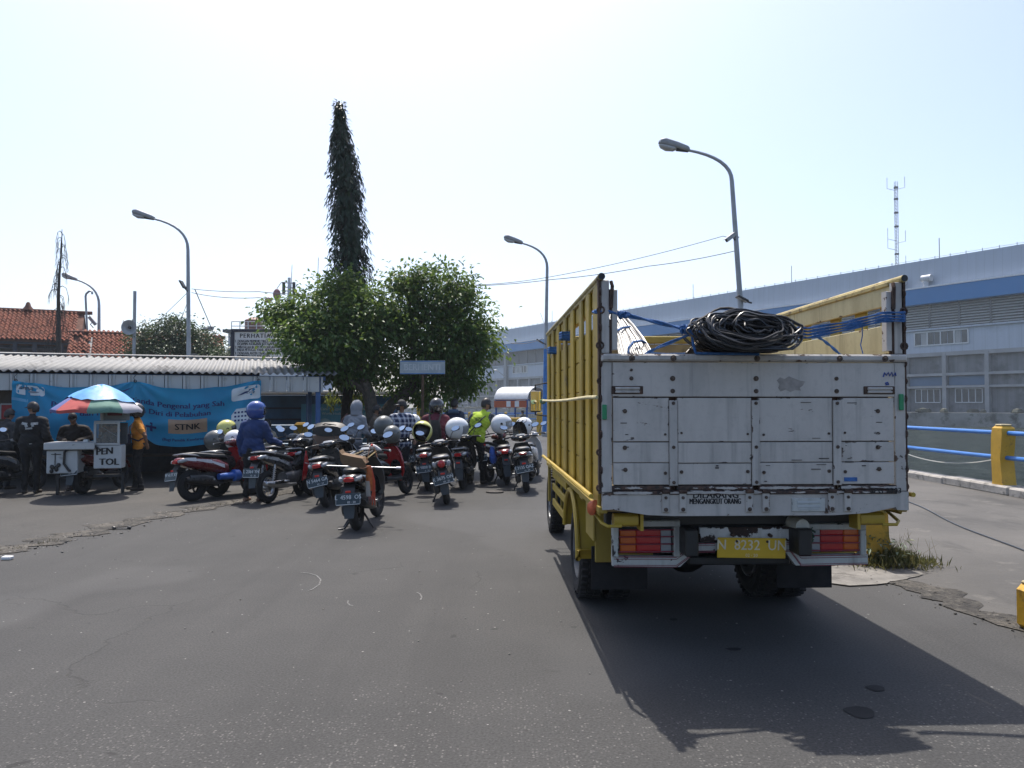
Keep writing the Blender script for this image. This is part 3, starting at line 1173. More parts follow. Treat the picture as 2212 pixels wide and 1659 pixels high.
for s in ([(1910, 814), (1913, 805), (1917, 811), (1921, 804), (1924, 812), (1929, 804), (1931, 813), (1937, 805), (1938, 812)], [(1914, 828), (1920, 826), (1922, 830), (1915, 831)]):
 mb.tube([(tx(x), -.025, tz(y)) for x, y in s], .005, 4)
mb.build('marker_scribble', SCRIB, gate, smooth=0)
mb = MB()
mb.box((tx(1836), -.021, tz(1035)), (.085, .006, .026))
mb.build('paint_smear', mat('blue_smear', (.03, .13, .38), .6, var=.3, vs=30), gate, smooth=0)
t1 = tboard('maker_plate', PB, 1705, 1778, 1075, 1103.5, .034, .012, .01, sill)
mb = MB()
for y in (1083, 1092, 1098):
 mb.box((tx(1741.5), -.0355, tz(y)), (.15 if y < 1095 else .13, .004, .016 if y < 1095 else .006), b=.001)
mb.build('embossing', mat('plate_grey', (.42, .45, .46), .6, var=.1), t1, smooth=0)
for px, y0, y1 in ((1302.5, 874, 906), (1948, 851, 886)):
 mb = MB()
 mb.box((tx(px), -.030, (tz(y0) + tz(y1)) / 2), (.030, .016, tz(y0) - tz(y1)), b=.004)
 mb.build('green_strip', GRB, truck)
ZT = tz(600)
for sgn in (-1, 1):
 mb = MB()
 mb.board((sgn * .967, .025, (1.985 + ZT - .02) / 2), (.052, .06, ZT - .02 - 1.985), .01, .004)
 p = mb.build('corner_post', PWF, truck, smooth=0)
 mb = MB()
 mb.board((sgn * .905, .025, (1.985 + ZT - .08) / 2 + .01), (.036, .06, ZT - .1 - 1.985), .01, .004)
 mb.build('inner_post', PWF, p, smooth=0)
 mb = MB()
 mb.box((sgn * .936, .02, (1.99 + 2.2) / 2), (.024, .04, .22))
 mb.box((sgn * .936, .02, 2.33), (.026, .045, .14))
 mb.build('post_web', RUSTD, p, smooth=0)
 mb = MB()
 mb.tube([(sgn * .93, -.012, ZT - .03), (sgn * .925, -.03, ZT - .06), (sgn * .93, -.012, ZT - .2)], .013, 6)
 mb.build('hook', RUSTD, p)
 mb = MB()
 n = 12
 for k in range(n):
  z = 1.06 + (ZT - 1.1) * (k + .5) / n
  mb.torus((sgn * 1.0 + rnd.uniform(-.004, .004), -.005, z), (1, 0, 0) if k % 2 else (0, 1, 0), .022, .007, 10, 5)
 mb.box((sgn * 1.006, .012, (1.06 + ZT) / 2), (.014, .045, ZT - 1.10))
 mb.build('chain', RUSTD, p)
# ------------------------------------------------------------------ side walls of the bed
BL_ = 4.0

def side_wall(s):
 nm = 'left' if s < 0 else 'right'
 wl = bpy.data.objects.new('side_wall', None)
 COL.objects.link(wl)
 wl.parent = truck
 X = s * .985
 zs = [(1.00, 1.235), (1.243, 1.50), (1.508, 1.745), (1.753, 1.985), (1.993, 2.185), (2.315, ZT - .02)]
 for z0, z1 in zs:
  segs = [(.06, 1.62), (1.63, 2.9), (2.91, BL_)]
  for (y0, y1) in segs:
   mb = MB()
   a = MB()
   a.board((0, 0, 0), (y1 - y0, .026, z1 - z0), .02, .003)
   rot = Matrix.Rotation(PI / 2 * (-1 if s < 0 else 1), 3, 'Z')
   for v in a.v:
    q = Matrix.Rotation(PI / 2 * (1 if s < 0 else -1), 3, 'Z') @ Vector(v)
    mb.v.append(tuple(q + Vector((X - s * .026, (y0 + y1) / 2, (z0 + z1) / 2))))
   mb.f, mb.m, mb.edge = a.f, a.m, a.edge
   mb.build('plank', CREAM, wl, smooth=0)
   mb = MB()
   mb.box((X - s * .006, (y0 + y1) / 2, (z0 + z1) / 2), (.012, y1 - y0, z1 - z0), b=.003)
   mb.build('plank_skin', YT, wl, smooth=0)
 for k, y in enumerate((.16, .55, .95, 1.52, 2.10, 2.72, 3.32, 3.88)):
  mb = MB()
  w = .22 if k not in (1, 2) else .17
  zb = .93 if y < 1.1 else (1.02 if y < 2.3 else .95)
  mb.box((X + s * .013, y, (zb + ZT - .03) / 2), (.022, w, ZT - .03 - zb), b=.008)
  mb.build('rib', YT if k % 2 else YT2, wl)
 mb = MB()
 mb.tube([(X + s * .01, -.035, ZT), (X + s * .01, .0, ZT), (X + s * .01, BL_ + .05, ZT)], .024, 12)
 mb.box((X - s * .015, BL_ / 2 + .02, ZT - .022), (.075, BL_ - .08, .03), b=.004)
 mb.build('top_pipe', mat('pipe_worn', (.36, .29, .12), .6, .2, var=.25, vs=5, dirt=(.10, .07, .05), dthr=.52, ds=6), wl)
 mb = MB()
 mb.cyl((X + s * .01, -.038, ZT), (X + s * .01, -.0345, ZT), .021, n=12)
 mb.build('pipe_end', DARK, wl)
 mb = MB()
 mb.box((X, BL_ / 2, .975), (.06, BL_, .045), b=.006)
 mb.build('bottom_rail', YT2, wl)
 mb = MB()
 mb.tube([(X + s * .075, .01, 1.063), (X + s * .075, BL_ - .05, 1.063)], .016, 8)
 mb.build('lashing_bar', YT, wl)
 return wl

LW = side_wall(-1)
RW = side_wall(1)
mb = MB()
mb.box((0, 2.03, .985), (1.92, 3.98, .05))
mb.build('bed_floor', TAN, truck)
hb = None
for z0, z1 in ((1.02, 1.35), (1.36, 1.7), (1.71, 2.05), (2.06, 2.36)):
 mb = MB()
 mb.board((0, BL_ + .02, (z0 + z1) / 2), (1.9, .03, z1 - z0), .03)
 o = mb.build('headboard_plank', TAN, truck, smooth=0)
mb = MB()
mb.box((0, BL_ + .015, 2.415), (1.94, .07, .085), b=.01)
mb.build('headboard_rail', YT2, truck)
mb = MB()
for x in (-.38, .38):
 mb.box((x, 2.9, .74), (.09, 5.6, .18), b=.01)
for y in (.35, 1.2, 2.2, 3.2, 3.9):
 mb.box((0, y, .885), (1.84, .09, .12), b=.008)
mb.build('chassis', BLACK, truck)
for s in (-1, 1):
 mb = MB()
 mb.loft([(s * .90, .12, .895, .05, .045, 2.6), (s * .74, .12, .895, .05, .045, 2.6)], 12, axis='X')
 mb.box((s * .72, .12, .90), (.02, .12, .14))
 mb.build('cross_member', YT, truck)
 mb = MB()
 mb.tube([(s * 1.0, .52, .985), (s * 1.005, .25, .93), (s * .985, .06, .885), (s * .95, .02, .868), (s * .86, .03, .868)], .011, 8)
 mb.build('guard_pipe', YT, truck)
 mb = MB()
 mb.box((s * .74, .60, .72), (.42, .02, .40), b=.005)
 if s < 0:
  mb.box((s * .955, .78, .80), (.02, .4, .26), b=.005)
 mb.build('wheel_box', YT2, truck)
mb = MB()
mb.loft([(.10, -1.02, 1.0, .02, .03, 2), (.14, -1.035, .97, .035, .05, 2.2), (.2, -1.03, .955, .03, .04, 2)], 10)
mb.build('side_lamp', mat('orange_lamp', (.60, .14, .06), .4, var=.25, vs=20), truck)
# ------------------------------------------------------------------ wheels
WY = 1.72
tyre = MB()
tyre.torus((0, 0, 0), (1, 0, 0), .315, .085, 36, 10, .10)
for k in range(40):
 a = 2 * PI * k / 40
 for x in (-.06, .0, .06):
  tyre.box((x, .392 * math.cos(a + x), .392 * math.sin(a + x)), (.05, .028, .026), Matrix.Rotation(a + x, 3, 'X'))

def wheel(x, y, s):
 w = bpy.data.objects.new('wheel', None)
 COL.objects.link(w)
 w.parent = truck
 w.location = (x, y, .40)
 tyre_o = tyre.build('tyre', RUBBER, w) if not wheel.done else again(wheel.done, w)
 wheel.done = tyre_o
 mb = MB()
 mb.torus((0, 0, 0), (1, 0, 0), .225, .018, 28, 6, .095)
 mb.cyl((s * .02, 0, 0), (s * .035, 0, 0), .222, n=24)
 mb.cyl((s * .035, 0, 0), (s * .085, 0, 0), .09, .07, n=14)
 for k in range(6):
  a = 2 * PI * k / 6
  mb.cyl((s * .035, .14 * math.cos(a), .14 * math.sin(a)), (s * .055, .14 * math.cos(a), .14 * math.sin(a)), .016, n=6)
 mb.build('rim', mat('wheel_rim', (.20, .21, .22), .5, .6, var=.3, dirt=(.08, .07, .06), dthr=.5, ds=8), w)
 return w

wheel.done = None
for s in (-1, 1):
 wheel(s * .865, WY, s)
 wheel(s * .62, WY, s)
 wheel(s * .80, 5.1, s)
mb = MB()
mb.cyl((-.8, WY, .4), (.8, WY, .4), .07, n=10)
mb.ell((0, WY, .4), (.2, .22, .2), 14, 8)
mb.cyl((0, WY, .42), (0, 4.2, .62), .05, n=10)
mb.build('axle', BLACK, truck)
for s in (-1, 1):
 mb = MB()
 for (x0, x1, r0) in ((s * .995, s * .50, .49),):
  rings = []
  for k in range(15):
   a = R(15 + 165 * k / 14)
   y, z = WY - r0 * math.cos(a) * -1 if False else WY + r0 * math.cos(a), .42 + r0 * math.sin(a)
   rings.append([Vector((x0, y, z)), Vector((x1, y, z)), Vector((x1, y - .0, z + .02)), Vector((x0, y, z + .02))])
  rings.append([Vector((x0, WY - .52, .50)), Vector((x1, WY - .52, .50)), Vector((x1, WY - .54, .50)), Vector((x0, WY - .54, .50))])
  mb.skin(rings)
 f = fixnormals(mb.build('fender', YT, truck))
 mb = MB()
 prof = []
 for k in range(15):
  a = R(15 + 165 * k / 14)
  prof.append((WY + .50 * math.cos(a), .42 + .50 * math.sin(a)))
 mb.tube([(s * .995, y, z) for y, z in prof] + [(s * .995, WY - .53, .50)], .022, 8)
 mb.build('fender_lip', YT, f)
 mb = MB()
 mb.box((s * .715, .93, .41), (.43, .012, .33), b=.003)
 mb.build('mud_flap', mat('mud_flap_rubber', (.012, .012, .014), .9, var=.4, vs=5), truck)
for s in (-1, 1):
 gd = bpy.data.objects.new('side_guard', None)
 COL.objects.link(gd)
 gd.parent = truck
 for z in (.575, .745, .885):
  mb = MB()
  mb.box((s * .965, 2.98, z), (.025, 1.36, .075), b=.006)
  mb.build('guard_rail', YT, gd)
 for y in (2.42, 3.0, 3.56):
  mb = MB()
  mb.box((s * .942, y, .75), (.02, .05, .46), b=.004)
  mb.build('guard_upright', YT2, gd)
 mb = MB()
 mb.box((s * .8, 3.0, .70), (.22, .9, .36), b=.03)
 mb.build('fuel_tank' if s < 0 else 'tool_box', BLACK, truck)
 mb = MB()
 mb.box((s * .985, 3.97, .83), (.03, .07, .58), b=.005)
 mb.build('front_rib_end', YT2, truck)
# ------------------------------------------------------------------ rear bumper with lamps
BY = .29
KB = (TY0 + BY) / FPX
bcx = W(1595, 875, TY0 + BY).x

def bx(px):
 X = (px - CX) * KB
 return (X - tc.x) + BY * .038

def bz(py):
 return H - (py - HY) * KB

STRIPE = mat('maroon_stripe', (.16, .02, .04), .5, var=.15)
bump = bpy.data.objects.new('bumper', None)
COL.objects.link(bump)
bump.parent = truck
mb = MB()
lo = [(1319, 1196), (1319, 1217), (1464, 1220), (1500, 1187), (1541, 1187), (1690, 1187), (1715, 1219), (1872, 1217), (1872, 1196), (1725, 1197), (1702, 1168), (1497, 1170), (1455, 1198)]
mb.prism([(bx(x), BY - .02, bz(y)) for x, y in lo], (0, .05, 0))
for i in range(len(mb.v)):
 mb.edge[i] = .7
fixnormals(mb.build('bumper_bar', PB, bump, smooth=0))
for off, w_ in ((0, .007), (5, .004), (19, .004), (22.5, .005)):
 for seg in (((1322, 1197.5), (1456, 1199), (1499, 1171), (1540, 1170.5)), ((1692, 1170), (1703, 1170.5), (1726, 1198.5), (1870, 1197))):
  mb = MB()
  pts = []
  for x, y in seg:
   pts.append((x, y + off * (.8 if 1480 < x < 1720 else .93)))
  for (a, b_) in zip(pts[:-1], pts[1:]):
   d = Vector((bx(b_[0]) - bx(a[0]), 0, bz(b_[1]) - bz(a[1])))
   nrm = Vector((-d.z, 0, d.x)).normalized() * w_ / 2
   A, B = Vector((bx(a[0]), BY - .0235, bz(a[1]))), Vector((bx(b_[0]), BY - .0235, bz(b_[1])))
   mb.quad(A - nrm, B - nrm, B + nrm, A + nrm)
  mb.build('stripe', STRIPE, bump, smooth=0)
mb = MB()
mb.board(((bx(1507) + bx(1715)) / 2, BY - .005, (bz(1137) + bz(1168)) / 2), (bx(1715) - bx(1507), .02, bz(1137) - bz(1168)), .03)
mb.build('plate_holder', chipped('holder_white', (.62, .63, .63), (.03, .022, .02), (.05, .03, .025), thr=.57, scale=9, edge_k=.12, stretch=(1, 1, 1)), bump, smooth=0)
mb = MB()
mb.box((bx(1600), BY + .09, bz(1212)), (bx(1713) - bx(1490), .09, .06), b=.01)
mb.box((bx(1595), BY + .14, bz(1150)), (1.5, .08, .12), b=.01)
mb.build('bumper_beam', BLACK, bump)
for (x0, x1, y0, y1, parts, mir) in ((1319, 1464, 1121, 1198, ((1336, 1371, AMBL), (1371.5, 1424, REDL), (1424.5, 1447, CLEARL)), 0),
         (1732, 1868, 1130, 1198, ((1822, 1857, AMBL), (1771.5, 1821.5, REDL), (1748, 1771, CLEARL)), 1)):
 mb = MB()
 fw = 13
 d = .055
 for (a, b_, c, e_) in ((x0, x1, y0, y0 + fw), (x0, x0 + fw, y0 + fw, y1), (x1 - fw, x1, y0 + fw, y1)):
  mb.board(((bx(a) + bx(b_)) / 2, BY - .005, (bz(c) + bz(e_)) / 2), (bx(b_) - bx(a), d, bz(c) - bz(e_)), .012, .006)
 fr = mb.build('lamp_guard', PB, bump, smooth=0)
 mb = MB()
 mb.box(((bx(x0) + bx(x1)) / 2, BY + .035, (bz(y0) + bz(y1)) / 2), (bx(x1) - bx(x0) - .03, .01, bz(y0) - bz(y1) - .03))
 tl = mb.build('lamp_housing', BLACK, bump, smooth=0)
 for a, b_, m in parts:
  mb = MB()
  mb.box(((bx(a) + bx(b_)) / 2, BY + .012, (bz(1141) + bz(1191)) / 2), (bx(b_) - bx(a), .03, bz(1141) - bz(1191)), b=.006)
  mb.build('tail_lamp' if m is REDL else ('turn_lamp' if m is AMBL else 'reverse_lamp'), m, tl)
  mb = MB()
  for q in range(1, 9):
   mb.box(((bx(a) + bx(b_)) / 2, BY - .0035, bz(1141 + q * 5.55)), (bx(b_) - bx(a) - .006, .004, .003))
  mb.build('lens_ribs', m, tl, smooth=0)
 for y in (1141, 1155.5, 1171, 1187):
  mb = MB()
  mb.cyl((bx(x0 + 5), BY - .022, bz(y)), (bx(x1 - 4), BY - .022, bz(y)), .0045, n=6)
  mb.build('guard_rod', mat('maroon_rod', (.22, .03, .05), .5, var=.2), fr)
pm = mat('plate_yellow', (.62, .40, .025), .45, var=.08, vs=6, dirt=(.36, .24, .05), dthr=.62, ds=6)
mb = MB()
rot = Matrix.Rotation(R(-1.2), 3, 'Y') @ Matrix.Rotation(R(3), 3, 'X')
pcx, pcz = (bx(1541) + bx(1691)) / 2, (bz(1158) + bz(1201)) / 2
mb.box((0, 0, 0), (.47, .006, .138), b=.003)
pl_ = mb.build('number_plate', pm, bump)
pl_.location = (pcx, BY - .045, pcz)
pl_.rotation_euler = (R(3), R(1.2), 0)
PLT = mat('plate_text', (.66, .60, .45), .5)
mb = MB()
text_on(mb, 'N  8232  UN', .098, (0, -.0045, .018), (1, 0, 0), (0, 0, 1), sx=.92, bold=.001)
text_on(mb, '02 · 20', .03, (.0, -.0045, -.05), (1, 0, 0), (0, 0, 1))
mb.build('lettering', PLT, pl_, smooth=0)
mb = MB()
for s in (-1, 1):
 mb.cyl((s * .105, -.004, .046), (s * .105, -.009, .046), .009, n=8)
 mb.cyl((s * .13, .03, .085), (s * .13, -.006, .085), .012, n=8)
mb.build('screw', RUSTD, pl_)
mb = MB()
ce = Vector((bx(1716), BY - .13, bz(1130)))
mb.skin([mb.ring(ce, (0, 1, 0), .047, 16), mb.ring(ce + Vector((0, .02, 0)), (0, 1, 0), .050, 16), mb.ring(ce + Vector((-.05, .6, .03)), (0, 1, 0), .044, 16)])
mb.build('pipe_roll', mat('pipe_pale', (.45, .46, .42), .5, var=.2, vs=10), truck)
mb = MB()
for k in range(26):
 p = Vector((bx(1735) + rnd.uniform(-.045, .035), BY - .06 + rnd.uniform(-.02, .02), bz(1153) + rnd.uniform(-.04, .04)))
 rot = Euler((rnd.random() * 3, rnd.random() * 3, rnd.random() * 3)).to_matrix()
 mb.box(p, (.045, .02, .006), rot)
mb.build('green_rag', mat('dark_green_rag', (.02, .06, .035), .8, var=.4, vs=30), bump, smooth=0)
# ------------------------------------------------------------------ cab (mostly behind the bed)
mb = MB()
mb.loft([(4.12, 0, 1.45, .83, .66, 7), (4.9, 0, 1.47, .84, .68, 7), (5.45, 0, 1.30, .82, .52, 6), (5.62, 0, 1.16, .80, .36, 6)], 28)
mb.box((0, 4.85, .80), (1.64, 1.5, .3), b=.04)
cab = mb.build('cab', YT, truck)
for s in (-1, 1):
 mb = MB()
 mb.box((s * .845, 4.75, 1.72), (.01, .8, .46), b=.004)
 mb.build('side_window', WGLASS, cab)
 mt = MB()
 mt.box((s * 1.10, 4.62, 1.70), (.145, .05, .27), b=.02)
 mo = mt.build('wing_mirror', BLACK, truck)
 mb = MB()
 mb.box((s * 1.10, 4.592, 1.70), (.125, .006, .245), b=.002)
 mb.build('mirror_face', MIRROR, mo)
 mb = MB()
 mb.tube([(s * .83, 4.66, 1.5), (s * 1.10, 4.65, 1.53), (s * 1.10, 4.65, 1.90), (s * .83, 4.66, 1.95)], .012, 6)
 mb.build('mirror_arm', BLACK, mo)
mb = MB()
mb.box((0, 4.1, 1.78), (1.2, .01, .42), b=.003)
mb.build('rear_window', WGLASS, cab)

# ------------------------------------------------------------------ load on the truck: world helpers in truck space
TM = Matrix.Translation((tc.x, TY0, 0)) @ Matrix.Rotation(R(2.2), 4, 'Z')
TMI = TM.inverted()
CABLE = mat('black_cable', (.016, .017, .019), .38, var=.3, vs=30, coat=.15)
coil = thing('cable_coil', 'large tangled coil of black cable lying over the tailgate top', 'cable coil', TM @ Vector((-.09, .03, 1.985)), R(2.2))
coil.scale = (.88, .92, .84)
r3 = random.Random(11)
nl = 104
for k in range(nl):
 q = k / nl
 a = .09 + .25 * r3.random() ** .55
 hgt = a * r3.uniform(.25, .46)
 cx_, cz_ = r3.uniform(-.07, .07), .165 + r3.uniform(-.05, .03)
 dep = r3.uniform(-.30, .12)
 tilt = r3.uniform(-.28, .02)
 lean = r3.uniform(.1, .75)
 ph = r3.random() * 6
 pts = []
 for i in range(30):
  t = 2 * PI * i / 30
  x = a * math.cos(t) * (1 + .05 * math.sin(3 * t + ph))
  z = hgt * math.sin(t) * (1 + .08 * math.sin(2 * t + ph)) + .012 * math.sin(5 * t + ph)
  y = dep + lean * z * 1.2 + .03 * math.sin(t + ph)
  X = cx_ + x * math.cos(tilt) - z * math.sin(tilt)
  Z = cz_ + x * math.sin(-tilt) * -.55 + z * math.cos(tilt)
  pts.append((X, y, max(.012, Z)))
 mb = MB()
 mb.tube(pts, .0085, 6, closed=True)
 mb.build('cable_loop', CABLE, coil)
mb = MB()
for k in range(9):
 x0 = -.40 + k * .018
 mb.tube([(x0, -.05 + k * .02, -.0), (x0 + .08, .05, .07), (x0 + .20, .12, .17 + k * .004)], .009, 6)
mb.build('cable_tail', mat('brown_cable', (.06, .045, .035), .5, var=.3), coil, props={'kind': 'stuff'})
wire = thing('wire_bundle', 'bundle of pale silvery wire strands leaning in the left rear corner of the truck bed', 'wire bundle', TM @ Vector((-.78, .3, 1.99)), R(2.2))
WO = Vector((-.78, .3, 1.99))

def tpx(px, py, y):
 return TMI @ W(px, py, TY0 + y)

WIREM = mat('pale_wire', (.36, .36, .35), .35, .5, var=.3, vs=40)
for k in range(70):
 u = k / 69
 a = tpx(1338 + 74 * u + r3.uniform(-2, 2), 769, .12 + r3.uniform(-.05, .06)) - WO
 b_ = tpx(1306 + 20 * u + r3.uniform(-3, 3), 648 + 22 * u + r3.uniform(-8, 8), 1.5 + r3.uniform(-.15, .15)) - WO
 m_ = (a + b_) / 2 + Vector((.012 * u, 0, .015 + .02 * u))
 pts = [a, a.lerp(m_, .5) + Vector((.004, 0, .014)), m_, m_.lerp(b_, .5) + Vector((0, 0, .012)), b_]
 mb = MB()
 mb.tube(pts, .0042, 5)
 mb.build('strand', WIREM if k % 4 else CABLE, wire)
for pts_ in (((1357, 766, .1), (1358, 752, .12), (1368, 739, .2), (1386, 736, .3), (1401, 745, .36)), ((1330, 716, .5), (1345, 708, .6), (1360, 706, .7), (1368, 716, .75))):
 mb = MB()
 mb.tube([tpx(*q_) - WO for q_ in pts_], .009, 6)
 mb.build('tie', BLUEROPE, wire)

def rope(label, pts, r=.0095, strands=2, knots=(), nm='rope'):
 """rope of given strands in truck coordinates"""
 base = TM @ Vector(pts[0])
 t = thing(nm, label, 'rope', base, R(2.2))
 o = Vector(pts[0])
 for s in range(strands):
  mb = MB()
  ph = s * 2 * PI / strands
  q = []
  P_ = [Vector(p) - o for p in pts]
  n = 10
  for i in range(len(P_) - 1):
   for k in range(n):
    tt = k / n
    q.append(P_[i].lerp(P_[i + 1], tt) + Vector((0, math.cos(ph + (i * n + k) * .35), math.sin(ph + (i * n + k) * .35))) * r * (.9 if strands > 1 else 0))
  q.append(P_[-1])
  mb.tube(q, r, 6)
  mb.build('strand', BLUEROPE, t)
 for (p, s) in knots:
  mb = MB()
  c = Vector(p) - o
  for k in range(5):
   ax = Vector((r3.uniform(-1, 1), r3.uniform(-1, 1), r3.uniform(-1, 1)))
   mb.torus(c + Vector((r3.uniform(-.4, .4), r3.uniform(-.3, .3), r3.uniform(-.4, .4))) * s, ax, s * .6, r * 1.1, 14, 6)
  mb.build('knot', BLUEROPE, t)
 return t

def tp(px, py, y):
 """truck coordinates of a photo pixel at truck depth y"""
 return TMI @ W(px, py, TY0 + y)

rope('blue rope knotted at the left corner post and running down to the cable coil',
 [tp(1290, 672, .0) + Vector((-.02, .05, 0)), tp(1296, 672, -.03), tp(1330, 676, -.03), tp(1345, 679, -.02), tp(1420, 696, .0), tp(1490, 714, .02), tp(1512, 722, .0)], .0085, 2,
 [(tp(1342, 679, -.02), .026), (tp(1353, 681, -.02), .022), (tp(1478, 712, 0), .03), (tp(1495, 716, 0), .035), (tp(1510, 719, -.01), .03)])
rope('thin blue rope looping up from the knot over the cable coil', [tp(1508, 716, -.01), tp(1520, 690, .0), tp(1537, 673, .02), tp(1556, 667, .05), tp(1580, 668, .1), tp(1602, 674, .16)], .008, 1)
rope('pale blue strap slanting from the tailgate rail up to the knot', [tp(1392, 766, .0), tp(1420, 751, .0), tp(1492, 722, .0)], .007, 2)
rope('blue rope hanging from the knot down to the tailgate rail', [tp(1494, 720, -.02), tp(1497, 742, -.05), tp(1503, 763, -.06), tp(1545, 764, -.06), tp(1640, 765, -.06)], .009, 1)
rope('slack blue rope on the left behind the tailgate rail', [tp(1400, 762, .06), tp(1440, 764, .07), tp(1492, 763, .05)], .006, 1)
for k, (ya, yb, lab) in enumerate(((709, 676, 'upper blue rope pulled from the coil to the right corner post'), (716, 683, 'second blue rope from the top between the coil and right corner post'), (723, 689, 'third blue rope from the top between the coil and right corner post'), (730, 694, 'lowest blue rope pulled from the coil to the right corner post'))):
 rope(lab, [tp(1722, ya - 2, -.05), tp(1745, ya, -.04), tp(1830, (ya + yb) / 2 + 3 - k, -.04), tp(1905, yb, -.045), tp(1953, yb - 1, -.035), tp(1956, yb - 1, .05)], .005, 2)
rope('slack blue rope drooping from the ropes onto the right cargo wall', [tp(1758, 722, .05), tp(1778, 735, .1), tp(1795, 748, .12), tp(1815, 766, .1)], .006, 2)
rope('thin blue cord hanging down on the right cargo wall', [tp(1862, 700, .1), tp(1863, 725, .12), tp(1859, 745, .12), tp(1864, 764, .1)], .004, 1)
t = thing('rope', 'cream rope tied along the yellow left side wall at mid height', 'rope', TM @ Vector((-1.075, .0, 1.70)), R(2.2))
mb = MB()
mb.tube([(.05, -.02, -.0), (.0, .1, .0)] + [(-.004 + rnd.uniform(-.003, .003), .1 + k * .4, -.012 * math.sin(k * .35)) for k in range(1, 10)] + [(.02, 3.98, 0)], .012, 8)
mb.build('strand', mat('cream_rope', (.55, .48, .28), .8, var=.25, vs=40, bump=.4, bs=120), t)
mb = MB()
for k in range(5):
 mb.torus((-.0, 3.72 + k * .035, -.01), (0, 1, .2), .022, .009, 12, 6)
mb.build('knot', mat('green_cord', (.16, .27, .16), .8, var=.3), t)
for (y, z, lab) in ((1.87, 2.26, 'blue rope bound round the gap near the top of the yellow side wall'), (3.1, 2.22, 'blue rope bound round the yellow side wall near the cab')):
 t = thing('rope', lab, 'rope', TM @ Vector((-1.05, y, z)), R(2.2))
 for k in range(3):
  mb = MB()
  mb.tube([(.09, -.1, -.02 + k * .022), (-.012, -.11, -.02 + k * .022), (-.02, .0, -.02 + k * .023), (-.012, .12, -.015 + k * .022), (.09, .11, -.02 + k * .022)], .012, 6, closed=True)
  mb.build('strand', BLUEROPE, t)

# ================================================================== SHED WITH BANNER (left)
EL = W(-60, 803, 15.3)                    # left end of the eave in view
EV0 = Vector((EL.x, EL.y, 0))
ang = R(18.5)
SD = Vector((math.cos(ang), math.sin(ang), 0))
shed_end = W(705, 812, 17.4)
SL = (Vector((shed_end.x, shed_end.y, 0)) - EV0).dot(SD)
EZ = 2.32
shed = thing('waiting_shed', 'long low shed with a corrugated grey roof and ribbed white fascia behind the motorbikes', 'shed', EV0, ang)
ROOFG = mat('corrugated_grey', (.22, .22, .215), .7, .1, var=.10, vs=.8, dirt=(.13, .125, .12), dthr=.57, ds=1.2)
FASC = mat('fascia_sheet', (.46, .47, .46), .6, var=.06, vs=1, dirt=(.24, .24, .23), dthr=.6, ds=3)
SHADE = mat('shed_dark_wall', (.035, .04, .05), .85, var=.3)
XL = -3.0
mb = MB()
pitch, amp = .155, .026
nxs = int((SL + .25 - XL) / (pitch / 6))
rows = []
DEPTH, RISE = 3.3, .50
for j in range(2):
 row = []
 for i in range(nxs + 1):
  x = XL + (SL + .25 - XL) * i / nxs
  zz = amp * math.cos(2 * PI * x / pitch)
  row.append(Vector((x, j * DEPTH, EZ + .03 + j * RISE + zz)))
 rows.append(row)
vs = rows[0] + rows[1]
n1 = nxs + 1
mb.add(vs, [(i, i + 1, n1 + i + 1, n1 + i) for i in range(nxs)])
ro = mb.build('roof', ROOFG, shed, smooth=60)
sm = ro.modifiers.new('thick', 'SOLIDIFY')
sm.thickness = .006
mb = MB()
x = XL
while x < SL:
 L_ = min(2.4, SL + .2 - x)
 mb.box((x + L_ / 2, DEPTH - .03, EZ + RISE + .075), (L_ - .01, .22, .02), Euler((R(8), 0, 0)).to_matrix())
 x += L_
mb.build('ridge_cap', ROOFG, shed, props={'kind': 'stuff'})
pan = MB()
pw = .36
pan.box((0, 0, 0), (pw - .012, .012, .34), b=.002)
pan.box((-pw / 2 + .035, -.022, 0), (.05, .045, .34), b=.006)
pan.box((-pw / 2 + .11, -.018, 0), (.03, .035, .34), b=.006)
p0 = None
x = XL + .2
while x < SL - .1:
 if p0 is None:
  p0 = pan.build('fascia_panel', FASC, shed)
  p0.location = (x, .10, EZ - .20)
 else:
  again(p0, shed, (x, .10, EZ - .20))
 x += pw
for k in range(5):
 again(p0, shed, (SL - .10, .28 + k * pw, EZ - .20), (0, 0, PI / 2))
BLUEPOST = mat('blue_post', (.03, .10, .26), .5, var=.2, dirt=(.05, .07, .12), dthr=.6, ds=5)
for x in (SL - .16, SL - 1.55):
 mb = MB()
 mb.box((0, 0, (EZ - .1) / 2), (.11, .11, EZ - .1), b=.008)
 po = mb.build('post', BLUEPOST, shed)
 po.location = (x, .2, 0)
 mb = MB()
 mb.box((0, 0, (EZ + .3) / 2), (.10, .10, EZ + .3), b=.008)
 po = mb.build('post', BLUEPOST, shed)
 po.location = (x, 2.95, 0)
mb = MB()
mb.box(((SL + XL) / 2, .2, EZ - .06), (SL - XL, .07, .09))
mb.box(((SL + XL) / 2, 2.95, EZ + .36), (SL - XL, .07, .09))
mb.build('roof_beam', BLUEPOST, shed, props={'kind': 'stuff'})
WX_ = {}
def wx_(px):
 o = Matrix.Rotation(-ang, 4, 'Z') @ (Vector((0, 0, H)) - EV0)
 d = Matrix.Rotation(-ang, 3, 'Z') @ (W(px, 900, 10) - Vector((0, 0, H)))
 return o.x + d.x * (3.05 - o.y) / d.y
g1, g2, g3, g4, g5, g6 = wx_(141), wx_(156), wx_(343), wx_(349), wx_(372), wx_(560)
bw = [(XL, g1, 0, 2.6), (g1, g2, .0, .95), (g1, g2, 1.15, 2.6), (g2, g3, 0, 2.6), (g3, g4, 0, 1.0), (g3, g4, 1.15, 2.6), (g4, g5, 0, 2.6), (g5, g6, 0, 2.6)]
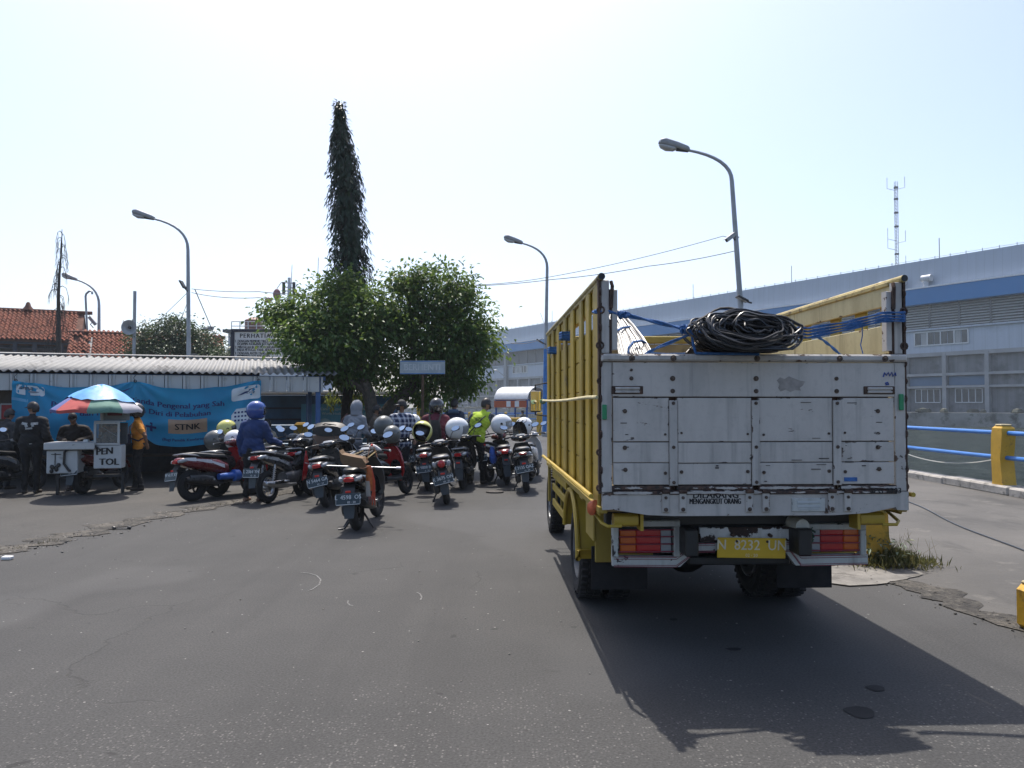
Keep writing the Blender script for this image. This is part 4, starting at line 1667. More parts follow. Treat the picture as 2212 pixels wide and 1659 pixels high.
for (a, b_, z0, z1) in bw:
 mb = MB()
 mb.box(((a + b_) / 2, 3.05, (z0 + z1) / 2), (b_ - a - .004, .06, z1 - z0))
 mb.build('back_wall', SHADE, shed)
mb = MB()
for x in (.2, 2.4, 4.6, 6.8):
 mb.box((x, 2.2, .23), (.06, .35, .44))
mb.box(((SL - 2 + XL) / 2, 2.2, .46), (SL - 2 - XL, .4, .05))
mb.build('bench', mat('bench_wood', (.07, .05, .035), .8, var=.3), shed, props={'kind': 'stuff'})
SM = Matrix.Translation(EV0) @ Matrix.Rotation(ang, 4, 'Z')
SMI = SM.inverted()

def sp(px, py, y):
 """point in shed coordinates for a pixel at shed depth y"""
 o = SMI @ Vector((0, 0, H))
 d = (SMI.to_3x3() @ (W(px, py, 10.0) - Vector((0, 0, H))))
 k = (y - o.y) / d.y
 return o + d * k

a, b_ = sp(-40, 826, .45), sp(26, 945, .45)
mb = MB()
mb.box(((a.x + b_.x) / 2, .45, (a.z + b_.z) / 2), (b_.x - a.x, .03, a.z - b_.z))
mb.build('brown_panel', mat('brown_board', (.075, .06, .045), .8, var=.25, vs=4), shed)
a, b_ = sp(2, 873, .42), sp(26, 905, .42)
po = bpy.data.objects.new('poster', None)
COL.objects.link(po)
po.parent = shed
mb = MB()
mb.box(((a.x + b_.x) / 2, .41, (a.z + b_.z) / 2), (b_.x - a.x, .012, a.z - b_.z))
mb.build('poster_sheet', mat('poster_red', (.30, .03, .03), .6, var=.3, vs=8), po)
mb = MB()
for (x, z, w, h_) in ((a.x, (a.z + b_.z) / 2, .03, a.z - b_.z), ((a.x + b_.x) / 2, a.z, b_.x - a.x, .03)):
 mb.box((x, .40, z), (w, .02, h_))
mb.build('poster_frame', mat('poster_white', (.35, .35, .34), .6), po)

# ------------------------------------------------------------------ the big banner
bu0, bu1 = sp(29, 822, -.02).x, sp(564, 824, -.02).x
BANW = bu1 - bu0
BH = 1.27
BTOP = sp(29, 822, -.02).z

def ban_top(u):
 """height of the top edge, tied up at a few points"""
 k = [(0, BTOP - .0), (.055, BTOP - .04), (.20, BTOP - .13), (.34, BTOP - .11), (.47, BTOP + .0), (.60, BTOP - .13), (.70, BTOP - .15), (.82, BTOP - .10), (1.0, BTOP + .05)]
 for (a, za), (b, zb) in zip(k[:-1], k[1:]):
  if u <= b:
   t = (u - a) / (b - a)
   t = t * t * (3 - 2 * t)
   return za + (zb - za) * t
 return k[-1][1]

def ban_bot(u):
 return BTOP - BH - .05 - .03 * math.sin(u * 7) + .16 * max(0, u - .55) * 0 - .10 * math.exp(-((u - .66) / .12) ** 2) + .10 * max(0.0, .06 - u) * 4

def ban_y(u, v):
 y = .030 * math.sin(u * 9 + v * 2.2) + .018 * math.sin(u * 23 - v * 5) + .05 * (1 - v) * math.sin(u * 5 + 1)
 for c in (.055, .47, 1.0):
  r = math.hypot((u - c) * 3.4, 1 - v)
  th = math.atan2((u - c) * 3.4, 1.02 - v)
  y += .022 * math.exp(-r * 1.1) * math.cos(th * 11)
 sag = (v - .42 + 2.6 * (u - .72) ** 2) * 14
 y += .045 * math.exp(-sag * sag * .5) * (1 if u > .45 else 0)
 sag = (v - .5 - 1.0 * (u - .25)) * 9
 y += .03 * math.exp(-sag * sag * .5) * (1 if u < .47 else 0)
 return y

def ban_pt(x, z, off=0.0):
 """x, z measured on the flat banner (0..BANW, 0..BH from the bottom) -> shed space"""
 u, v = x / BANW, z / BH
 zz = ban_bot(u) + (ban_top(u) - ban_bot(u)) * v + .17 * math.exp(-((u - .50) / .035) ** 2) * max(0, 1 - v * 2.2) ** 2
 return Vector((bu0 + x, -.06 - ban_y(u, v) - off, zz))

banner = thing('banner', 'large blue ticket banner with dark writing tied under the shed fascia', 'banner', EV0, ang)
BANB = new_mat('banner_blue')
m, nt, b = BANB
co = nt.coords(False)
xyz = nt.n('SeparateXYZ')
nt.l(co, xyz.inputs[0])
c = nt.mix(nt.ramp(nt.noise(co, 1.2, 3), .35, .65), (.005, .22, .42), (.012, .30, .52))
nt.l(c, b.inputs['Base Color'])
b.inputs['Roughness'].default_value = .5
tr = nt.n('BsdfTranslucent')
nt.l(c, tr.inputs['Color'])
mx = nt.n('MixShader')
mx.inputs[0].default_value = .25
nt.l(b.outputs[0], mx.inputs[1])
nt.l(tr.outputs[0], mx.inputs[2])
nt.l(mx.outputs[0], m.node_tree.nodes['Material Output'].inputs['Surface'])
BANB = m
mb = MB()
NU, NV = 150, 40
mb.add([ban_pt(BANW * i / NU, BH * j / NV) for j in range(NV + 1) for i in range(NU + 1)],
 [(j * (NU + 1) + i, j * (NU + 1) + i + 1, (j + 1) * (NU + 1) + i + 1, (j + 1) * (NU + 1) + i) for j in range(NV) for i in range(NU)])
bo = mb.build('cloth', BANB, banner, smooth=80)

def ban_shape(name, poly, m, off=.004, sub=8):
 """flat print laid on the banner, subdivided so that it follows the folds"""
 bm = bmesh.new()
 bm.faces.new([bm.verts.new((x, 0, z)) for x, z in poly])
 for k in range(sub):
  d = [e for e in bm.edges if e.calc_length() > .12]
  if not d:
   break
  bmesh.ops.triangulate(bm, faces=bm.faces)
  d = [e for e in bm.edges if e.calc_length() > .12]
  bmesh.ops.subdivide_edges(bm, edges=d, cuts=1, use_grid_fill=False)
 bmesh.ops.triangulate(bm, faces=bm.faces)
 mb = MB()
 mb.add([ban_pt(v.co.x, v.co.z, off) for v in bm.verts], [])
 bm.verts.index_update()
 for f in bm.faces:
  mb.f.append(tuple(v.index for v in f.verts))
  mb.m.append(0)
 bm.free()
 return mb.build(name, m, banner, smooth=60)

def ban_x(px):
 return sp(px, 880, -.05).x - bu0

def ban_z(py, px=300):
 z = sp(px, py, -.06).z
 u = ban_x(px) / BANW
 return (z - ban_bot(u)) / (ban_top(u) - ban_bot(u)) * BH

def ban_text(s, px, py, size, m, sx=1.0, bold=.006, off=.006, spacing=1.0):
 mb = MB()
 vs, fs = text_geo(s, size, 'CENTER', sx, spacing)
 x0, z0 = ban_x(px), ban_z(py, px)
 for db in (-bold, bold):
  mb.add([ban_pt(x0 + x + db, z0 + z, off + (.0008 if db > 0 else 0)) for x, z in vs], fs)
 return mb.build('lettering', m, banner, smooth=0)

NAVY = mat('banner_navy', (.005, .022, .12), .6, var=.1)
BWH = mat('banner_white', (.55, .60, .62), .6, var=.1)
BTAN = mat('banner_tan', (.34, .24, .16), .6, var=.15)
BLT = mat('banner_light', (.10, .32, .50), .6, var=.1)
ban_text('Pastikan Membawa Tanda Pengenal yang Sah', 304, 866, .165, NAVY, sx=1.12)
ban_text('dan Mengisi Data Diri di Pelabuhan', 318, 888, .155, NAVY, sx=1.15)
zz = ban_z(923, 327)
xx = ban_x(327)
for w_, h_ in ((.20, .05), (.05, .20)):
 ban_shape('plus_sign', [(xx - w_ / 2, zz - h_ / 2), (xx + w_ / 2, zz - h_ / 2), (xx + w_ / 2, zz + h_ / 2), (xx - w_ / 2, zz + h_ / 2)], NAVY, .005 + w_ * .01)
x0, x1, z0, z1 = ban_x(364), ban_x(448), ban_z(937, 405), ban_z(907, 405)
ban_shape('tan_box', [(x0, z0), (x1, z0), (x1, z1), (x0, z1)], BTAN, .005)
ban_text('STNK', 406, 923, .185, INK, sx=1.1, off=.010)
ban_text('(Bagi Pemilik Kendaraan)', 400, 951, .085, NAVY, sx=1.05, bold=.002)
z1 = BH - .03

def rr(x0, x1, z0, z1, r=.05):
 p = []
 for (cx_, cz_, a0) in ((x1 - r, z0 + r, -90), (x1 - r, z1 - r, 0), (x0 + r, z1 - r, 90), (x0 + r, z0 + r, 180)):
  for k in range(5):
   a = R(a0 + 90 * k / 4)
   p.append((cx_ + r * math.cos(a), cz_ + r * math.sin(a)))
 return p

ban_shape('white_field', rr(ban_x(36), ban_x(96), BH - .25, BH - .06), BWH, .004)
ban_text('bumn', 55, 838, .12, mat('grey_print', (.10, .13, .17), .6), off=.009)
ban_shape('grey_bar', rr(ban_x(62), ban_x(92), BH - .20, BH - .165, .015), mat('grey_print2', (.2, .23, .26), .6), .008)
ban_shape('white_field', rr(ban_x(500), ban_x(562), BH - .36, BH - .08), BWH, .004)
sw = [(ban_x(512), BH - .25), (ban_x(526), BH - .20), (ban_x(540), BH - .15), (ban_x(553), BH - .13), (ban_x(541), BH - .17), (ban_x(533), BH - .22), (ban_x(522), BH - .245)]
ban_shape('swoosh', sw, NAVY, .008)
ban_text('asdp', 541, 846, .10, mat('grey_print', (.10, .13, .17), .6), off=.009, bold=.001)
ban_shape('light_band', [(.0, BH * .70), (ban_x(62), BH * .69), (ban_x(62), BH * .735), (0, BH * .745)], BLT, .005)
sw = [(ban_x(243), BH * .905), (ban_x(262), BH * .88), (ban_x(268), BH * .885), (ban_x(286), BH * .91), (ban_x(272), BH * .865), (ban_x(260), BH * .865)]
ban_shape('swoosh', sw, NAVY, .008)
fx, fz = ban_x(500), BH * .14
hull = [(0, .10), (.62, .10), (.70, .34), (.50, .33), (.50, .42), (.42, .42), (.42, .56), (.10, .56), (.10, .43), (0, .43)]
ban_shape('printed_ferry', [(fx + x, fz + z) for x, z in hull], BWH, .005)
mb = MB()
for r_ in range(3):
 for k in range(6):
  x, z = fx + .06 + k * .07, fz + .29 + r_ * .085
  mb.add([ban_pt(x + dx, z + dz, .010) for dx, dz in ((0, 0), (.042, 0), (.042, .04), (0, .04))], [(0, 1, 2, 3)])
mb.build('printed_windows', NAVY, banner, smooth=0, props={'kind': 'stuff'})
for u in (.012, .47, .99):
 p = ban_pt(u * BANW, BH - .01)
 mb = MB()
 mb.tube([p, p + Vector((-.03, .0, .09)), p + Vector((.02, .03, .16))], .006, 5)
 mb.torus(p + Vector((0, 0, .02)), (0, 1, .3), .025, .008, 10, 5)
 mb.build('tie', BLACK, banner)

# ================================================================== second canopy and poster behind
kio = thing('ticket_counter', 'blue ticket counter with a pale roof edge behind the shed and trees', 'kiosk', W(700, 900, 23.5) * Vector((1, 1, 0)) if False else Vector((W(700, 900, 23.5).x, 23.5, 0)), R(3))
KM = Vector((W(700, 900, 23.5).x, 23.5, 0))
DBLUE = mat('counter_blue', (.03, .10, .19), .6, var=.25, vs=2)
TEALB = mat('counter_teal', (.035, .14, .22), .6, var=.2, vs=1.5)
mb = MB()
mb.box((0, 0, 2.02), (4.6, 2.6, .10), b=.02)
mb.build('roof', mat('counter_roof', (.62, .58, .50), .6, var=.1), kio)
mb = MB()
mb.box((0, .9, .98), (4.3, .10, 1.95))
mb.build('back_wall', DBLUE, kio)
for x0, x1, m_ in ((-2.2, -.35, DBLUE), (-.3, 1.35, TEALB), (1.4, 2.2, DBLUE)):
 mb = MB()
 mb.box(((x0 + x1) / 2, .3, .55), (x1 - x0, .08, 1.1), b=.01)
 mb.build('front_panel', m_, kio)
for x in (-2.2, -.3, 2.2):
 mb = MB()
 mb.box((x, -.9, 1.0), (.09, .09, 2.0), b=.006)
 mb.build('post', BLUEPOST, kio)
mb = MB()
for k in range(4):
 mb.box((-1.25, .82, .5 + k * .35), (1.7, .03, .05))
mb.build('shelf', mat('shelf_dark', (.02, .035, .06), .6), kio)
pa, pb = W(652, 873, 22.9), W(842, 935, 22.9)
poster = thing('health_poster', 'light blue mask-wearing poster with a cartoon face behind the shed post', 'poster', ((pa.x + pb.x) / 2, 22.9, (pa.z + pb.z) / 2), R(3))
pw_, ph_ = pb.x - pa.x, pa.z - pb.z
mb = MB()
mb.box((0, 0, 0), (pw_, .015, ph_))
mb.build('sheet', mat('poster_blue', (.06, .24, .36), .6, var=.12, vs=3), poster)
mb = MB()
text_on(mb, 'Cara Menggunakan Masker menurut', .115, (.05, -.010, ph_ * .33), (1, 0, 0), (0, 0, 1), sx=.95, bold=.003)
text_on(mb, 'World Health Organization (WHO)', .115, (.10, -.010, ph_ * .17), (1, 0, 0), (0, 0, 1), sx=.95, bold=.003)
mb.build('lettering', mat('poster_letter', (.30, .44, .50), .6), poster, smooth=0)
FACE = mat('poster_face', (.45, .45, .40), .6)
for cx_ in (-.62, .10):
 mb = MB()
 mb.cyl((cx_, -.012, -ph_ * .27), (cx_, -.008, -ph_ * .27), .235, n=24)
 mb.build('round_picture', FACE if cx_ > 0 else mat('poster_disc', (.20, .36, .42), .6), poster, smooth=0)
mb = MB()
for k in range(9):
 a = R(20 + 140 * k / 8)
 mb.cyl((.10 + .15 * math.cos(a), -.016, -ph_ * .22 + .12 * math.sin(a)), (.10 + .15 * math.cos(a), -.0125, -ph_ * .22 + .12 * math.sin(a)), .055, n=10)
for x in (.04, .16):
 mb.cyl((x, -.016, -ph_ * .30), (x, -.0125, -ph_ * .30), .017, n=8)
mb.build('printed_hair', INK, poster, smooth=0, props={'kind': 'stuff'})
r2 = thing('yard_railing', 'pale blue pipe railing on yellow posts in front of the ticket counter', 'railing', (W(640, 920, 20).x, 20, 0), R(2))
for x in (-1.05, .12, 1.25, 2.5):
 mb = MB()
 wavy_post(mb, 1.2, .26, .3, 0)
 fixnormals(mb.build('post', YEL, r2, smooth=30)).location = (x, 0, 0)
for z in (.62, 1.10):
 mb = MB()
 mb.tube([(-1.6, 0, z), (3.2, 0, z)], .04, 8)
 mb.build('pipe', mat('rail_pale', (.16, .28, .42), .4), r2)
yb = thing('yellow_booth', 'yellow painted booth half hidden behind the sign pole and leaves', 'booth', (W(918, 890, 27).x, 27, 0), R(0))
YB = mat('booth_yellow', (.55, .33, .02), .6, var=.15)
mb = MB()
mb.box((0, .6, .95), (.62, 1.0, 1.9), b=.03)
mb.build('wall', YB, yb)
mb = MB()
mb.box((0, .09, 1.45), (.36, .012, .40))
mb.build('window', WGLASS, yb)
mb = MB()
mb.box((0, .55, 1.93), (.8, 1.2, .06), b=.02)
mb.build('roof', BLUEPOST, yb)

# ================================================================== tiled houses at the far left
TILE = mat('roof_tile', (.22, .064, .032), .85, var=.45, vs=3.2, dirt=(.11, .05, .032), dthr=.56, ds=1.6)
TILE2 = mat('roof_tile_dark', (.13, .055, .035), .9, var=.3, vs=3)
WOOD = mat('dark_timber', (.045, .05, .065), .8, var=.3, vs=3)

def tiled(parent, p0, xd, yd, nx_, ny_, wx, wy, seed, gaps=()):
 """rows of curved tiles: each tile a small S-shaped piece, joined into one mesh"""
 q = random.Random(seed)
 mb = MB()
 nrm = Vector(xd).cross(Vector(yd)).normalized()
 xd, yd = Vector(xd).normalized(), Vector(yd).normalized()
 prof = [(0, .0), (.18, .065), (.40, .09), (.62, .06), (.80, .0), (1.04, -.005)]
 for j in range(ny_):
  for i in range(nx_):
   if (i, j) in gaps:
    continue
   o = Vector(p0) + xd * (i * wx + q.uniform(-.012, .012)) + yd * (j * wy + q.uniform(-.012, .012)) + nrm * q.uniform(0, .012)
   lift = .07 + q.uniform(-.012, .02)
   a = [o + xd * (x * wx) + nrm * (h * 1.35 + lift) for x, h in prof]
   b = [o + xd * (x * wx) + yd * (wy * 1.12) + nrm * (h * 1.35 + .002) for x, h in prof]
   c = [p - nrm * .03 for p in a]
   n = len(prof)
   mb.add(a + b + c, [(k, k + 1, n + k + 1, n + k) for k in range(n - 1)] + [(k + 1, k, 2 * n + k, 2 * n + k + 1) for k in range(n - 1)])
 return mb

def house(label, rl, rr_, el_z, Yr, slope, wx, name, posts):
 """roof plane facing the viewer: ridge from pixel rl to rr_, at depth Yr"""
 A, B = W(rl[0], rl[1], Yr), W(rr_[0], rr_[1], Yr * (HY - rl[1]) / (HY - rr_[1]))
 B.z = A.z
 hx = (B - A)
 Lr = hx.length
 xd = hx.normalized()
 back = Vector((-xd.y, xd.x, 0))
 run = (A.z - el_z) / math.tan(slope)
 base = Vector((A.x, A.y, 0))
 rz = math.atan2(xd.y, xd.x)
 t = thing('tiled_house', label, 'house', base, rz)
 ny_ = int((A.z - el_z) / math.sin(slope) / .30) + 1
 nx_ = int(Lr / wx)
 yd = Vector((0, run, A.z - el_z)).normalized()
 gaps = set()
 return t, A.z, Lr, run, yd, nx_, ny_

t1, RZ, LR, run, yd, nx_, ny_ = house('open-sided house with a patched red tile roof at the left edge', (-120, 664), (183, 677), 5.55, 46.0, R(38), .235, 'a', 1)
g = {(nx_ - 1, j) for j in range(5, 12)} | {(nx_ - 2, 3), (nx_ - 1, 4)}
fixme = tiled(t1, (0, -run, 5.5), (1, 0, 0), yd, nx_, ny_, .235, .30, 5, g)
fixme.build('roof_tiles', TILE, t1, smooth=50, props={'kind': 'stuff'})
mb = MB()
mb.quad((0, -run + .02, 5.42), (LR, -run + .02, 5.42), (LR, 0, RZ - .1), (0, 0, RZ - .1))
mb.quad((0, run, 5.5), (LR, run, 5.5), (LR, 0, RZ - .06), (0, 0, RZ - .06))
mb.prism([(LR - .05, -run, 5.45), (LR - .05, run, 5.45), (LR - .05, 0, RZ - .08)], (-.1, 0, 0))
mb.build('roof_boards', TILE2, t1, smooth=0)
mb = MB()
k = 0
x = 0
while x < LR:
 mb.cyl((x, 0, RZ + .02), (x + .62, 0, RZ + .035), .13, .11, 8)
 x += .6
mb.build('ridge_tiles', TILE2, t1, props={'kind': 'stuff'})
fx_ = (W(28, 660, 46.3).x - t1.location.x) / math.cos(t1.rotation_euler.z)
mb = MB()
mb.skin([mb.ring((fx_, 0, RZ + .05), (0, 0, 1), .33, 10), mb.ring((fx_, 0, RZ + .15), (0, 0, 1), .28, 10), mb.ring((fx_, 0, RZ + .32), (0, 0, 1), .16, 10), mb.ring((fx_, 0, RZ + .48), (0, 0, 1), .12, 10), mb.ring((fx_, 0, RZ + .56), (0, 0, 1), .05, 10)])
mb.build('roof_finial', TILE2, t1)
for x in [LR - .35 - k * 2.05 for k in range(5)] + [LR - 1.0, LR - 3.4]:
 for y in (-run + .25, run - .3):
  mb = MB()
  mb.box((x, y, 2.75), (.22, .22, 5.5), b=.02)
  mb.build('post', WOOD, t1)
for y in (-run + .2, run - .3):
 mb = MB()
 mb.box((LR / 2, y, 5.38), (LR, .14, .2))
 mb.box((LR / 2, y, 4.72), (LR, .12, .16))
 mb.build('beam', WOOD, t1)
mb = MB()
mb.box((LR / 2, 0, 5.05), (LR, run * 1.7, .05))
mb.build('ceiling', mat('ceiling_grey', (.10, .11, .13), .9, var=.3, vs=1), t1)
mb = MB()
mb.box((LR / 2, 0, 1.5), (LR - .2, run * 1.8, 3.0))
mb.build('lower_wall', WOOD, t1)
mb = MB()
mb.box((LR - 5.2, -run + .5, 3.9), (.9, .06, 1.9))
mb.build('door_panel', WOOD, t1)
for (xa, xb) in ((LR - 3.9, LR - 2.7), (LR - 1.9, LR - .9), (LR - 2.8, LR - 3.6)):
 mb = MB()
 mb.tube([(xa, run - .3, 3.0), (xb, run - .3, 4.7)], .025, 4)
 mb.build('brace', STEEL, t1)
t2, RZ2, LR2, run2, yd2, nx2, ny2 = house('lower house roof of red tiles left of the bushy tree', (150, 718), (482, 730), 3.4, 44.0, R(38), .235, 'b', 0)
q = random.Random(3)
g = {(q.randrange(0, 5), q.randrange(2, ny2)) for k in range(14)}
tiled(t2, (0, -run2, 3.35), (1, 0, 0), yd2, nx2, ny2, .235, .30, 9, g).build('roof_tiles', TILE, t2, smooth=50, props={'kind': 'stuff'})
mb = MB()
mb.quad((0, -run2 + .02, 3.27), (LR2, -run2 + .02, 3.27), (LR2, 0, RZ2 - .1), (0, 0, RZ2 - .1))
mb.quad((0, run2, 3.3), (LR2, run2, 3.3), (LR2, 0, RZ2 - .06), (0, 0, RZ2 - .06))
mb.build('roof_boards', TILE2, t2, smooth=0)
mb = MB()
x = 0
while x < LR2:
 mb.cyl((x, 0, RZ2 + .02), (x + .62, 0, RZ2 + .035), .12, .10, 8)
 x += .6
mb.build('ridge_tiles', TILE2, t2, props={'kind': 'stuff'})
mb = MB()
gx = (W(187, 740, 43).x - t2.location.x)
for k in range(6):
 mb.box((1.12, -run2 + .05 + yd2.y * (.35 + k * .55), 3.47 + yd2.z * (.35 + k * .55)), (.2, .5, .04), Euler((R(38), 0, 0)).to_matrix())
mb.build('cement_strip', CONC, t2)
mb = MB()
mb.box((LR2 / 2, 0, 1.6), (LR2 - .4, run2 * 1.7, 3.2))
mb.build('wall', mat('house_wall', (.22, .20, .18), .9, var=.2, vs=1), t2)
pp = W(188, 712, 45)
hp = thing('vent_pipe', 'thin dark pipe with a hooked top beside the tiled gable', 'pipe', (pp.x, 45, 0))
mb = MB()
zt = W(188, 640, 45).z
mb.tube([(-.05, 0, 0), (0, 0, pp.z), (-.12, 0, zt), (-.08, 0, zt + .15), (.12, 0, zt + .32), (.26, 0, zt + .26), (.28, 0, zt + .12)], .06, 7)
mb.build('tube', GALV, hp)

# ================================================================== street lamps, poles, wires
LENS = mat('lamp_glass', (.42, .43, .43), .25, var=.1)
LHEAD = mat('lamp_housing', (.30, .31, .32), .5, .2, var=.15)

def street_lamp(label, base, toppx, headpx, Y, lean_px=0, blue=0.0, r=.085, bend=None):
 """post to the bend, curved arm, lantern; pixels are where they appear at depth Y"""
 t = thing('street_lamp', label, 'street lamp', base, 0, 'curved-arm street lamps')
 B = Vector(base)
 top = W(*toppx, Y) - B
 hd = W(*headpx, Y) - B
 bl = Vector((top.x * .0, 0, 0))
 mb = MB()
 mb.cyl((0, 0, 0), (0, 0, .25), r * 2.0, r * 1.7, 8)
 mb.build('base', CONC, t)
 z1 = top.z * .52
 p1 = Vector((0, 0, 0)).lerp(Vector((top.x, top.y, top.z)), .52)
 if blue:
  pb_ = Vector((0, 0, 0)).lerp(top, blue / top.z)
  mb = MB()
  mb.cyl((0, 0, .02), pb_, r * 1.42, r * 1.36, 12)
  mb.build('painted_foot', mat('lamp_blue', (.02, .16, .46), .5, var=.2, dirt=(.08, .12, .2), dthr=.62, ds=4), t)
 mb = MB()
 mb.cyl((0, 0, .01), p1, r * 1.3, r * 1.22, 12)
 mb.build('lower_post', GALV, t)
 mb = MB()
 c1 = top + Vector((0, 0, (hd.z - top.z) * .75))
 pts = [p1 - (top - p1).normalized() * .05, p1.lerp(top, .5), top]
 for k in range(1, 9):
  u = k / 8
  q = top * (1 - u) ** 2 + c1 * 2 * u * (1 - u) + (hd + (top + Vector((0, 0, 0)) - hd) * .0) * u * u
  pts.append(q)
 mb.tube(pts, [r * 1.1, r * 1.05, r * .9] + [r * (.85 - .3 * k / 8) for k in range(1, 9)], 10)
 mb.build('curved_arm', GALV, t)
 d = (pts[-1] - pts[-2]).normalized()
 up = Vector((0, 1, 0)).cross(d)
 if up.z < 0:
  up = -up
 side = d.cross(up)
 M3 = Matrix((side, d, up)).transposed()
 hp_ = bpy.data.objects.new('lantern', None)
 COL.objects.link(hp_)
 hp_.parent = t
 hp_.matrix_local = Matrix.Translation(pts[-1]) @ M3.to_4x4() @ Matrix.Scale(1.25, 4)
 mb = MB()
 mb.loft([(-.06, 0, .02, .05, .05, 3), (.0, 0, .03, .09, .07, 4), (.28, 0, .055, .13, .085, 4), (.62, 0, .075, .155, .10, 3.5), (.74, 0, .06, .12, .07, 3), (.78, 0, .05, .05, .03, 2.5)], 16)
 mb.build('housing', LHEAD, hp_)
 mb = MB()
 mb.loft([(.26, 0, -.03, .03, .01, 2.2), (.34, 0, -.05, .12, .05, 2.2), (.54, 0, -.06, .14, .075, 2.2), (.70, 0, -.04, .11, .05, 2.2), (.755, 0, -.02, .04, .015, 2.2)], 14)
 mb.build('glass_bowl', LENS, hp_)
 mb = MB()
 mb.loft([(-.04, 0, -.03, .045, .025, 3), (.28, 0, -.045, .075, .04, 3)], 10)
 mb.build('gear_box', BLACK, hp_)
 return t, top

def floodlight(parent, p, yaw, pitch_=R(35), s=1.0, panel=True):
 f = bpy.data.objects.new('floodlight', None)
 COL.objects.link(f)
 f.parent = parent
 f.location = p
 f.rotation_euler = (0, pitch_, yaw)
 mb = MB()
 mb.box((0, 0, 0), (.34 * s, .30 * s, .06 * s), b=.015)
 mb.build('flood_case', BLACK, f)
 mb = MB()
 mb.box((0, 0, -.032 * s), (.27 * s, .23 * s, .008), b=.002)
 mb.build('flood_glass', LENS, f)
 mb = MB()
 mb.tube([(.17 * s, 0, 0), (.30 * s, 0, .03)], .025 * s, 6)
 mb.build('flood_bracket', BLACK, f)
 return f

def cctv(parent, p, yaw, pitch_, s=1.0):
 f = bpy.data.objects.new('camera', None)
 COL.objects.link(f)
 f.parent = parent
 f.location = p
 f.rotation_euler = (0, pitch_, yaw)
 mb = MB()
 mb.loft([(-.20 * s, 0, 0, .055 * s, .055 * s, 4), (.20 * s, 0, 0, .055 * s, .055 * s, 4)], 12, axis='X')
 mb.box((-.03 * s, 0, .065 * s), (.46 * s, .13 * s, .012 * s))
 mb.build('camera_body', mat('cctv_grey', (.36, .37, .38), .5), f)
 mb = MB()
 mb.cyl((-.20 * s, 0, 0), (-.206 * s, 0, 0), .045 * s, n=10)
 mb.build('camera_lens', BLACK, f)
 mb = MB()
 mb.tube([(.05 * s, 0, -.05 * s), (.06 * s, 0, -.14 * s), (.25 * s, 0, -.14 * s)], .018 * s, 6)
 mb.build('camera_arm', BLACK, f)
 return f

def horn(parent, p, axis, s=1.0):
 f = bpy.data.objects.new('horn_speaker', None)
 COL.objects.link(f)
 f.parent = parent
 f.location = p
 a = Vector(axis).normalized()
 mb = MB()
 mb.skin([mb.ring(a * z, a, r * s, 20) for z, r in ((-.30, .07), (-.16, .08), (-.12, .05), (.0, .10), (.14, .19), (.20, .26), (.21, .265), (.195, .25), (.12, .17), (.02, .09))])
 fixnormals(mb.build('horn', mat('horn_grey', (.36, .37, .37), .5, var=.15), f))
 mb = MB()
 mb.ell(a * .10, .06 * s, 10, 6)
 mb.build('horn_core', BLACK, f)
 return f

b1 = Vector((W(1612, 660, 25.3).x + .12, 25.3, 0))
l1, top1 = street_lamp('nearest grey street lamp behind the truck bed with a camera halfway up', b1, (1581, 392), (1484, 324), 25.3, r=.082, blue=2.6)
M_ = lambda px, py, Y, base: W(px, py, Y) - Vector(base)
cctv(l1, M_(1577, 514, 25.3, b1) + Vector((0, -.12, 0)), R(20), R(-35), 1.1)
floodlight(l1, M_(1600, 647, 25.3, b1) + Vector((0, -.15, 0)), R(0), R(28), 1.15)
b2 = Vector((G(1176, 943).x, G(1176, 943).y, 0))
l2, top2 = street_lamp('grey street lamp with a blue painted foot left of the truck', b2, (1182, 578), (1126, 525), b2.y, r=.085, blue=4.6)
floodlight(l2, M_(1166, 738, b2.y, b2) + Vector((0, -.15, 0)), R(0), R(30), 1.2)
b3 = Vector((W(410, 875, 34.6).x, 34.6, 0))
l3, top3 = street_lamp('tall grey street lamp with floodlight behind the shed roof', b3, (406, 540), (330, 472), 34.6, r=.082)
floodlight(l3, M_(398, 616, 34.6, b3) + Vector((0, -.15, 0)), R(0), R(60), 1.2)
horn(l3, M_(419, 776, 34.6, b3) + Vector((.1, -.2, 0)), (.35, -1, -.05), .95)
b4 = Vector((W(214, 875, 50).x, 50, 0))
l4, top4 = street_lamp('farthest street lamp at the left, in front of the lower tiled roof', b4, (214, 660), (164, 604), 50, r=.095)
cctv(l4, M_(206, 694, 50, b4) + Vector((-.1, -.2, 0)), R(10), R(50), 1.6)
b5 = Vector((W(425, 875, 60).x, 60, 0))
l5, top5 = street_lamp('distant lamp head pointing right above the bushy tree', b5, (424, 722), (436, 714), 60, r=.10)
b6 = Vector((W(288, 875, 37).x, 37, 0))
sp_ = thing('speaker_pole', 'grey pole with two horn loudspeakers left of the bushy tree', 'loudspeaker pole', b6)
mb = MB()
zt = W(288, 629, 37).z
mb.cyl((0, 0, 0), (0, 0, zt), .075, n=10)
mb.build('pole', GALV, sp_)
horn(sp_, M_(286, 709, 37, b6) + Vector((.02, -.22, 0)), (.1, -1, 0), 1.35)
horn(sp_, M_(281, 705, 37, b6) + Vector((-.15, .1, .02)), (-1, -.4, 0), 1.2)

def wire_(label, pts, r=.012, sag=0.0, n=14):
 pts = [Vector(p) for p in pts]
 t = []
 for (a, b) in zip(pts[:-1], pts[1:]):
  for k in range(n):
   u = k / n
   t.append(a.lerp(b, u) - Vector((0, 0, sag * 4 * u * (1 - u))))
 t.append(pts[-1])
 o = pts[0]
 mb = MB()
 mb.tube([p - o for p in t], r, 5)
 w = mb.build('overhead_wire', mat('wire_grey', (.10, .10, .105), .6), None)
 w.location = o
 return tag(w, label, 'wire')

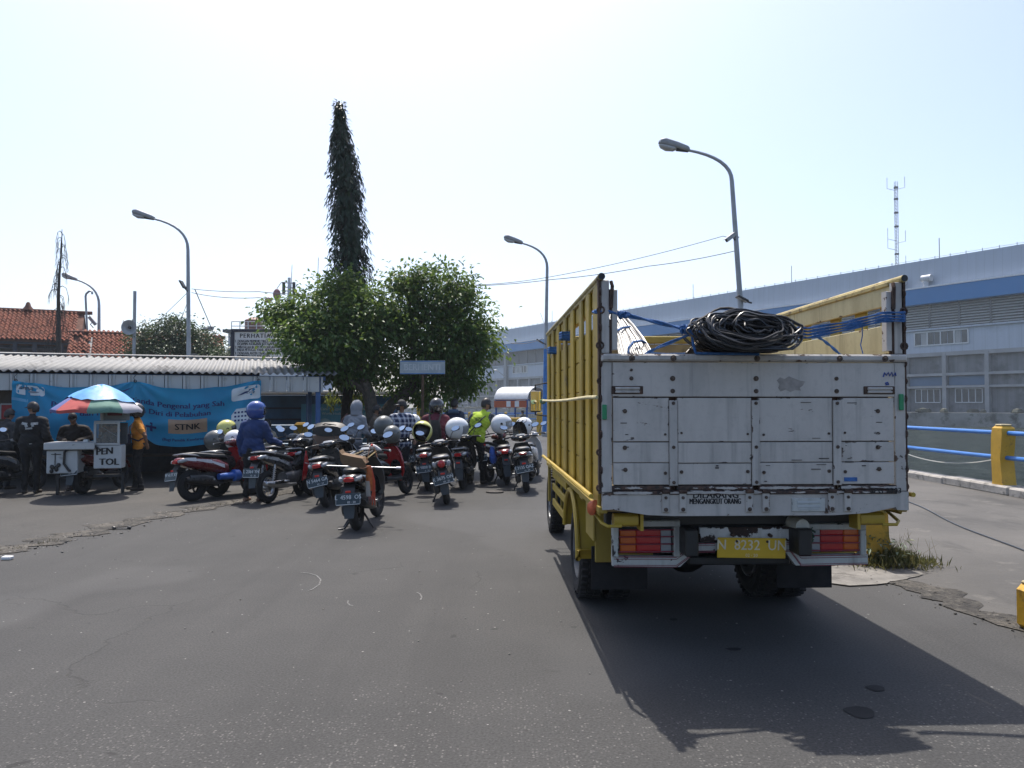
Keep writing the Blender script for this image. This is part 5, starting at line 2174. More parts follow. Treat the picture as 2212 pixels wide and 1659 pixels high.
wire_('upper overhead wire from the left lamp towards the tall tree', [W(414, 624, 34.6), W(560, 630, 29), W(700, 634, 24)], .014, .05)
wire_('lower overhead wire from the left lamp towards the tall tree', [W(414, 632, 34.6), W(560, 643, 29), W(700, 638, 24)], .014, .1)
wire_('overhead wire from the right tree up to the camera on the nearest lamp', [W(1000, 616, 30), W(1200, 596, 28), W(1562, 510, 25.4), W(1590, 502, 25.3)], .012, .08)
wire_('lower overhead wire from the right tree to the nearest lamp', [W(1000, 618, 30), W(1190, 604, 28), W(1400, 575, 26.5), W(1592, 541, 25.3)], .014, .05)
wire_('short wire from the tree to the blue-footed lamp', [W(1105, 742, 31), W(1172, 731, 40.5)], .016, .1)
wire_('guy wire slanting down left from the left lamp', [W(405, 632, 34.6), W(335, 700, 36)], .012)
wire_('steep guy wire behind the left lamp', [W(404, 655, 34.6), W(388, 700, 35.5)], .012)
wire_('guy wire slanting down right beside the left lamp', [W(420, 624, 34.6), W(470, 740, 37)], .012)
wire_('second guy wire slanting down right beside the left lamp', [W(422, 626, 34.6), W(462, 720, 37)], .010)
wire_('wire running right from the bushy tree to the notice board', [W(425, 722, 50), W(500, 728, 46)], .02, .05)

# ================================================================== notice boards
nb_ = Vector((W(590, 875, 26).x, 26, 0))
sign = thing('notice_board', 'large framed white notice board headed PERHATIAN standing behind the shed roof', 'sign', nb_, R(2))
SW, SH = 2.62, 1.16
szc = W(590, 751, 26).z
NBP = mat('board_white', (.60, .60, .59), .6, var=.06, vs=1, dirt=(.45, .45, .44), dthr=.6, ds=3)
sx0 = W(506, 751, 26).x - nb_.x
mb = MB()
mb.box((sx0 + SW / 2, 0, szc), (SW, .05, SH))
mb.build('panel', NBP, sign)
for (c, s) in (((sx0 + SW / 2, -.01, szc + SH / 2), (SW + .16, .12, .10)), ((sx0 + SW / 2, -.01, szc - SH / 2), (SW + .16, .12, .08)), ((sx0 - .03, -.01, szc), (.12, .11, SH - .1)), ((sx0 + SW + .03, -.01, szc), (.12, .11, SH - .1))):
 mb = MB()
 mb.box(c, s, b=.01)
 mb.build('frame_bar', mat('board_frame', (.022, .024, .04), .6), sign)
for x in (sx0 + .05, sx0 + SW - .05):
 mb = MB()
 mb.box((x, .09, szc / 2 + .2), (.10, .10, szc + .4))
 mb.build('leg', BLACK, sign)
mb = MB()
LFT = sx0 + .10
kk = 26 / FPX

def sgx(px):
 return W(px, 751, 26).x - nb_.x

def sgz(py):
 return W(590, py, 26).z

text_on(mb, 'PERHATIAN', .205, (sgx(557), -.030, sgz(726)), (1, 0, 0), (0, 0, 1), sx=.92, spacing=1.25, bold=.006)
rows_ = [('1. DENGAN MEMILIKI TIKET YANG SYAH ANDA', 737.5), ('   DI JAMIN ASURANSI KECELAKAAN', 743.5), ('2. MINTALAH BUKTI POTONGAN TIKET ANDA', 750.5), ('   PADA PETUGAS YANG BERADA DI PINTU', 756.5), ('3. DENGAN ANTRI YANG TERTIB', 763.5), ('   MEMBANTU KELANCARAN', 769.5)]
for s, py in rows_:
 text_on(mb, s, .125, (sgx(509), -.030, sgz(py)), (1, 0, 0), (0, 0, 1), 'LEFT', sx=.72, bold=.004)
text_on(mb, 'PT. ASDP', .10, (sgx(512), -.030, sgz(781.5)), (1, 0, 0), (0, 0, 1), 'LEFT', sx=.85, bold=.003)
mb.build('lettering', INK, sign, smooth=0)
sb = Vector((W(913, 875, 18.2).x, 18.2, 0))
s2 = thing('stop_sign', 'faded blue and white BERHENTI sign on a rusty pole under the tree', 'sign', sb, R(-2))
mb = MB()
mb.cyl((0, 0, 0), (0, 0, 2.6), .035, n=8)
mb.build('pole', mat('rusty_pole', (.10, .06, .035), .85, var=.35, vs=8), s2)
zc = W(913, 794, 18.2).z
mb = MB()
mb.box((0, -.05, zc), (1.07, .03, .32), b=.006)
mb.build('panel', mat('sign_faded', (.34, .40, .43), .6, var=.15, vs=4, dirt=(.42, .46, .48), dthr=.5, ds=9), s2)
mb = MB()
text_on(mb, 'BERHENTI', .22, (0, -.068, zc), (1, 0, 0), (0, 0, 1), sx=.88, bold=.004)
mb.build('lettering', mat('faded_white', (.50, .54, .56), .7), s2, smooth=0)
mb = MB()
mb.box((0, -.068, zc - .145), (1.06, .004, .02))
mb.box((0, -.068, zc + .145), (1.06, .004, .016))
mb.build('border', BLUEP, s2, smooth=0)

# ================================================================== ferry superstructure behind the board
fb = Vector((W(560, 875, 78).x, 78, 0))
fer = thing('ferry', 'white ferry bridge with railing, brown tank and signal mast behind the notice board', 'ship', (fb.x, fb.y, WATER_Z))
SHIPW = mat('ship_white', (.56, .58, .60), .5, var=.06, vs=.4, dirt=(.45, .46, .47), dthr=.62, ds=.6)

def fpt(px, py, y=0):
 return W(px, py, 78 + y) - Vector((fb.x, fb.y, WATER_Z))

a, b_ = fpt(493, 716), fpt(690, 716)
zr = a.z
mb = MB()
mb.box(((a.x + b_.x) / 2, 3, zr / 2 + .6), (b_.x - a.x, 6, zr - 1.4))
mb.build('deckhouse', SHIPW, fer)
mb = MB()
mb.loft([(-10, 3, .9, 4.4, 1.3, 5), (6, 3, 1.0, 4.6, 1.5, 5), (13, 3, 1.4, 3.0, 1.9, 4)], 20, axis='X')
mb.build('hull', mat('ship_hull', (.05, .10, .22), .5, var=.1, vs=.3), fer)
mb = MB()
mb.box(((a.x + b_.x) / 2 - .1, 2.7, zr + .02), (b_.x - a.x + .5, 6.6, .30))
mb.build('roof_deck', mat('ship_dark', (.06, .065, .07), .6), fer)
for k in range(2):
 w0 = fpt(497 + k * 9, 742 + k)
 mb = MB()
 mb.box((w0.x + .12, -.01, w0.z), (.26, .05, 1.3), b=.01)
 mb.build('window', WGLASS, fer)
for px in range(500, 640, 18):
 mb = MB()
 q = fpt(px, 716)
 mb.cyl((q.x, .0, zr + .1), (q.x, .0, zr + 1.0), .05, n=5)
 mb.build('rail_post', STEEL, fer)
mb = MB()
for zz in (.55, 1.0):
 mb.tube([(a.x + .3, 0, zr + zz), (b_.x - .3, 0, zr + zz)], .045, 5)
mb.build('rail_bar', STEEL, fer, props={'kind': 'stuff'})
tk = fpt(549, 712, 2)
mb = MB()
mb.cyl((tk.x, 2, zr + .1), (tk.x, 2, zr + 1.35), .95, n=18)
mb.cyl((tk.x, 2, zr + 1.35), (tk.x, 2, zr + 1.65), .95, .4, 18)
mb.build('water_tank', mat('tank_brown', (.18, .06, .04), .6, var=.15), fer)
m0 = fpt(624, 700, 3)
mtop_ = fpt(624, 600, 3).z
mb = MB()
mb.cyl((m0.x, 3, zr - .3), (m0.x, 3, mtop_), .22, .16, 8)
mb.build('mast', SHIPW, fer)
for (py, wl, wr) in ((610, -17, 13), (620, -11, 11), (628, -9, 11)):
 l_, r_ = fpt(624 + wl, py, 3), fpt(624 + wr, py + 2, 3)
 mb = MB()
 mb.tube([(l_.x, 3, l_.z), (r_.x, 3, r_.z)], .07, 5)
 mb.build('yard_arm', SHIPW, fer)
for sx_ in (-10.5, 11.5):
 for py in (613, 622, 631):
  p = fpt(624 + sx_, py, 3)
  mb = MB()
  mb.cyl((p.x, 2.9, p.z - .28), (p.x, 2.9, p.z + .15), .17, n=8)
  mb.build('signal_lamp', BLACK, fer)
p, p2 = fpt(598, 636, 3), fpt(607, 611, 3)
mb = MB()
mb.tube([(p2.x, 3, p2.z), (p.x, 3, p.z + .6)], .035, 4)
mb.ell((p.x, 3, p.z), (.42, .3, .6), 8, 6)
mb.ell((p.x - .9, 3, p.z - .6), (.4, .2, .3), 7, 5)
mb.build('flag_bundle', mat('flag_rag', (.20, .07, .08), .8, var=.3), fer)
for (px, py) in ((631, 572), (688, 556), (537, 688)):
 p = fpt(px, py, 2)
 mb = MB()
 mb.cyl((p.x - .25, 2, zr), (p.x, 2, p.z), .07, .03, 5)
 mb.build('whip_aerial', GALV, fer)

# ================================================================== shelter on the pier
sx, sY = W(1125, 880, 50).x, 50.0
kk = sY / FPX
sh = thing('pier_shelter', 'small barrel-roofed shelter with an orange sign board at the end of the pier', 'shelter', (sx, sY, 0), R(62))
w_ = 2.9
zr_ = W(1100, 862, sY).z
mb = MB()
rings = []
for k in range(13):
 a = R(172 - 164 * k / 12)
 x, z = 1.45 * math.cos(a), zr_ - .15 + .95 * math.sin(a)
 rings.append([Vector((x, -1.2, z)), Vector((x, 1.2, z)), Vector((x * .97, 1.2, z - .05)), Vector((x * .97, -1.2, z - .05))])
mb.skin(rings)
fixnormals(mb.build('barrel_roof', mat('shelter_roof', (.50, .52, .54), .5, var=.1), sh))
mb = MB()
mb.box((-1.46, 0, zr_ - .33), (.06, 2.3, .42))
sb_ = mb.build('sign_board', mat('orange_board', (.42, .09, .03), .6, var=.12), sh)
for x in (-.1, .5):
 mb = MB()
 mb.box((-1.50, -x, zr_ - .32), (.015, .3, .36))
 mb.build('notice', WHITEP, sb_)
SBL = mat('shelter_blue', (.02, .08, .26), .5, var=.15)
for x in (-1.3, 1.3):
 for y in (-1.1, 1.1):
  mb = MB()
  mb.cyl((x, y, 0), (x, y, zr_), .07, n=8)
  mb.build('post', SBL, sh)
for y in (-1.1, 1.1):
 mb = MB()
 mb.box((0, y, zr_ - .08), (2.7, .08, .10))
 mb.build('beam', SBL, sh)
for z in (.55, 1.0):
 mb = MB()
 mb.tube([(-1.3, 1.1, z), (1.3, 1.1, z)], .04, 6)
 mb.build('rail', RAILB, sh)
mb = MB()
mb.box((.2, .9, .45), (1.8, .4, .06))
mb.box((-.6, .9, .22), (.08, .3, .42))
mb.box((.9, .9, .22), (.08, .3, .42))
mb.build('bench', WOOD, sh)
for (px, lab) in ((1164, 'yellow steel gate post left of the blue lamp foot'), (1112, 'yellow cross barrier behind the motorbikes near the shelter')):
 q = G(px, 940)
 mb = MB()
 if px > 1150:
  wavy_post(mb, 1.25, .25, .25, 0)
  o = fixnormals(mb.build('gate_post', YEL, None, smooth=30))
 else:
  mb.box((0, 0, .95), (1.2, .12, .22), b=.03)
  for x in (-.5, .5):
   mb.box((x, 0, .42), (.1, .1, .84), b=.01)
  o = mb.build('barrier', YEL)
 o.location = (q.x, q.y - (0 if px > 1150 else 6), 0)
 tag(o, lab, 'post' if px > 1150 else 'barrier')

# ================================================================== TREES
def leaf_mesh(name, pts, dirs, ups, L, Wd, m, parent, fold=.25, droop=.0, off=None):
 """numpy-built leaves: each a folded diamond of two quads' worth of triangles (4 verts, 2 tris)"""
 P = np.asarray(pts, dtype=np.float64)
 D = np.asarray(dirs, dtype=np.float64)
 D /= np.linalg.norm(D, axis=1, keepdims=True) + 1e-9
 U = np.asarray(ups, dtype=np.float64)
 S = np.cross(D, U)
 S /= np.linalg.norm(S, axis=1, keepdims=True) + 1e-9
 N = np.cross(S, D)
 L = np.asarray(L)[:, None]
 Wd = np.asarray(Wd)[:, None]
 a = P
 b = P + D * L * .45 + S * Wd * .5 + N * Wd * fold
 c = P + D * L - N * L * droop
 d = P + D * L * .45 - S * Wd * .5 + N * Wd * fold
 V = np.stack([a, b, c, d], 1).reshape(-1, 3)
 if off is not None:
  V = V - np.asarray(off)
 n = len(P)
 idx = np.arange(n)[:, None] * 4
 F = np.concatenate([idx + np.array([[0, 1, 2]]), idx + np.array([[0, 2, 3]])], 1).reshape(-1)
 me = bpy.data.meshes.new(name)
 me.vertices.add(len(V))
 me.vertices.foreach_set('co', V.astype(np.float32).ravel())
 me.loops.add(len(F))
 me.loops.foreach_set('vertex_index', F.astype(np.int32))
 me.polygons.add(2 * n)
 me.polygons.foreach_set('loop_start', np.arange(0, 6 * n, 3, dtype=np.int32))
 me.materials.append(m)
 me.update(calc_edges=True)
 o = bpy.data.objects.new(name, me)
 COL.objects.link(o)
 o.parent = parent
 o['kind'] = 'stuff'
 return o

BARK = mat('bark', (.075, .062, .05), .95, var=.4, vs=9, bump=1.0, bs=35, dirt=(.15, .135, .115), dthr=.56, ds=6)
BARKD = mat('bark_dark', (.028, .024, .021), .95, var=.4, vs=9, bump=.8, bs=35)
FIC = leaf_mat('ficus_leaf', (.040, .102, .022), (.066, .140, .034), (.19, .25, .05), .46)
POL = leaf_mat('mast_tree_leaf', (.009, .026, .012), (.013, .034, .015), (.022, .050, .018), .10)
BUSH = leaf_mat('bush_leaf', (.026, .050, .022), (.040, .072, .030), (.10, .14, .05), .28)
nr = np.random.RandomState(5)

def limb(mb, a, b, r0, r1, q, n=6, wob=.06):
 a, b = Vector(a), Vector(b)
 pts, rs = [], []
 for k in range(n + 1):
  t = k / n
  w = wob * math.sin(PI * t)
  pts.append(a.lerp(b, t) + Vector((q.uniform(-w, w), q.uniform(-w, w), q.uniform(-w, w) * .5)))
  rs.append(r0 + (r1 - r0) * t)
 mb.tube(pts, rs, 9)
 return pts

def leafy_crown(blobs, per, seed, origin, parent, m, leaf=(.095, .155), wid=.56, clump=.21, shell=.45):
 """blobs: (centre, radii, weight); twig clumps on and inside each blob, leaves hang around each clump"""
 q = np.random.RandomState(seed)
 P, D, U, L, Wd = [], [], [], [], []
 cen = []
 for (c, r, w) in blobs:
  nc = int(per * w)
  v = q.normal(size=(nc, 3))
  v /= np.linalg.norm(v, axis=1, keepdims=True)
  rad = 1 - shell * q.rand(nc, 1) ** 1.6
  lump = 1 + .16 * np.sin(v[:, :1] * 5 + v[:, 2:3] * 4 + seed) + .12 * np.sin(v[:, 1:2] * 9 + v[:, :1] * 7)
  cc = np.asarray(c) + v * rad * lump * np.asarray(r)
  for k in range(nc):
   cen.append((cc[k], v[k]))
 for (c, v) in cen:
  n = q.randint(14, 27)
  g = q.normal(size=(n, 3)) * clump * np.array([1, 1, .62]) * (.55 + .7 * q.rand())
  p = c + g
  out = g / (np.linalg.norm(g, axis=1, keepdims=True) + 1e-6) * .55 + v * .5 + q.normal(size=(n, 3)) * .45
  out[:, 2] -= .55
  u = q.normal(size=(n, 3)) * .5 + np.array([0, 0, 1.0])
  P.append(p)
  D.append(out)
  U.append(u)
  l = leaf[0] + (leaf[1] - leaf[0]) * q.rand(n)
  L.append(l)
  Wd.append(l * wid * (.8 + .4 * q.rand(n)))
 o = leaf_mesh('crown', np.concatenate(P), np.concatenate(D), np.concatenate(U), np.concatenate(L), np.concatenate(Wd), m, parent, .2, .12, origin)
 return [Vector(c) for c, v in cen]

def ficus(label, basepx, Y, blobs_px, trunks, seed, per, label_part=None):
 base = Vector((W(basepx[0], HY, Y).x, Y, 0))
 t = thing('ficus_tree', label, 'tree', base)
 blobs = []
 for (px, py, rx, rz, dy, w) in blobs_px:
  c = W(px, py, Y + dy)
  k = (Y + dy) / FPX
  blobs.append(((c.x, c.y, c.z), (rx * k, rx * k * .95, rz * k), w))
 cen = leafy_crown(blobs, per, seed, base, t, FIC)
 q = random.Random(seed)
 mb = MB()
 for pts in trunks:
  P_ = [W(x, y, Y + dy) - base for x, y, dy, r in pts]
  P_[0].z = min(P_[0].z, 0.0) if pts[0][1] > 900 else P_[0].z
  mb.tube(P_, [r for *_, r in pts], 10)
 mb.build('trunk', BARK, t)
 mb = MB()
 for (c, r, w) in blobs:
  tip = Vector(c) - base
  src = [W(x, y, Y + dy) - base for pts in trunks for x, y, dy, rr_ in pts[-1:]]
  s = min(src, key=lambda p: (p - tip).length)
  limb(mb, s, tip, .06, .025, q)
  for k in range(4):
   e = tip + Vector((q.uniform(-1, 1) * r[0], q.uniform(-1, 1) * r[1], q.uniform(-.5, 1) * r[2])) * .75
   limb(mb, s.lerp(tip, q.uniform(.4, 1)), e, .025, .008, q, 4)
 mb.build('branches', BARK, t, props={'kind': 'stuff'})
 return t

Yf = 18.6
ficus('bushy left ficus tree with dense rounded green crown beside the notice board', (808, 905), Yf,
 [(668, 702, 52, 34, 0, .85), (715, 665, 70, 48, .2, 1.1), (800, 668, 52, 46, .1, .9), (700, 735, 105, 58, -.3, 1.8), (795, 735, 52, 52, 0, .9), (702, 752, 44, 40, -.2, .7), (750, 782, 88, 38, .2, 1.1), (706, 790, 44, 22, 0, .45), (600, 674, 34, 14, 0, .35), (790, 812, 36, 24, .4, .3), (745, 620, 40, 30, .6, .45), (848, 690, 34, 32, .2, .4)],
 [[(812, 985, 0, .20), (806, 900, 0, .17), (797, 850, 0, .15), (786, 815, 0, .11), (770, 780, 0, .08)], [(797, 850, 0, .10), (752, 822, -.1, .07), (735, 790, -.1, .05)]], 11, 95)
ficus('taller right ficus tree with a leaning limb behind the BERHENTI sign', (828, 905), Yf + .9,
 [(950, 640, 62, 62, 0, 1.4), (885, 605, 38, 32, 0, .5), (1010, 690, 50, 52, 0, .9), (900, 700, 58, 62, 0, 1.1), (975, 735, 72, 58, -.2, 1.3), (1035, 745, 34, 46, 0, .5), (905, 790, 66, 44, .2, .9), (985, 800, 52, 42, .1, .8), (940, 845, 62, 34, .2, .6), (880, 838, 38, 24, .4, .35), (1005, 830, 22, 18, 0, .2), (990, 620, 26, 26, 0, .3)],
 [[(818, 985, 0, .21), (824, 905, 0, .19), (845, 875, 0, .15), (890, 838, 0, .125), (925, 800, 0, .09), (945, 750, 0, .07)], [(890, 838, 0, .09), (893, 780, 0, .07), (890, 720, 0, .05)]], 23, 90)

Yp = 20.2
pb_ = Vector((W(741, HY, Yp).x, Yp, 0))
poly = thing('mast_tree', 'very tall narrow dark mast tree with drooping leaves rising above the ficus crowns', 'tree', pb_)
axis = [W(741, 985, Yp), W(748, 890, Yp), W(756, 800, Yp), W(762, 640, Yp), W(756, 520, Yp), (W(748, 400, Yp)), W(740, 300, Yp), W(733, 222, Yp)]
axis[0].z = 0

def ax(t):
 n = len(axis) - 1
 k = min(int(t * n), n - 1)
 return axis[k].lerp(axis[k + 1], t * n - k)

mb = MB()
mb.tube([p - pb_ for p in axis], [.15, .14, .12, .09, .07, .05, .03, .012], 10)
mb.build('trunk', BARKD, poly)
P, D, U, L, Wd = [], [], [], [], []
q = np.random.RandomState(9)
k_ = Yp / FPX
prof_t = [(800, 22), (760, 34), (700, 42), (640, 50), (600, 50), (540, 46), (500, 43), (440, 41), (380, 40), (330, 36), (290, 26), (255, 14), (232, 9), (218, 4)]
ztop, zbot = W(733, 218, Yp).z, W(757, 815, Yp).z
wp = sorted([(W(750, y, Yp).z, w * k_) for y, w in prof_t])
br = MB()
tz_ = [p.z for p in axis]

def ax_z(z):
 for a, b in zip(axis[:-1], axis[1:]):
  if a.z <= z <= b.z:
   return a.lerp(b, (z - a.z) / (b.z - a.z))
 return axis[-1]

nb = 900
for i in range(nb):
 z = zbot + (ztop - zbot) * (i + q.rand()) / nb
 w = np.interp(z, [a for a, _ in wp], [b for _, b in wp]) * (.30 + .80 * q.rand() ** .5)
 a = q.rand() * 2 * PI
 c = ax_z(z)
 out = Vector((math.cos(a), math.sin(a), 0))
 s = c + Vector((0, 0, .05))
 drop = .30 + .30 * q.rand()
 m_ = c + out * w * .75 + Vector((0, 0, -.10))
 e = c + out * w * 1.0 + Vector((0, 0, -drop))
 if i % 3 == 0:
  br.tube([s - pb_, m_ - pb_, e - pb_], [.012, .008, .004], 4)
 n = q.randint(9, 15)
 for j in range(n):
  u = (j + q.rand()) / n
  p = (s.lerp(m_, u / .6) if u < .6 else m_.lerp(e, (u - .6) / .4))
  P.append((p.x + q.normal() * .02, p.y + q.normal() * .02, p.z))
  side = q.normal(size=3) * .45
  D.append((out.x * .35 + side[0], out.y * .35 + side[1], -1.0))
  U.append((out.x, out.y, .2))
  l = .13 + .10 * q.rand()
  L.append(l)
  Wd.append(l * .36)
for j in range(260):                      # loose tuft at the tip
 z = ztop - .75 * q.rand()
 c = ax_z(min(z, axis[-1].z))
 a = q.rand() * 2 * PI
 r_ = (.04 + .16 * q.rand() * (ztop + .1 - z) / .75 + .05)
 P.append((c.x + math.cos(a) * r_, c.y + math.sin(a) * r_, z))
 D.append((math.cos(a), math.sin(a), q.normal() * .6 - .3))
 U.append((0, 0, 1))
 L.append(.10)
 Wd.append(.034)
br.build('branches', BARKD, poly, props={'kind': 'stuff'})
leaf_mesh('crown', P, D, U, L, Wd, POL, poly, .1, .1, pb_)
P, D, U, L, Wd = [], [], [], [], []
for k in range(34):
 c = W(q.uniform(700, 800), q.uniform(800, 872), Yp - .2 + q.rand() * .6)
 for j in range(12):
  P.append((c.x + q.normal() * .06, c.y + q.normal() * .06, c.z + q.normal() * .09))
  D.append((q.normal() * .4, q.normal() * .4, -1))
  U.append((q.normal(), q.normal(), .3))
  L.append(.15 + .1 * q.rand())
  Wd.append(.045)
leaf_mesh('hanging_leaves', P, D, U, L, Wd, leaf_mat('hanging_leaf', (.04, .06, .015), (.07, .10, .02), (.20, .22, .04), .45), poly, .1, .1, pb_)

for (lab, bpx, Y, bl, seed, per) in (
  ('broad grey-green bushy tree around the left street lamp', 385, 39, [(330, 735, 42, 34, 0, .9), (385, 722, 44, 34, 0, .9), (430, 745, 44, 32, 0, .8), (360, 765, 70, 26, -.3, .9), (450, 770, 40, 20, 0, .5), (375, 700, 20, 16, 0, .25), (305, 765, 28, 22, 0, .4)], 31, 115),
  ('smaller low bush just left of the notice board', 482, 37, [(478, 778, 22, 16, 0, .8), (497, 770, 14, 12, 0, .4)], 37, 60)):
 base = Vector((W(bpx, HY, Y).x, Y, 0))
 t = thing('bushy_tree', lab, 'tree', base)
 blobs = []
 for (px, py, rx, rz, dy, w) in bl:
  c = W(px, py, Y + dy)
  k = (Y + dy) / FPX
  blobs.append(((c.x, c.y, c.z), (rx * k, rx * k, rz * k), w))
 leafy_crown(blobs, per, seed, base, t, BUSH, (.11, .18), .6, .32, .55)
 mb = MB()
 q2 = random.Random(seed)
 for (c, r, w) in blobs:
  limb(mb, (0, 0, 1.2), Vector(c) - base, .10, .03, q2)
 limb(mb, (0, 0, 0), (0, 0, 1.3), .2, .14, q2)
 mb.build('trunk', BARK, t)

Yd = 45.2
db = Vector((W(127, HY, Yd).x, Yd - 4, 0))
Yd = db.y
dead = thing('dead_tree', 'leafless dead tree with thin drooping twigs in front of the tiled roof', 'tree', db)
axis = [W(126, 985, Yd), W(126, 775, Yd), W(127, 700, Yd), W(126, 640, Yd), W(129, 580, Yd), W(133, 540, Yd), W(134, 495, Yd)]
axis[0].z = 0
mb = MB()
mb.tube([p - db for p in axis], [.17, .15, .11, .085, .06, .04, .015], 8)
mb.build('trunk', BARKD, dead)
mb = MB()
q = random.Random(17)
z0, z1 = W(127, 775, Yd).z, W(134, 500, Yd).z
for i in range(48):
 t = (i + q.random()) / 48
 z = z0 + (z1 - z0) * t
 c = ax_z(z)
 a = q.choice([0, PI]) + q.uniform(-.9, .9)
 w = (.62 - .40 * t) * q.uniform(.35, 1.2)
 out = Vector((math.cos(a), math.sin(a), 0))
 p = [c, c + out * w * .35 + Vector((0, 0, .12)), c + out * w * .75 + Vector((0, 0, .02)), c + out * w + Vector((0, 0, -.35 * q.uniform(.7, 1.4))), c + out * w * 1.05 + Vector((0, 0, -.75 * q.uniform(.6, 1.3)))]
 mb.tube([x - db for x in p], [.028, .022, .016, .010, .005], 5)
 for k in range(3):
  s = p[2].lerp(p[3], q.random())
  mb.tube([s - db, s + out * .1 * q.uniform(-1, 1) + Vector((0, 0, -.3)) - db, s + out * .12 * q.uniform(-1, 1) + Vector((0, 0, -.65)) - db], [.010, .008, .004], 4)
mb.build('twigs', BARKD, dead, props={'kind': 'stuff'})

wb = G(1925, 1222)
weeds = thing('weed_clump', 'straggly green and straw-coloured weeds growing round the yellow post foot', 'weeds', wb)
P, D, U, L, Wd = [], [], [], [], []
q = np.random.RandomState(4)
for i in range(2600):
 a, r_ = q.rand() * 2 * PI, abs(q.normal())
 x, y = math.cos(a) * r_ * .20 + q.uniform(-.12, .12), math.sin(a) * r_ * .16
 hgt = .27 * math.exp(-(x / .32) ** 2) * (.35 + .65 * q.rand())
 P.append((wb.x + x, wb.y + y, q.rand() * hgt * .55))
 D.append((q.normal() * .55, q.normal() * .5, .8 + q.rand()))
 U.append((q.normal(), q.normal(), .2))
 l = .04 + .08 * q.rand()
 L.append(l)
 Wd.append(.005 + .008 * q.rand())
leaf_mesh('blades', P, D, U, L, Wd, leaf_mat('weed_leaf', (.05, .07, .02), (.10, .11, .035), (.30, .26, .11), .3), weeds, .1, .25, wb)
P, D, U, L, Wd = [], [], [], [], []
for i in range(110):
 x, y = q.normal() * .16 - .12, q.normal() * .12
 P.append((wb.x + x, wb.y + y, .08 + q.rand() * .22))
 D.append((q.normal(), q.normal(), q.normal() * .4))
 U.append((0, 0, 1))
 L.append(.05 + .05 * q.rand())
 Wd.append(.02 + .01 * q.rand())
leaf_mesh('broad_leaves', P, D, U, L, Wd, leaf_mat('weed_broad', (.05, .10, .05), (.09, .14, .07), (.35, .34, .24), .3), weeds, .15, .2, wb)
mb = MB()
for i in range(46):
 x, y = q.normal() * .22 + .05, q.normal() * .15
 mb.tube([(x, y, 0), (x + q.normal() * .03, y, .12), (x + q.normal() * .07, y, .2 + .15 * q.rand())], [.003, .002, .001], 3)
mb.build('stems', mat('straw_stem', (.24, .20, .09), .9, var=.3), weeds, props={'kind': 'stuff'})
P, D, U, L, Wd = [], [], [], [], []
for p in vis[::3]:
 if q.rand() < .5:
  for k in range(q.randint(5, 16)):
   P.append((p.x + q.normal() * .05, p.y + q.normal() * .05, .0))
   D.append((q.normal() * .6, q.normal() * .6, 1))
   U.append((q.normal(), q.normal(), .2))
   L.append(.025 + .04 * q.rand())
   Wd.append(.006)
leaf_mesh('grass', P, D, U, L, Wd, leaf_mat('dry_grass', (.06, .06, .025), (.09, .085, .035), (.16, .14, .06), .2), None, .1, .2)

# ================================================================== MOTORBIKES
PLATE = mat('plate_black', (.018, .035, .045), .4, var=.2)
PTXT = mat('plate_white_text', (.55, .58, .58), .5)
SEATM = mat('seat_vinyl', (.013, .014, .015), .45, var=.25, vs=12)
BGLOSS = mat('gloss_black', (.007, .0075, .009), .22, var=.3, coat=.6)
BMATT = mat('matt_black_body', (.013, .014, .015), .45, var=.25, coat=.2)
BGREY = mat('dark_grey_body', (.045, .048, .052), .3, var=.2, coat=.4)
BSILV = mat('silver_body', (.36, .37, .38), .3, .5, var=.12, coat=.4)
BRED = mat('red_body', (.38, .012, .016), .22, var=.12, coat=.6)
BMAR = mat('maroon_body', (.14, .012, .016), .25, var=.15, coat=.5)
BWHITE = mat('white_body', (.58, .59, .60), .25, var=.06, coat=.5)
FLAP = mat('grey_flap', (.035, .045, .052), .6, var=.15)
ENG = mat('engine_alloy', (.10, .10, .105), .5, .6, var=.35, vs=14)
MUFF = mat('muffler_black', (.028, .028, .03), .4, .4, var=.3)
REFL = mat('red_reflector', (.60, .03, .02), .25, var=.1)
BIKEGRP = 'motorbikes parked in the yard'

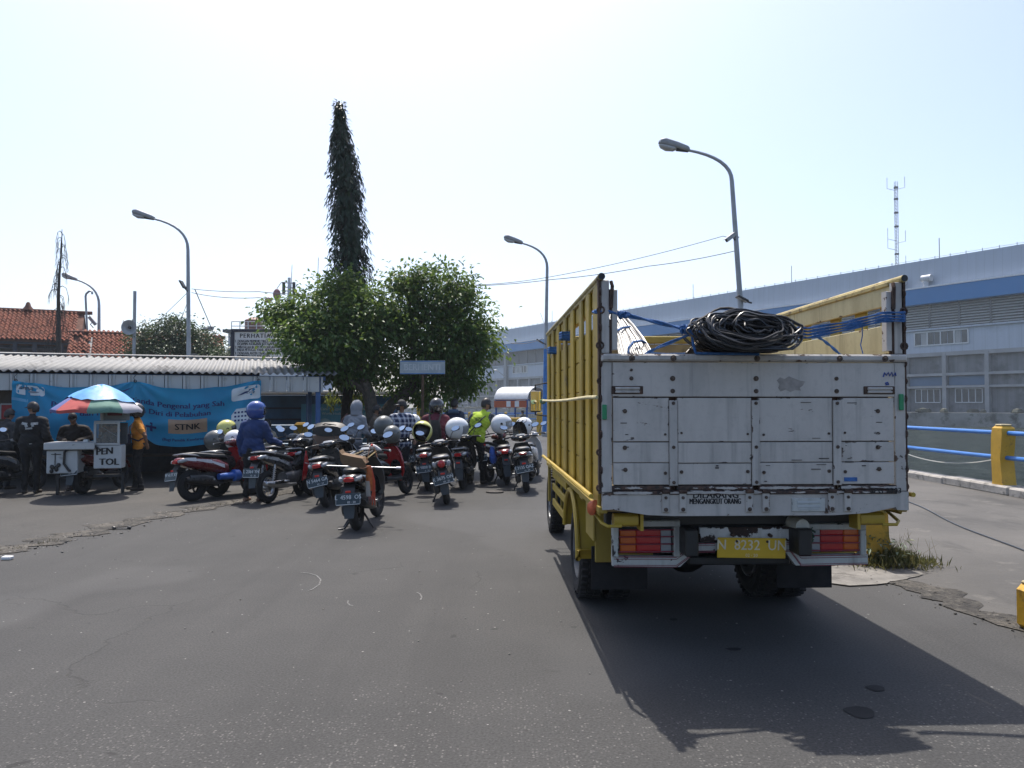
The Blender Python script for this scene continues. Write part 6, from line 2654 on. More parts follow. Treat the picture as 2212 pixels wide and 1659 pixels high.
def bike(label, px, py, heading=0.0, lean=6.0, kind='scooter', body=BGLOSS, body2=BMATT, stripe=None, plate=None, plate2=None, plate_tilt=0.0,
  tail='wide', muffler=MUFF, spoked=False, mirrors=(1, 1), rack=True, pos=None, headsteer=0.0, name='scooter', seat=SEATM, scale=1.0, flap=True, shieldc=None, text=None):
 p = pos if pos is not None else G(px, py)
 wr = .275
 k = thing(name, label, 'scooter' if kind == 'scooter' else 'motorbike', (p.x, p.y, 0.002), R(-heading), BIKEGRP, 0, R(-lean))
 k.scale = (scale,) * 3
 wb = 1.26

 def part(n, m, mb, parent=k, smooth=40):
  return mb.build(n, m, parent, smooth)

 # ---- wheels
 def wheel(y, w, r, steer=0.0):
  g = bpy.data.objects.new('wheel', None)
  COL.objects.link(g)
  g.parent = k
  g.location = (0, y, r)
  g.rotation_euler = (0, 0, R(steer))
  mb = MB()
  mb.torus((0, 0, 0), (1, 0, 0), r - w * .62, w * .62, 32, 10, w * .52)
  part('tyre', RUBBER, mb, g)
  mb = MB()
  mb.torus((0, 0, 0), (1, 0, 0), r - w * 1.22, .014, 28, 6, w * .36)
  if spoked:
   for q in range(18):
    a = 2 * PI * q / 18
    s = .02 if q % 2 else -.02
    mb.cyl((s, .03 * math.cos(a + .5), .03 * math.sin(a + .5)), (0, (r - w * 1.2) * math.cos(a), (r - w * 1.2) * math.sin(a)), .003, n=4)
   mb.cyl((-.05, 0, 0), (.05, 0, 0), .055, n=14)
   part('rim', STEEL, mb, g)
  else:
   for q in range(5):
    a = 2 * PI * q / 5
    d = Vector((0, math.cos(a), math.sin(a)))
    mb.tube([d * .03, d * (r - w * 1.2)], [.022, .013], 6)
   mb.cyl((-.045, 0, 0), (.045, 0, 0), .05, n=14)
   part('rim', DARK, mb, g)
  return g

 rw, fw = (.118, .092) if kind == 'scooter' else (.092, .08)
 if kind == 'maxi':
  rw, fw = .13, .11
 wheel(0, rw, wr)
 wheel(wb, fw, wr, headsteer)
 sc_ = kind in ('scooter', 'maxi')
 up = .03 if kind == 'maxi' else 0
 # ---- engine and transmission
 mb = MB()
 if sc_:
  mb.loft([(-.08, -.13, .285, .04, .06, 3), (-.02, -.135, .29, .055, .095, 3), (.22, -.135, .33, .055, .085, 3), (.42, -.12, .36, .05, .075, 3), (.5, -.10, .36, .03, .05, 3)], 14)
  mb.loft([(.08, -.02, .42, .09, .07, 3), (.42, -.02, .42, .11, .09, 3)], 12)
 else:
  mb.loft([(.42, 0, .36, .10, .12, 3.5), (.62, 0, .37, .12, .13, 3.5), (.82, 0, .40, .09, .09, 3)], 14)
  mb.loft([(.80, 0, .42, .07, .07, 4), (1.0, 0, .47, .065, .065, 4)], 10)
  mb.box((-.055, .24, .285), (.025, .52, .05), b=.008)
  mb.box((.055, .24, .285), (.025, .52, .05), b=.008)
 part('engine', ENG if not sc_ else BMATT, mb)
 # ---- exhaust
 mb = MB()
 if sc_:
  mb.skin([mb.ring((.145, y, z), (0, 1, .12), r_, 14) for y, z, r_ in ((.52, .27, .02), (.40, .28, .03), (.34, .29, .062), (.05, .34, .072), (-.14, .365, .068), (-.20, .375, .045))])
 else:
  mb.skin([mb.ring((.13, y, z), (0, 1, .08), r_, 14) for y, z, r_ in ((.62, .27, .02), (.45, .27, .028), (.36, .275, .05), (.0, .315, .056), (-.22, .34, .052), (-.24, .343, .03))])
 ex = part('exhaust', muffler, mb)
 mb = MB()
 if sc_:
  mb.loft([(-.16, .20, .40, .012, .045, 3), (.1, .212, .385, .014, .05, 3), (.30, .205, .35, .012, .04, 3)], 10)
 else:
  mb.box((.188, .15, .34), (.008, .40, .055), b=.003)
 part('heat_shield', CHROME if muffler is not MUFF else BGREY, mb, ex)
 # ---- shocks
 for s in ((-1,) if sc_ else (-1, 1)):
  mb = MB()
  x = s * (.17 if sc_ else .12)
  a, b = Vector((x, -.02, .33)), Vector((x, -.02 + .10, .64))
  mb.cyl(a, b, .014, n=8)
  for q in range(6):
   mb.torus(a.lerp(b, .25 + .11 * q), b - a, .026, .007, 12, 5)
  part('shock', DARK if stripe is None else STEEL, mb)
 # ---- tail body
 hw = .185 if kind == 'maxi' else (.16 if sc_ else .12)
 mb = MB()
 if sc_:
  mb.loft([(.66, 0, .50 + up, hw * .85, .13, 3.2), (.45, 0, .58 + up, hw * 1.02, .14, 3.0), (.15, 0, .63 + up, hw * 1.05, .115, 2.8), (-.12, 0, .68 + up, hw * .92, .085, 2.6), (-.25, 0, .70 + up, hw * .70, .06, 2.5), (-.29, 0, .70 + up, hw * .45, .035, 2.3)], 20)
 else:
  mb.loft([(.62, 0, .56, hw * .6, .09, 3), (.35, 0, .66, hw * .85, .085, 2.8), (.05, 0, .73, hw * .95, .07, 2.6), (-.18, 0, .785, hw * .8, .05, 2.5), (-.30, 0, .805, hw * .5, .03, 2.2)], 18)
 bd = part('tail_body', body, mb)
 zt = .70 + up if sc_ else .785
 if stripe is not None:
  for s in (-1, 1):
   mb = MB()
   pts = [(.55, .56), (.30, .655), (.0, .71), (-.20, .735)] if sc_ else [(.5, .62), (.2, .72), (-.1, .78), (-.24, .81)]
   for q, (a, b) in enumerate(zip(pts[:-1], pts[1:])):
    x0 = hw * (1.06, 1.08, 1.02)[q] if sc_ else hw * (.88, .98, .92)[q]
    x1 = hw * (1.08, 1.02, .84)[q] if sc_ else hw * (.98, .92, .72)[q]
    mb.quad((s * (x0 + .004), a[0], a[1] - .035 + up), (s * (x1 + .004), b[0], b[1] - .025 + up), (s * (x1 + .002), b[0], b[1] + .012 + up), (s * (x0 + .002), a[0], a[1] + .03 + up))
   part('decal', stripe, mb, bd, 0)
 # ---- seat
 mb = MB()
 if sc_:
  mb.loft([(.70, 0, .70 + up, .07, .03, 2.6), (.62, 0, .735 + up, .115, .045, 2.8), (.35, 0, .755 + up, .14, .045, 3), (.18, 0, .775 + up, .145, .045, 3), (.02, 0, .80 + up, .135, .042, 3), (-.16, 0, .805 + up, .10, .032, 2.6), (-.20, 0, .80 + up, .05, .015, 2.4)], 18)
 else:
  mb.loft([(.72, 0, .69, .05, .03, 2.6), (.55, 0, .735, .10, .04, 2.8), (.25, 0, .79, .125, .042, 3), (.0, 0, .84, .115, .038, 3), (-.22, 0, .865, .085, .028, 2.6), (-.27, 0, .87, .04, .012, 2.4)], 18)
 part('seat', seat, mb)
 zs = .80 + up if sc_ else .86
 # ---- grab rail
 if rack:
  mb = MB()
  for s in (-1, 1):
   mb.tube([(s * .10, .16, zs - .05), (s * .135, .02, zs - .02), (s * .12, -.20, zs + .01), (s * .07, -.27, zs + .012), (0, -.285, zs + .012)], .012 if kind != 'maxi' else .018, 8)
  part('grab_rail', BSILV if kind != 'maxi' else BGREY, mb)
 # ---- tail light and indicators
 yb = -.295 if sc_ else -.31
 mb = MB()
 if tail == 'round':
  mb.ell((0, yb - .005, zt), (.062, .03, .062), 18, 10)
  tl = part('tail_light', REDL, mb)
  for s in (-1, 1):
   mb = MB()
   mb.ell((s * .115, yb + .025, zt - .005), (.035, .03, .055), 12, 8, Matrix.Rotation(s * .35, 3, 'Y'))
   part('indicator', CLEARL, mb)
 elif tail == 'slim':
  mb.loft([(yb - .012, 0, zt + .02, .06, .014, 3), (yb + .05, 0, zt + .02, .10, .02, 3)], 14)
  part('tail_light', REDL, mb)
  for s in (-1, 1):
   mb = MB()
   mb.loft([(yb + .0, s * .10, zt - .01, .045, .012, 2.4), (yb + .07, s * .135, zt - .03, .05, .018, 2.4)], 10)
   part('indicator', BSILV, mb)
 else:
  mb.loft([(yb - .018, 0, zt - .01, .060, .026, 3), (yb + .03, 0, zt - .005, .085, .040, 3), (yb + .08, 0, zt, .09, .045, 3)], 16)
  part('tail_light', REDL, mb)
  for s in (-1, 1):
   mb = MB()
   mb.loft([(yb + .0, s * .095, zt - .008, .022, .022, 2.4), (yb + .05, s * .115, zt - .004, .032, .034, 2.4), (yb + .13, s * .135, zt + .01, .02, .026, 2.4)], 10)
   part('indicator', CLEARL, mb)
 # ---- rear mudguard, reflector, number plate
 mb = MB()
 prof = [(yb + .06, zt - .05), (yb - .03, zt - .16), (yb - .07, zt - .26)]
 rings = []
 for y, z in prof:
  rings.append([Vector((-.075, y, z)), Vector((.075, y, z)), Vector((.07, y + .02, z + .006)), Vector((-.07, y + .02, z + .006))])
 mb.skin(rings)
 part('plate_bracket', BMATT, mb)
 if flap:
  mb = MB()
  z0 = zt - .30
  rings = []
  for y, z, w in ((yb - .055, z0 + .03, .072), (yb - .075, z0 - .10, .07), (yb - .10, z0 - .19, .058)):
   rings.append([Vector((-w, y, z)), Vector((w, y, z)), Vector((w, y + .008, z)), Vector((-w, y + .008, z))])
  mb.skin(rings)
  part('mud_flap', FLAP, mb)
 mb = MB()
 mb.box((0, yb - .062, zt - .155), (.07, .012, .028), b=.004)
 part('reflector', REFL, mb)
 if plate:
  g = bpy.data.objects.new('number_plate', None)
  COL.objects.link(g)
  g.parent = k
  g.location = (0, yb - .085, zt - .245)
  g.rotation_euler = (R(-14), R(plate_tilt), 0)
  mb = MB()
  mb.box((0, 0, 0), (.32, .006, .148), b=.003)
  part('plate', PLATE, mb, g)
  mb = MB()
  text_on(mb, plate, .076, (0, -.0045, .022), (1, 0, 0), (0, 0, 1), sx=.92, bold=.0012)
  if plate2:
   text_on(mb, plate2, .038, (.045, -.0045, -.042), (1, 0, 0), (0, 0, 1), sx=1.0, bold=.0008)
  part('lettering', PTXT, mb, g, 0)
  mb = MB()
  mb.box((0, -.004, -.068), (.30, .004, .008))
  for s in (-1, 1):
   mb.box((s * .155, -.004, .0), (.004, .003, .13))
  part('plate_rim', PTXT, mb, g, 0)
 # ---- front: floor, shield, fork, bars
 if sc_:
  mb = MB()
  mb.loft([(.55, 0, .33, .14, .05, 4), (.8, 0, .31, .165, .04, 4), (1.0, 0, .33, .15, .05, 4)], 16)
  part('footboard', BMATT, mb)
  mb = MB()
  rings = []
  for (y, z, w) in ((.98, .27, .12), (1.0, .42, .19), (.985, .60, .205), (.94, .78, .19), (.90, .90, .13)):
   pts = []
   for q in range(9):
    t = -1 + 2 * q / 8
    pts.append(Vector((t * w, y + .07 * (1 - abs(t) ** 2.2), z)))
   for q in range(9):
    t = 1 - 2 * q / 8
    pts.append(Vector((t * w * .96, y - .03 + .06 * (1 - abs(t) ** 2.2), z)))
   rings.append(pts)
  mb.skin(rings)
  part('leg_shield', shieldc or body2, mb)
  mb = MB()
  mb.loft([(1.0, 0, .60, .17, .24, 2.6), (1.10, 0, .60, .12, .20, 2.4), (1.15, 0, .58, .05, .12, 2.2)], 16)
  part('front_cowl', body, mb)
  hx = .19 if kind == 'maxi' else .16
  mb = MB()
  mb.loft([(.76, 0, .97 + up, .05, .02, 2.6), (.82, 0, .985 + up, hx, .045, 2.8), (.92, 0, .97 + up, hx * 1.05, .065, 2.6), (1.02, 0, .94 + up, hx * .7, .06, 2.4), (1.06, 0, .92 + up, hx * .3, .03, 2.2)], 18)
  hc = part('handlebar_cowl', body, mb)
  mb = MB()
  mb.loft([(.0, 0, 0, .075, .008, 3), (.07, 0, .022, .085, .014, 3)], 12)
  d = part('instrument', mat('dash_glass', (.20, .22, .24), .08, var=.2), mb, hc)
  d.location = (0, .78, 1.015 + up)
  if kind == 'maxi':
   mb = MB()
   rings = []
   for (y, z, w) in ((1.02, 1.0, .15), (1.04, 1.14, .145), (1.02, 1.26, .11), (1.0, 1.32, .06)):
    rings.append([Vector((t * w, y + .08 * (1 - t * t), z)) for t in (-1, -.5, 0, .5, 1)] + [Vector((t * w, y - .008 + .08 * (1 - t * t), z)) for t in (1, .5, 0, -.5, -1)])
   mb.skin(rings)
   part('windscreen', BGLOSS, mb)
 else:
  mb = MB()
  mb.tube([(0, .60, .62), (0, .80, .58), (0, .98, .74), (0, 1.0, .84)], [.05, .045, .045, .035], 10)
  part('frame', BMATT, mb)
  mb = MB()
  mb.loft([(.70, 0, .50, .03, .08, 3), (.86, 0, .52, .05, .12, 3), (.98, 0, .60, .09, .16, 2.8), (1.04, 0, .66, .06, .12, 2.4)], 14)
  part('centre_cover', body2, mb)
  if kind == 'underbone':
   for s in (-1, 1):
    mb = MB()
    mb.prism([(s * .15, .97, .82), (s * .175, .99, .60), (s * .155, .90, .34), (s * .14, .80, .30), (s * .15, .84, .48), (s * .165, .90, .72)], (s * -.012, .0, 0))
    fixnormals(part('leg_shield', shieldc or body, mb, smooth=30))
   mb = MB()
   mb.loft([(.98, 0, .78, .16, .07, 2.6), (1.08, 0, .74, .13, .11, 2.6), (1.14, 0, .70, .05, .07, 2.2)], 14)
   part('front_cowl', body2, mb)
  mb = MB()
  mb.loft([(.86, 0, .995, .07, .03, 2.6), (.93, 0, 1.01, .12, .05, 2.8), (1.02, 0, 1.0, .12, .075, 2.6), (1.10, 0, .97, .07, .06, 2.4)], 16)
  part('headlight_cowl', body2, mb)
 mb = MB()
 for s in (-1, 1):
  mb.cyl((s * .07, 1.01, .76), (s * .075, wb, wr), .021, .017, 8)
 part('fork', STEEL if not sc_ else DARK, mb, props if False else k)
 mb = MB()
 rings = []
 for q in range(9):
  a = R(20 + 125 * q / 8)
  r_ = wr + .03
  y, z = wb + r_ * math.cos(a), wr + r_ * math.sin(a)
  rings.append([Vector((-.06, y, z)), Vector((-.045, y + .02 * math.cos(a), z + .02 * math.sin(a))), Vector((.045, y + .02 * math.cos(a), z + .02 * math.sin(a))), Vector((.06, y, z))])
 mb.skin(rings)
 part('front_mudguard', body if stripe is None else body2, mb)
 zb = (1.0 if sc_ else 1.03) + up
 mb = MB()
 yb_ = .84 if sc_ else .90
 mb.tube([(-.33, yb_ - .09, zb - .015), (-.20, yb_ - .02, zb), (0, yb_ + .03, zb - .02), (.20, yb_ - .02, zb), (.33, yb_ - .09, zb - .015)], .012, 8)
 hb = part('handlebar', DARK, mb)
 for s in (-1, 1):
  mb = MB()
  mb.cyl((s * .24, yb_ - .04, zb - .006), (s * .345, yb_ - .098, zb - .017), .018, n=10)
  part('grip', BLACK, mb, hb)
  mb = MB()
  mb.cyl((s * .345, yb_ - .098, zb - .017), (s * .362, yb_ - .107, zb - .019), .016, n=10)
  part('bar_end', STEEL, mb, hb)
  mb = MB()
  mb.tube([(s * .19, yb_ + .03, zb), (s * .27, yb_ + .035, zb - .005), (s * .35, yb_ - .02, zb - .012)], .007, 6)
  part('lever', STEEL, mb, hb)
  if mirrors[0 if s < 0 else 1]:
   g = bpy.data.objects.new('mirror', None)
   COL.objects.link(g)
   g.parent = k
   g.location = (s * .315, yb_ + .02, zb + .205)
   g.rotation_euler = (R(-20), 0, R(s * -6))
   mb = MB()
   mb.ell((0, .012, 0), (.082, .022, .048), 16, 8, Matrix.Rotation(R(s * -16), 3, 'Y'))
   part('mirror_case', BLACK, mb, g)
   mb = MB()
   M3 = Matrix.Rotation(R(s * -16), 3, 'Y')
   mb.add([M3 @ Vector((.074 * math.cos(2 * PI * q / 20), -.0105, .042 * math.sin(2 * PI * q / 20))) for q in range(20)], [tuple(range(20))])
   part('mirror_glass', MIRROR, mb, g, 0)
   mb = MB()
   mb.tube([(s * .20, yb_ + .0, zb + .02), (s * .225, yb_ + .02, zb + .10), (s * .29, yb_ + .025, zb + .185)], .0065, 6)
   part('mirror_stalk', BLACK, mb)
 mb = MB()
 mb.tube([(-.10, .42, .26), (-.20, .34, .10), (-.26 - .0, .30, .01 - .26 * math.sin(R(lean)) + .012)], .013, 6)
 mb.cyl((-.245, .30, .015 - .26 * math.sin(R(lean))), (-.29, .30, .010 - .28 * math.sin(R(lean))), .022, n=8)
 part('side_stand', DARK, mb)
 for s in (-1, 1):
  mb = MB()
  mb.cyl((s * .10, .30, .33), (s * .235, .28, .345), .014, .017, 8)
  part('foot_peg', STEEL, mb)
 if text:
  mb = MB()
  text_on(mb, text, .075, (hw * 1.06 + .012, .30, .635 + up), (0, 1, -.28), (0, .28, 1), sx=1.0, bold=.002)
  part('lettering', WHITEINK, mb, bd, 0)
 return k

def local(k, x, y, z):
 """point in a bike's own frame -> world"""
 M4 = Matrix.Translation(k.location) @ k.rotation_euler.to_matrix().to_4x4() @ Matrix.Scale(k.scale.x, 4)
 return M4 @ Vector((x, y, z))

def scooter_side_text(k, s, m, x, y, z, size, slope=0.0):
 mb = MB()
 text_on(mb, s, size, (x, y, z), (0, 1, slope), (0, -slope, 1), bold=.0015)
 o = mb.build('lettering', m, k, smooth=0)
 return o

bk_main = bike('black scooter with plate L 4598 OS and brown cardboard tied on its seat', 772, 1146, 2, 4, body=BGLOSS, body2=BMATT, plate='L  4598  OS', plate2='02 · 20', rack=False, headsteer=-8)
bk_scoopy = bike('black retro scooter with a round red tail light and plate K 3675 ON', 966, 1090, -5, 8, body=BGLOSS, body2=BMATT, plate='K 3675 ON', plate2='03 · 25', plate_tilt=-6, tail='round', muffler=CHROME)
bk_c = bike('black scooter with plate N 5464 GA leaning on its stand', 706, 1097, -2, 9, body=BGLOSS, body2=BGREY, plate='N 5464 GA', plate2='02 · 27', plate_tilt=-4, muffler=MUFF)
bk_b = bike('black underbone motorbike with red leg shield and spoked wheels beside the man in blue', 580, 1088, 19, 5, 'underbone', body=BGREY, body2=BGLOSS, shieldc=BRED, plate='L 2364 YH', plate2='12 · 22', plate_tilt=3, muffler=STEEL, spoked=True, name='motorbike', stripe=BSILV)
bk_a = bike('red and white scooter turned sideways with long white side stripes', 417, 1084, 33, 7, body=BMAR, body2=BGLOSS, stripe=BWHITE, plate='W 4177 XY', plate_tilt=0, shieldc=BRED, muffler=MUFF, mirrors=(1, 0))
bk_k = bike('large black maxi scooter with plate S 3135 QAZ nearest the truck', 1138, 1064, 0, 6, 'maxi', body=BGLOSS, body2=BMATT, plate='S 3135 QAZ', plate2='11 · 20', plate_tilt=-5, tail='slim')
bk_j = bike('black motorbike with the vest man bent over it', 1058, 1042, 20, 6, 'underbone', body=BGREY, body2=BGLOSS, plate='S 4687 WN', plate_tilt=-6, muffler=STEEL, name='motorbike', mirrors=(0, 0), stripe=BSILV, tail='slim')
bk_g = bike('dark scooter with plate N 980 under the yellow helmet', 926, 1060, -3, 7, body=BGLOSS, body2=BMATT, plate='N 9808 BE', plate2='6 · 24', mirrors=(1, 0))
bk_f = bike('black scooter with plate N 2213 behind the one carrying cardboard', 884, 1034, -10, 8, body=BMAR, body2=BGLOSS, plate='N 2213 VI', plate2='05 · 22', plate_tilt=-6, stripe=BGREY)
bk_i = bike('dark scooter behind the retro one with a big white helmet on it', 1006, 1030, -6, 6, body=BGLOSS, body2=BMATT, stripe=BSILV, plate='L 6120 PE', mirrors=(0, 1))
bk_q = bike('black scooter with red front leg panel behind the cardboard carrier', 0, 0, 28, 6, body=BGLOSS, body2=BMATT, shieldc=BRED, pos=Vector((-2.55, 13.2, 0)), plate=None, headsteer=10)
bk_e = bike('black sport underbone with white HONDA lettering behind the spoked motorbike', 0, 0, 2, 5, 'underbone', body=BGLOSS, body2=BGLOSS, pos=Vector((-3.85, 14.0, 0)), name='motorbike', plate=None)
bk_m = bike('dark scooter with tall round mirrors beside the tall tree trunk', 0, 0, 4, 5, body=BMATT, body2=BGLOSS, pos=Vector((-3.12, 13.7, 0)), plate=None)
bk_a2 = bike('grey scooter behind the red and white one with helmets on its bars', 0, 0, 32, 6, body=BGREY, body2=BMAR, shieldc=BRED, pos=Vector((-5.3, 13.9, 0)), plate=None, mirrors=(1, 0), seat=BGREY)
bk_l = bike('white scooter beyond the maxi scooter beside the truck cab', 0, 0, 8, 6, body=BWHITE, body2=BWHITE, pos=Vector((.42, 16.8, 0)), plate=None)
bk_n = bike('dark motorbike carrying the PENTOL snack boxes under the parasol', 178, 1068, 3, 2, body=BMAR, body2=BGLOSS, plate='L 4680 HU', plate2='10 · 21', plate_tilt=-5, mirrors=(0, 0), rack=False)
bk_o = bike('dark scooter half cut off at the left edge of the yard', 0, 0, 6, 5, body=BGREY, body2=BGLOSS, pos=Vector((-9.45, 13.9, 0)), plate=None, stripe=BSILV)
bk_r = bike('black scooter deep in the parked row behind the plaid shirt man', 0, 0, -15, 6, body=BGLOSS, body2=BGREY, pos=Vector((-1.9, 17.6, 0)), plate=None)
for (X, Y, hd, bc, lab) in ((-3.45, 15.3, -8, BGLOSS, 'black scooter second from the tree trunk in the back row'), (-4.75, 15.6, 12, BGREY, 'dark grey scooter in front of the person in cream'), (-.95, 15.1, 4, BGLOSS, 'black scooter between the retro scooter and the vest man'), (-.1, 15.9, -6, BMAR, 'dark maroon scooter behind the vest man and the maxi scooter'), (-2.9, 16.0, 10, BMATT, 'matt black scooter in front of the grey hoodie')):
 bike(lab, 0, 0, hd, 6, body=bc, pos=Vector((X, Y, 0)), stripe=BGREY if bc is BGLOSS else None)
mb = MB()
hp_ = W(676, 966, 13.2)
t_ = bk_e
o = scooter_side_text(bk_e, 'HONDA', WHITEINK, .19, .98, .72, .13, -.5)
mb = MB()
mb.loft([(.70, .12, .60, .03, .09, 2.6), (.95, .15, .72, .035, .11, 2.6), (1.2, .13, .62, .02, .07, 2.4)], 12)
mb.build('side_fairing', BGLOSS, bk_e)
scooter_side_text(bk_scoopy, 'SCOOPY', mat('badge_silver', (.45, .46, .47), .4), .158, -.02, .705, .035, -.1)
scooter_side_text(bk_b, 'HONDA', WHITEINK, .178, .91, .60, .03, -.2)
mb = MB()
mb.tube([(-.06, .18, .20), (-.19, .06, .02)], .014, 6)
mb.tube([(.06, .18, .20), (.20, .06, .02)], .014, 6)
mb.cyl((-.20, .05, .015), (-.26, .03, .018), .022, n=8)
mb.build('centre_stand', DARK, bk_main, props={'kind': 'stuff'})

# ------------------------------------------------------------------ helmets and things lying on the bikes
def helmet_parts(parent, col, visor=None, lining=BLACK, M4=Matrix(), open_=True, r=.135, name='shell', chin=False, vis_up=False):
 """motorcycle helmet, face towards +Y"""
 mb = MB()
 n, m = 28, 16
 vs, keep = [], {}
 for j in range(m + 1):
  el = R(90 - 145 * j / m)
  for i in range(n):
   az = 2 * PI * i / n
   rr_ = r * (1 + .07 * math.cos(az) * math.cos(el))
   v = Vector((rr_ * .93 * math.cos(el) * math.sin(az), rr_ * 1.10 * math.cos(el) * math.cos(az), rr_ * math.sin(el) * (1.0 if el > 0 else 1.15)))
   vs.append(v)
 fs = []
 for j in range(m):
  el = 90 - 145 * (j + .5) / m
  for i in range(n):
   az = (i + .5) * 360 / n
   if az > 180:
    az -= 360
   if abs(az) < 62 and el < 20 and (not chin or el > -26):
    continue
   a, b = j * n + i, j * n + (i + 1) % n
   fs.append((a, a + n, b + n, b))
 mb.add([M4 @ v for v in vs], fs)
 sh_ = mb.build(name, col, parent, 60)
 so = sh_.modifiers.new('thick', 'SOLIDIFY')
 so.thickness = .012
 so.offset = -1
 mb = MB()
 mb.add([M4 @ (v * .90) for v in vs], [tuple(reversed(f)) for f in fs])
 mb.ell(M4 @ Vector((0, -.03, .0)), r * .80, 14, 8)
 mb.build('lining', lining, parent, 60)
 mb = MB()
 el = R(-55)
 pts = []
 for i in range(n + 1):
  az = R(62 + (360 - 124) * i / n)
  rr_ = r * (1 + .07 * math.cos(az) * math.cos(el)) * 1.005
  pts.append(M4 @ Vector((rr_ * .93 * math.cos(el) * math.sin(az), rr_ * 1.10 * math.cos(el) * math.cos(az), rr_ * math.sin(el) * 1.15)))
 mb.tube(pts, .008, 6)
 mb.build('rim_seal', BLACK, parent)
 if visor is not None:
  mb = MB()
  rows = []
  e0, e1 = (14, 52) if vis_up else (-30, 22)
  for j in range(5):
   el = R(e0 + (e1 - e0) * j / 4)
   rows.append([M4 @ Vector((r * 1.04 * .95 * math.cos(el) * math.sin(az), r * 1.24 * math.cos(el) * math.cos(az) if not vis_up else r * 1.34 * math.cos(el) * math.cos(az), r * 1.04 * math.sin(el))) for az in [R(-70 + 140 * i / 12) for i in range(13)]])
  mb.add([p for r_ in rows for p in r_], [(j * 13 + i, j * 13 + i + 1, (j + 1) * 13 + i + 1, (j + 1) * 13 + i) for j in range(4) for i in range(12)])
  mb.build('visor', visor, parent, 60)
  for s in (-1, 1):
   mb = MB()
   mb.cyl(M4 @ Vector((s * r * .93, .01, .02)), M4 @ Vector((s * r * .99, .01, .02)), .026, n=12)
   mb.build('visor_pivot', BLACK, parent)

VIS = mat('dark_visor', (.02, .022, .025), .08, var=.1, coat=.4)
VISC = glass_mat('smoke_visor', (.35, .38, .40), .05, .55)

def helmet(label, p, rz, col, visor=VIS, tilt=(0, 0), r=.14, **kw):
 t = thing('helmet', label, 'helmet', p, R(rz), 'helmets left on the motorbikes', R(tilt[0]), R(tilt[1]))
 helmet_parts(t, col, visor, r=r, **kw)
 return t

HY_ = mat('helmet_yellow', (.58, .56, .16), .25, var=.06, coat=.6)
HW = mat('helmet_white', (.66, .68, .70), .22, var=.04, coat=.6)
HK = mat('helmet_black', (.025, .026, .028), .22, var=.3, coat=.6)
HG = mat('helmet_grey', (.09, .10, .10), .35, var=.3, coat=.3)
HB = mat('helmet_blue', (.015, .06, .27), .2, var=.12, coat=.7)
helmet('dark grey helmet turned sideways on the bars of the grey scooter', W(463, 951, 14.6), -70, HG, VIS, (18, 0), .175)
helmet('pale yellow helmet on the rearmost scooter behind the red one', W(488, 926, 15.2), -60, HY_, VIS, (10, 8), .165)
hw1 = helmet('white helmet resting between the red scooter and the blue jacket man', W(506, 949, 14.3), -85, HW, VISC, (4, -6), .165)
helmet('black helmet hung on the bars of the spoked motorbike', W(655, 955, 14.3), -60, HK, VIS, (20, 10), .155)
helmet('dark round helmet on the scooter behind the cardboard carrier', W(828, 919, 13.6), -25, HG, VIS, (4, 6), .165)
helmet('smaller grey helmet below the dark round one', W(846, 938, 13.3), -30, HG, VIS, (16, 4), .14)
helmet('pale yellow open helmet facing the camera on a black scooter mirror', W(913, 932, 14.4), 172, HY_, None, (24, -6), .185)
helmet('big white helmet seen from behind on the scooter next to the maroon jacket', W(986, 925, 15.2), -78, HW, VISC, (-3, 6), .205)
helmet('glossy white helmet with a dark spot on the left bar of the maxi scooter', W(1082, 916, 15.6), -88, HW, VISC, (0, 4), .19)
hw2 = helmet('white helmet with dark swirl graphics behind the maxi scooter windscreen', W(1131, 920, 17.4), -50, HW, VIS, (2, 0), .185)
helmet('white helmet far back between the plaid shirt and maroon jacket men', W(871, 909, 20), -20, HW, VIS, (0, 0), .19)
helmet('second white helmet far back by the sign pole', W(893, 910, 21.5), -20, HW, VIS, (0, 0), .19)
mb = MB()
for a0, w_ in ((20, .03), (-25, .035), (-60, .028)):
 pts = []
 for q in range(9):
  el = R(-20 + 80 * q / 8)
  az = R(180 + a0 + 25 * math.sin(q * .7))
  pts.append(Vector((.185 * 1.0 * math.cos(el) * math.sin(az) * .97, .185 * 1.14 * math.cos(el) * math.cos(az), .185 * 1.02 * math.sin(el))))
 mb.tube(pts, [.004] + [w_ * .35] * 7 + [.004], 5)
mb.build('swirl_graphic', mat('graphic_grey', (.10, .10, .11), .3), hw2)
t_ = thing('backpack', 'black bag lying on a brown box behind the N 5464 GA scooter', 'bag', W(712, 936, 14.9), 0)
mb = MB()
mb.loft([(-.2, 0, .05, .28, .10, 2.6), (0, 0, .08, .34, .14, 2.6), (.2, .02, .05, .26, .10, 2.6)], 14)
mb.build('bag_body', BMATT, t_)
mb = MB()
mb.tube([(-.2, -.12, .10), (-.05, -.16, .19), (.15, -.14, .16), (.28, -.08, .05)], .012, 6)
mb.build('strap', BLACK, t_)
mb = MB()
mb.box((0, 0, 0), (.62, .38, .26), b=.015)
o = mb.build('cardboard_box', mat('brown_box', (.20, .13, .09), .8, var=.15, vs=4))
o.location = W(712, 955, 14.9)
tag(o, 'brown cardboard box under the black bag', 'box')
cb = mat('cardboard', (.15, .09, .045), .85, var=.12, vs=5)
c_ = thing('cardboard_sheet', 'brown cardboard sheet bent over the seat of the L 4598 OS scooter', 'cardboard', local(bk_main, .02, .0, .86), R(-3))
c_.scale = (.8, .8, .75)
mb = MB()
rows = []
for x, z in ((-.24, .135), (-.2, .07), (-.02, .03), (.14, .0), (.2, -.09)):
 rows.append([(x + .03, -.10, z - .06 * 1), (x, -.085, z + .12), (x, .16, z + .135), (x, .164, z + .130), (x + .002, -.08, z + .115), (x + .032, -.095, z - .06)])
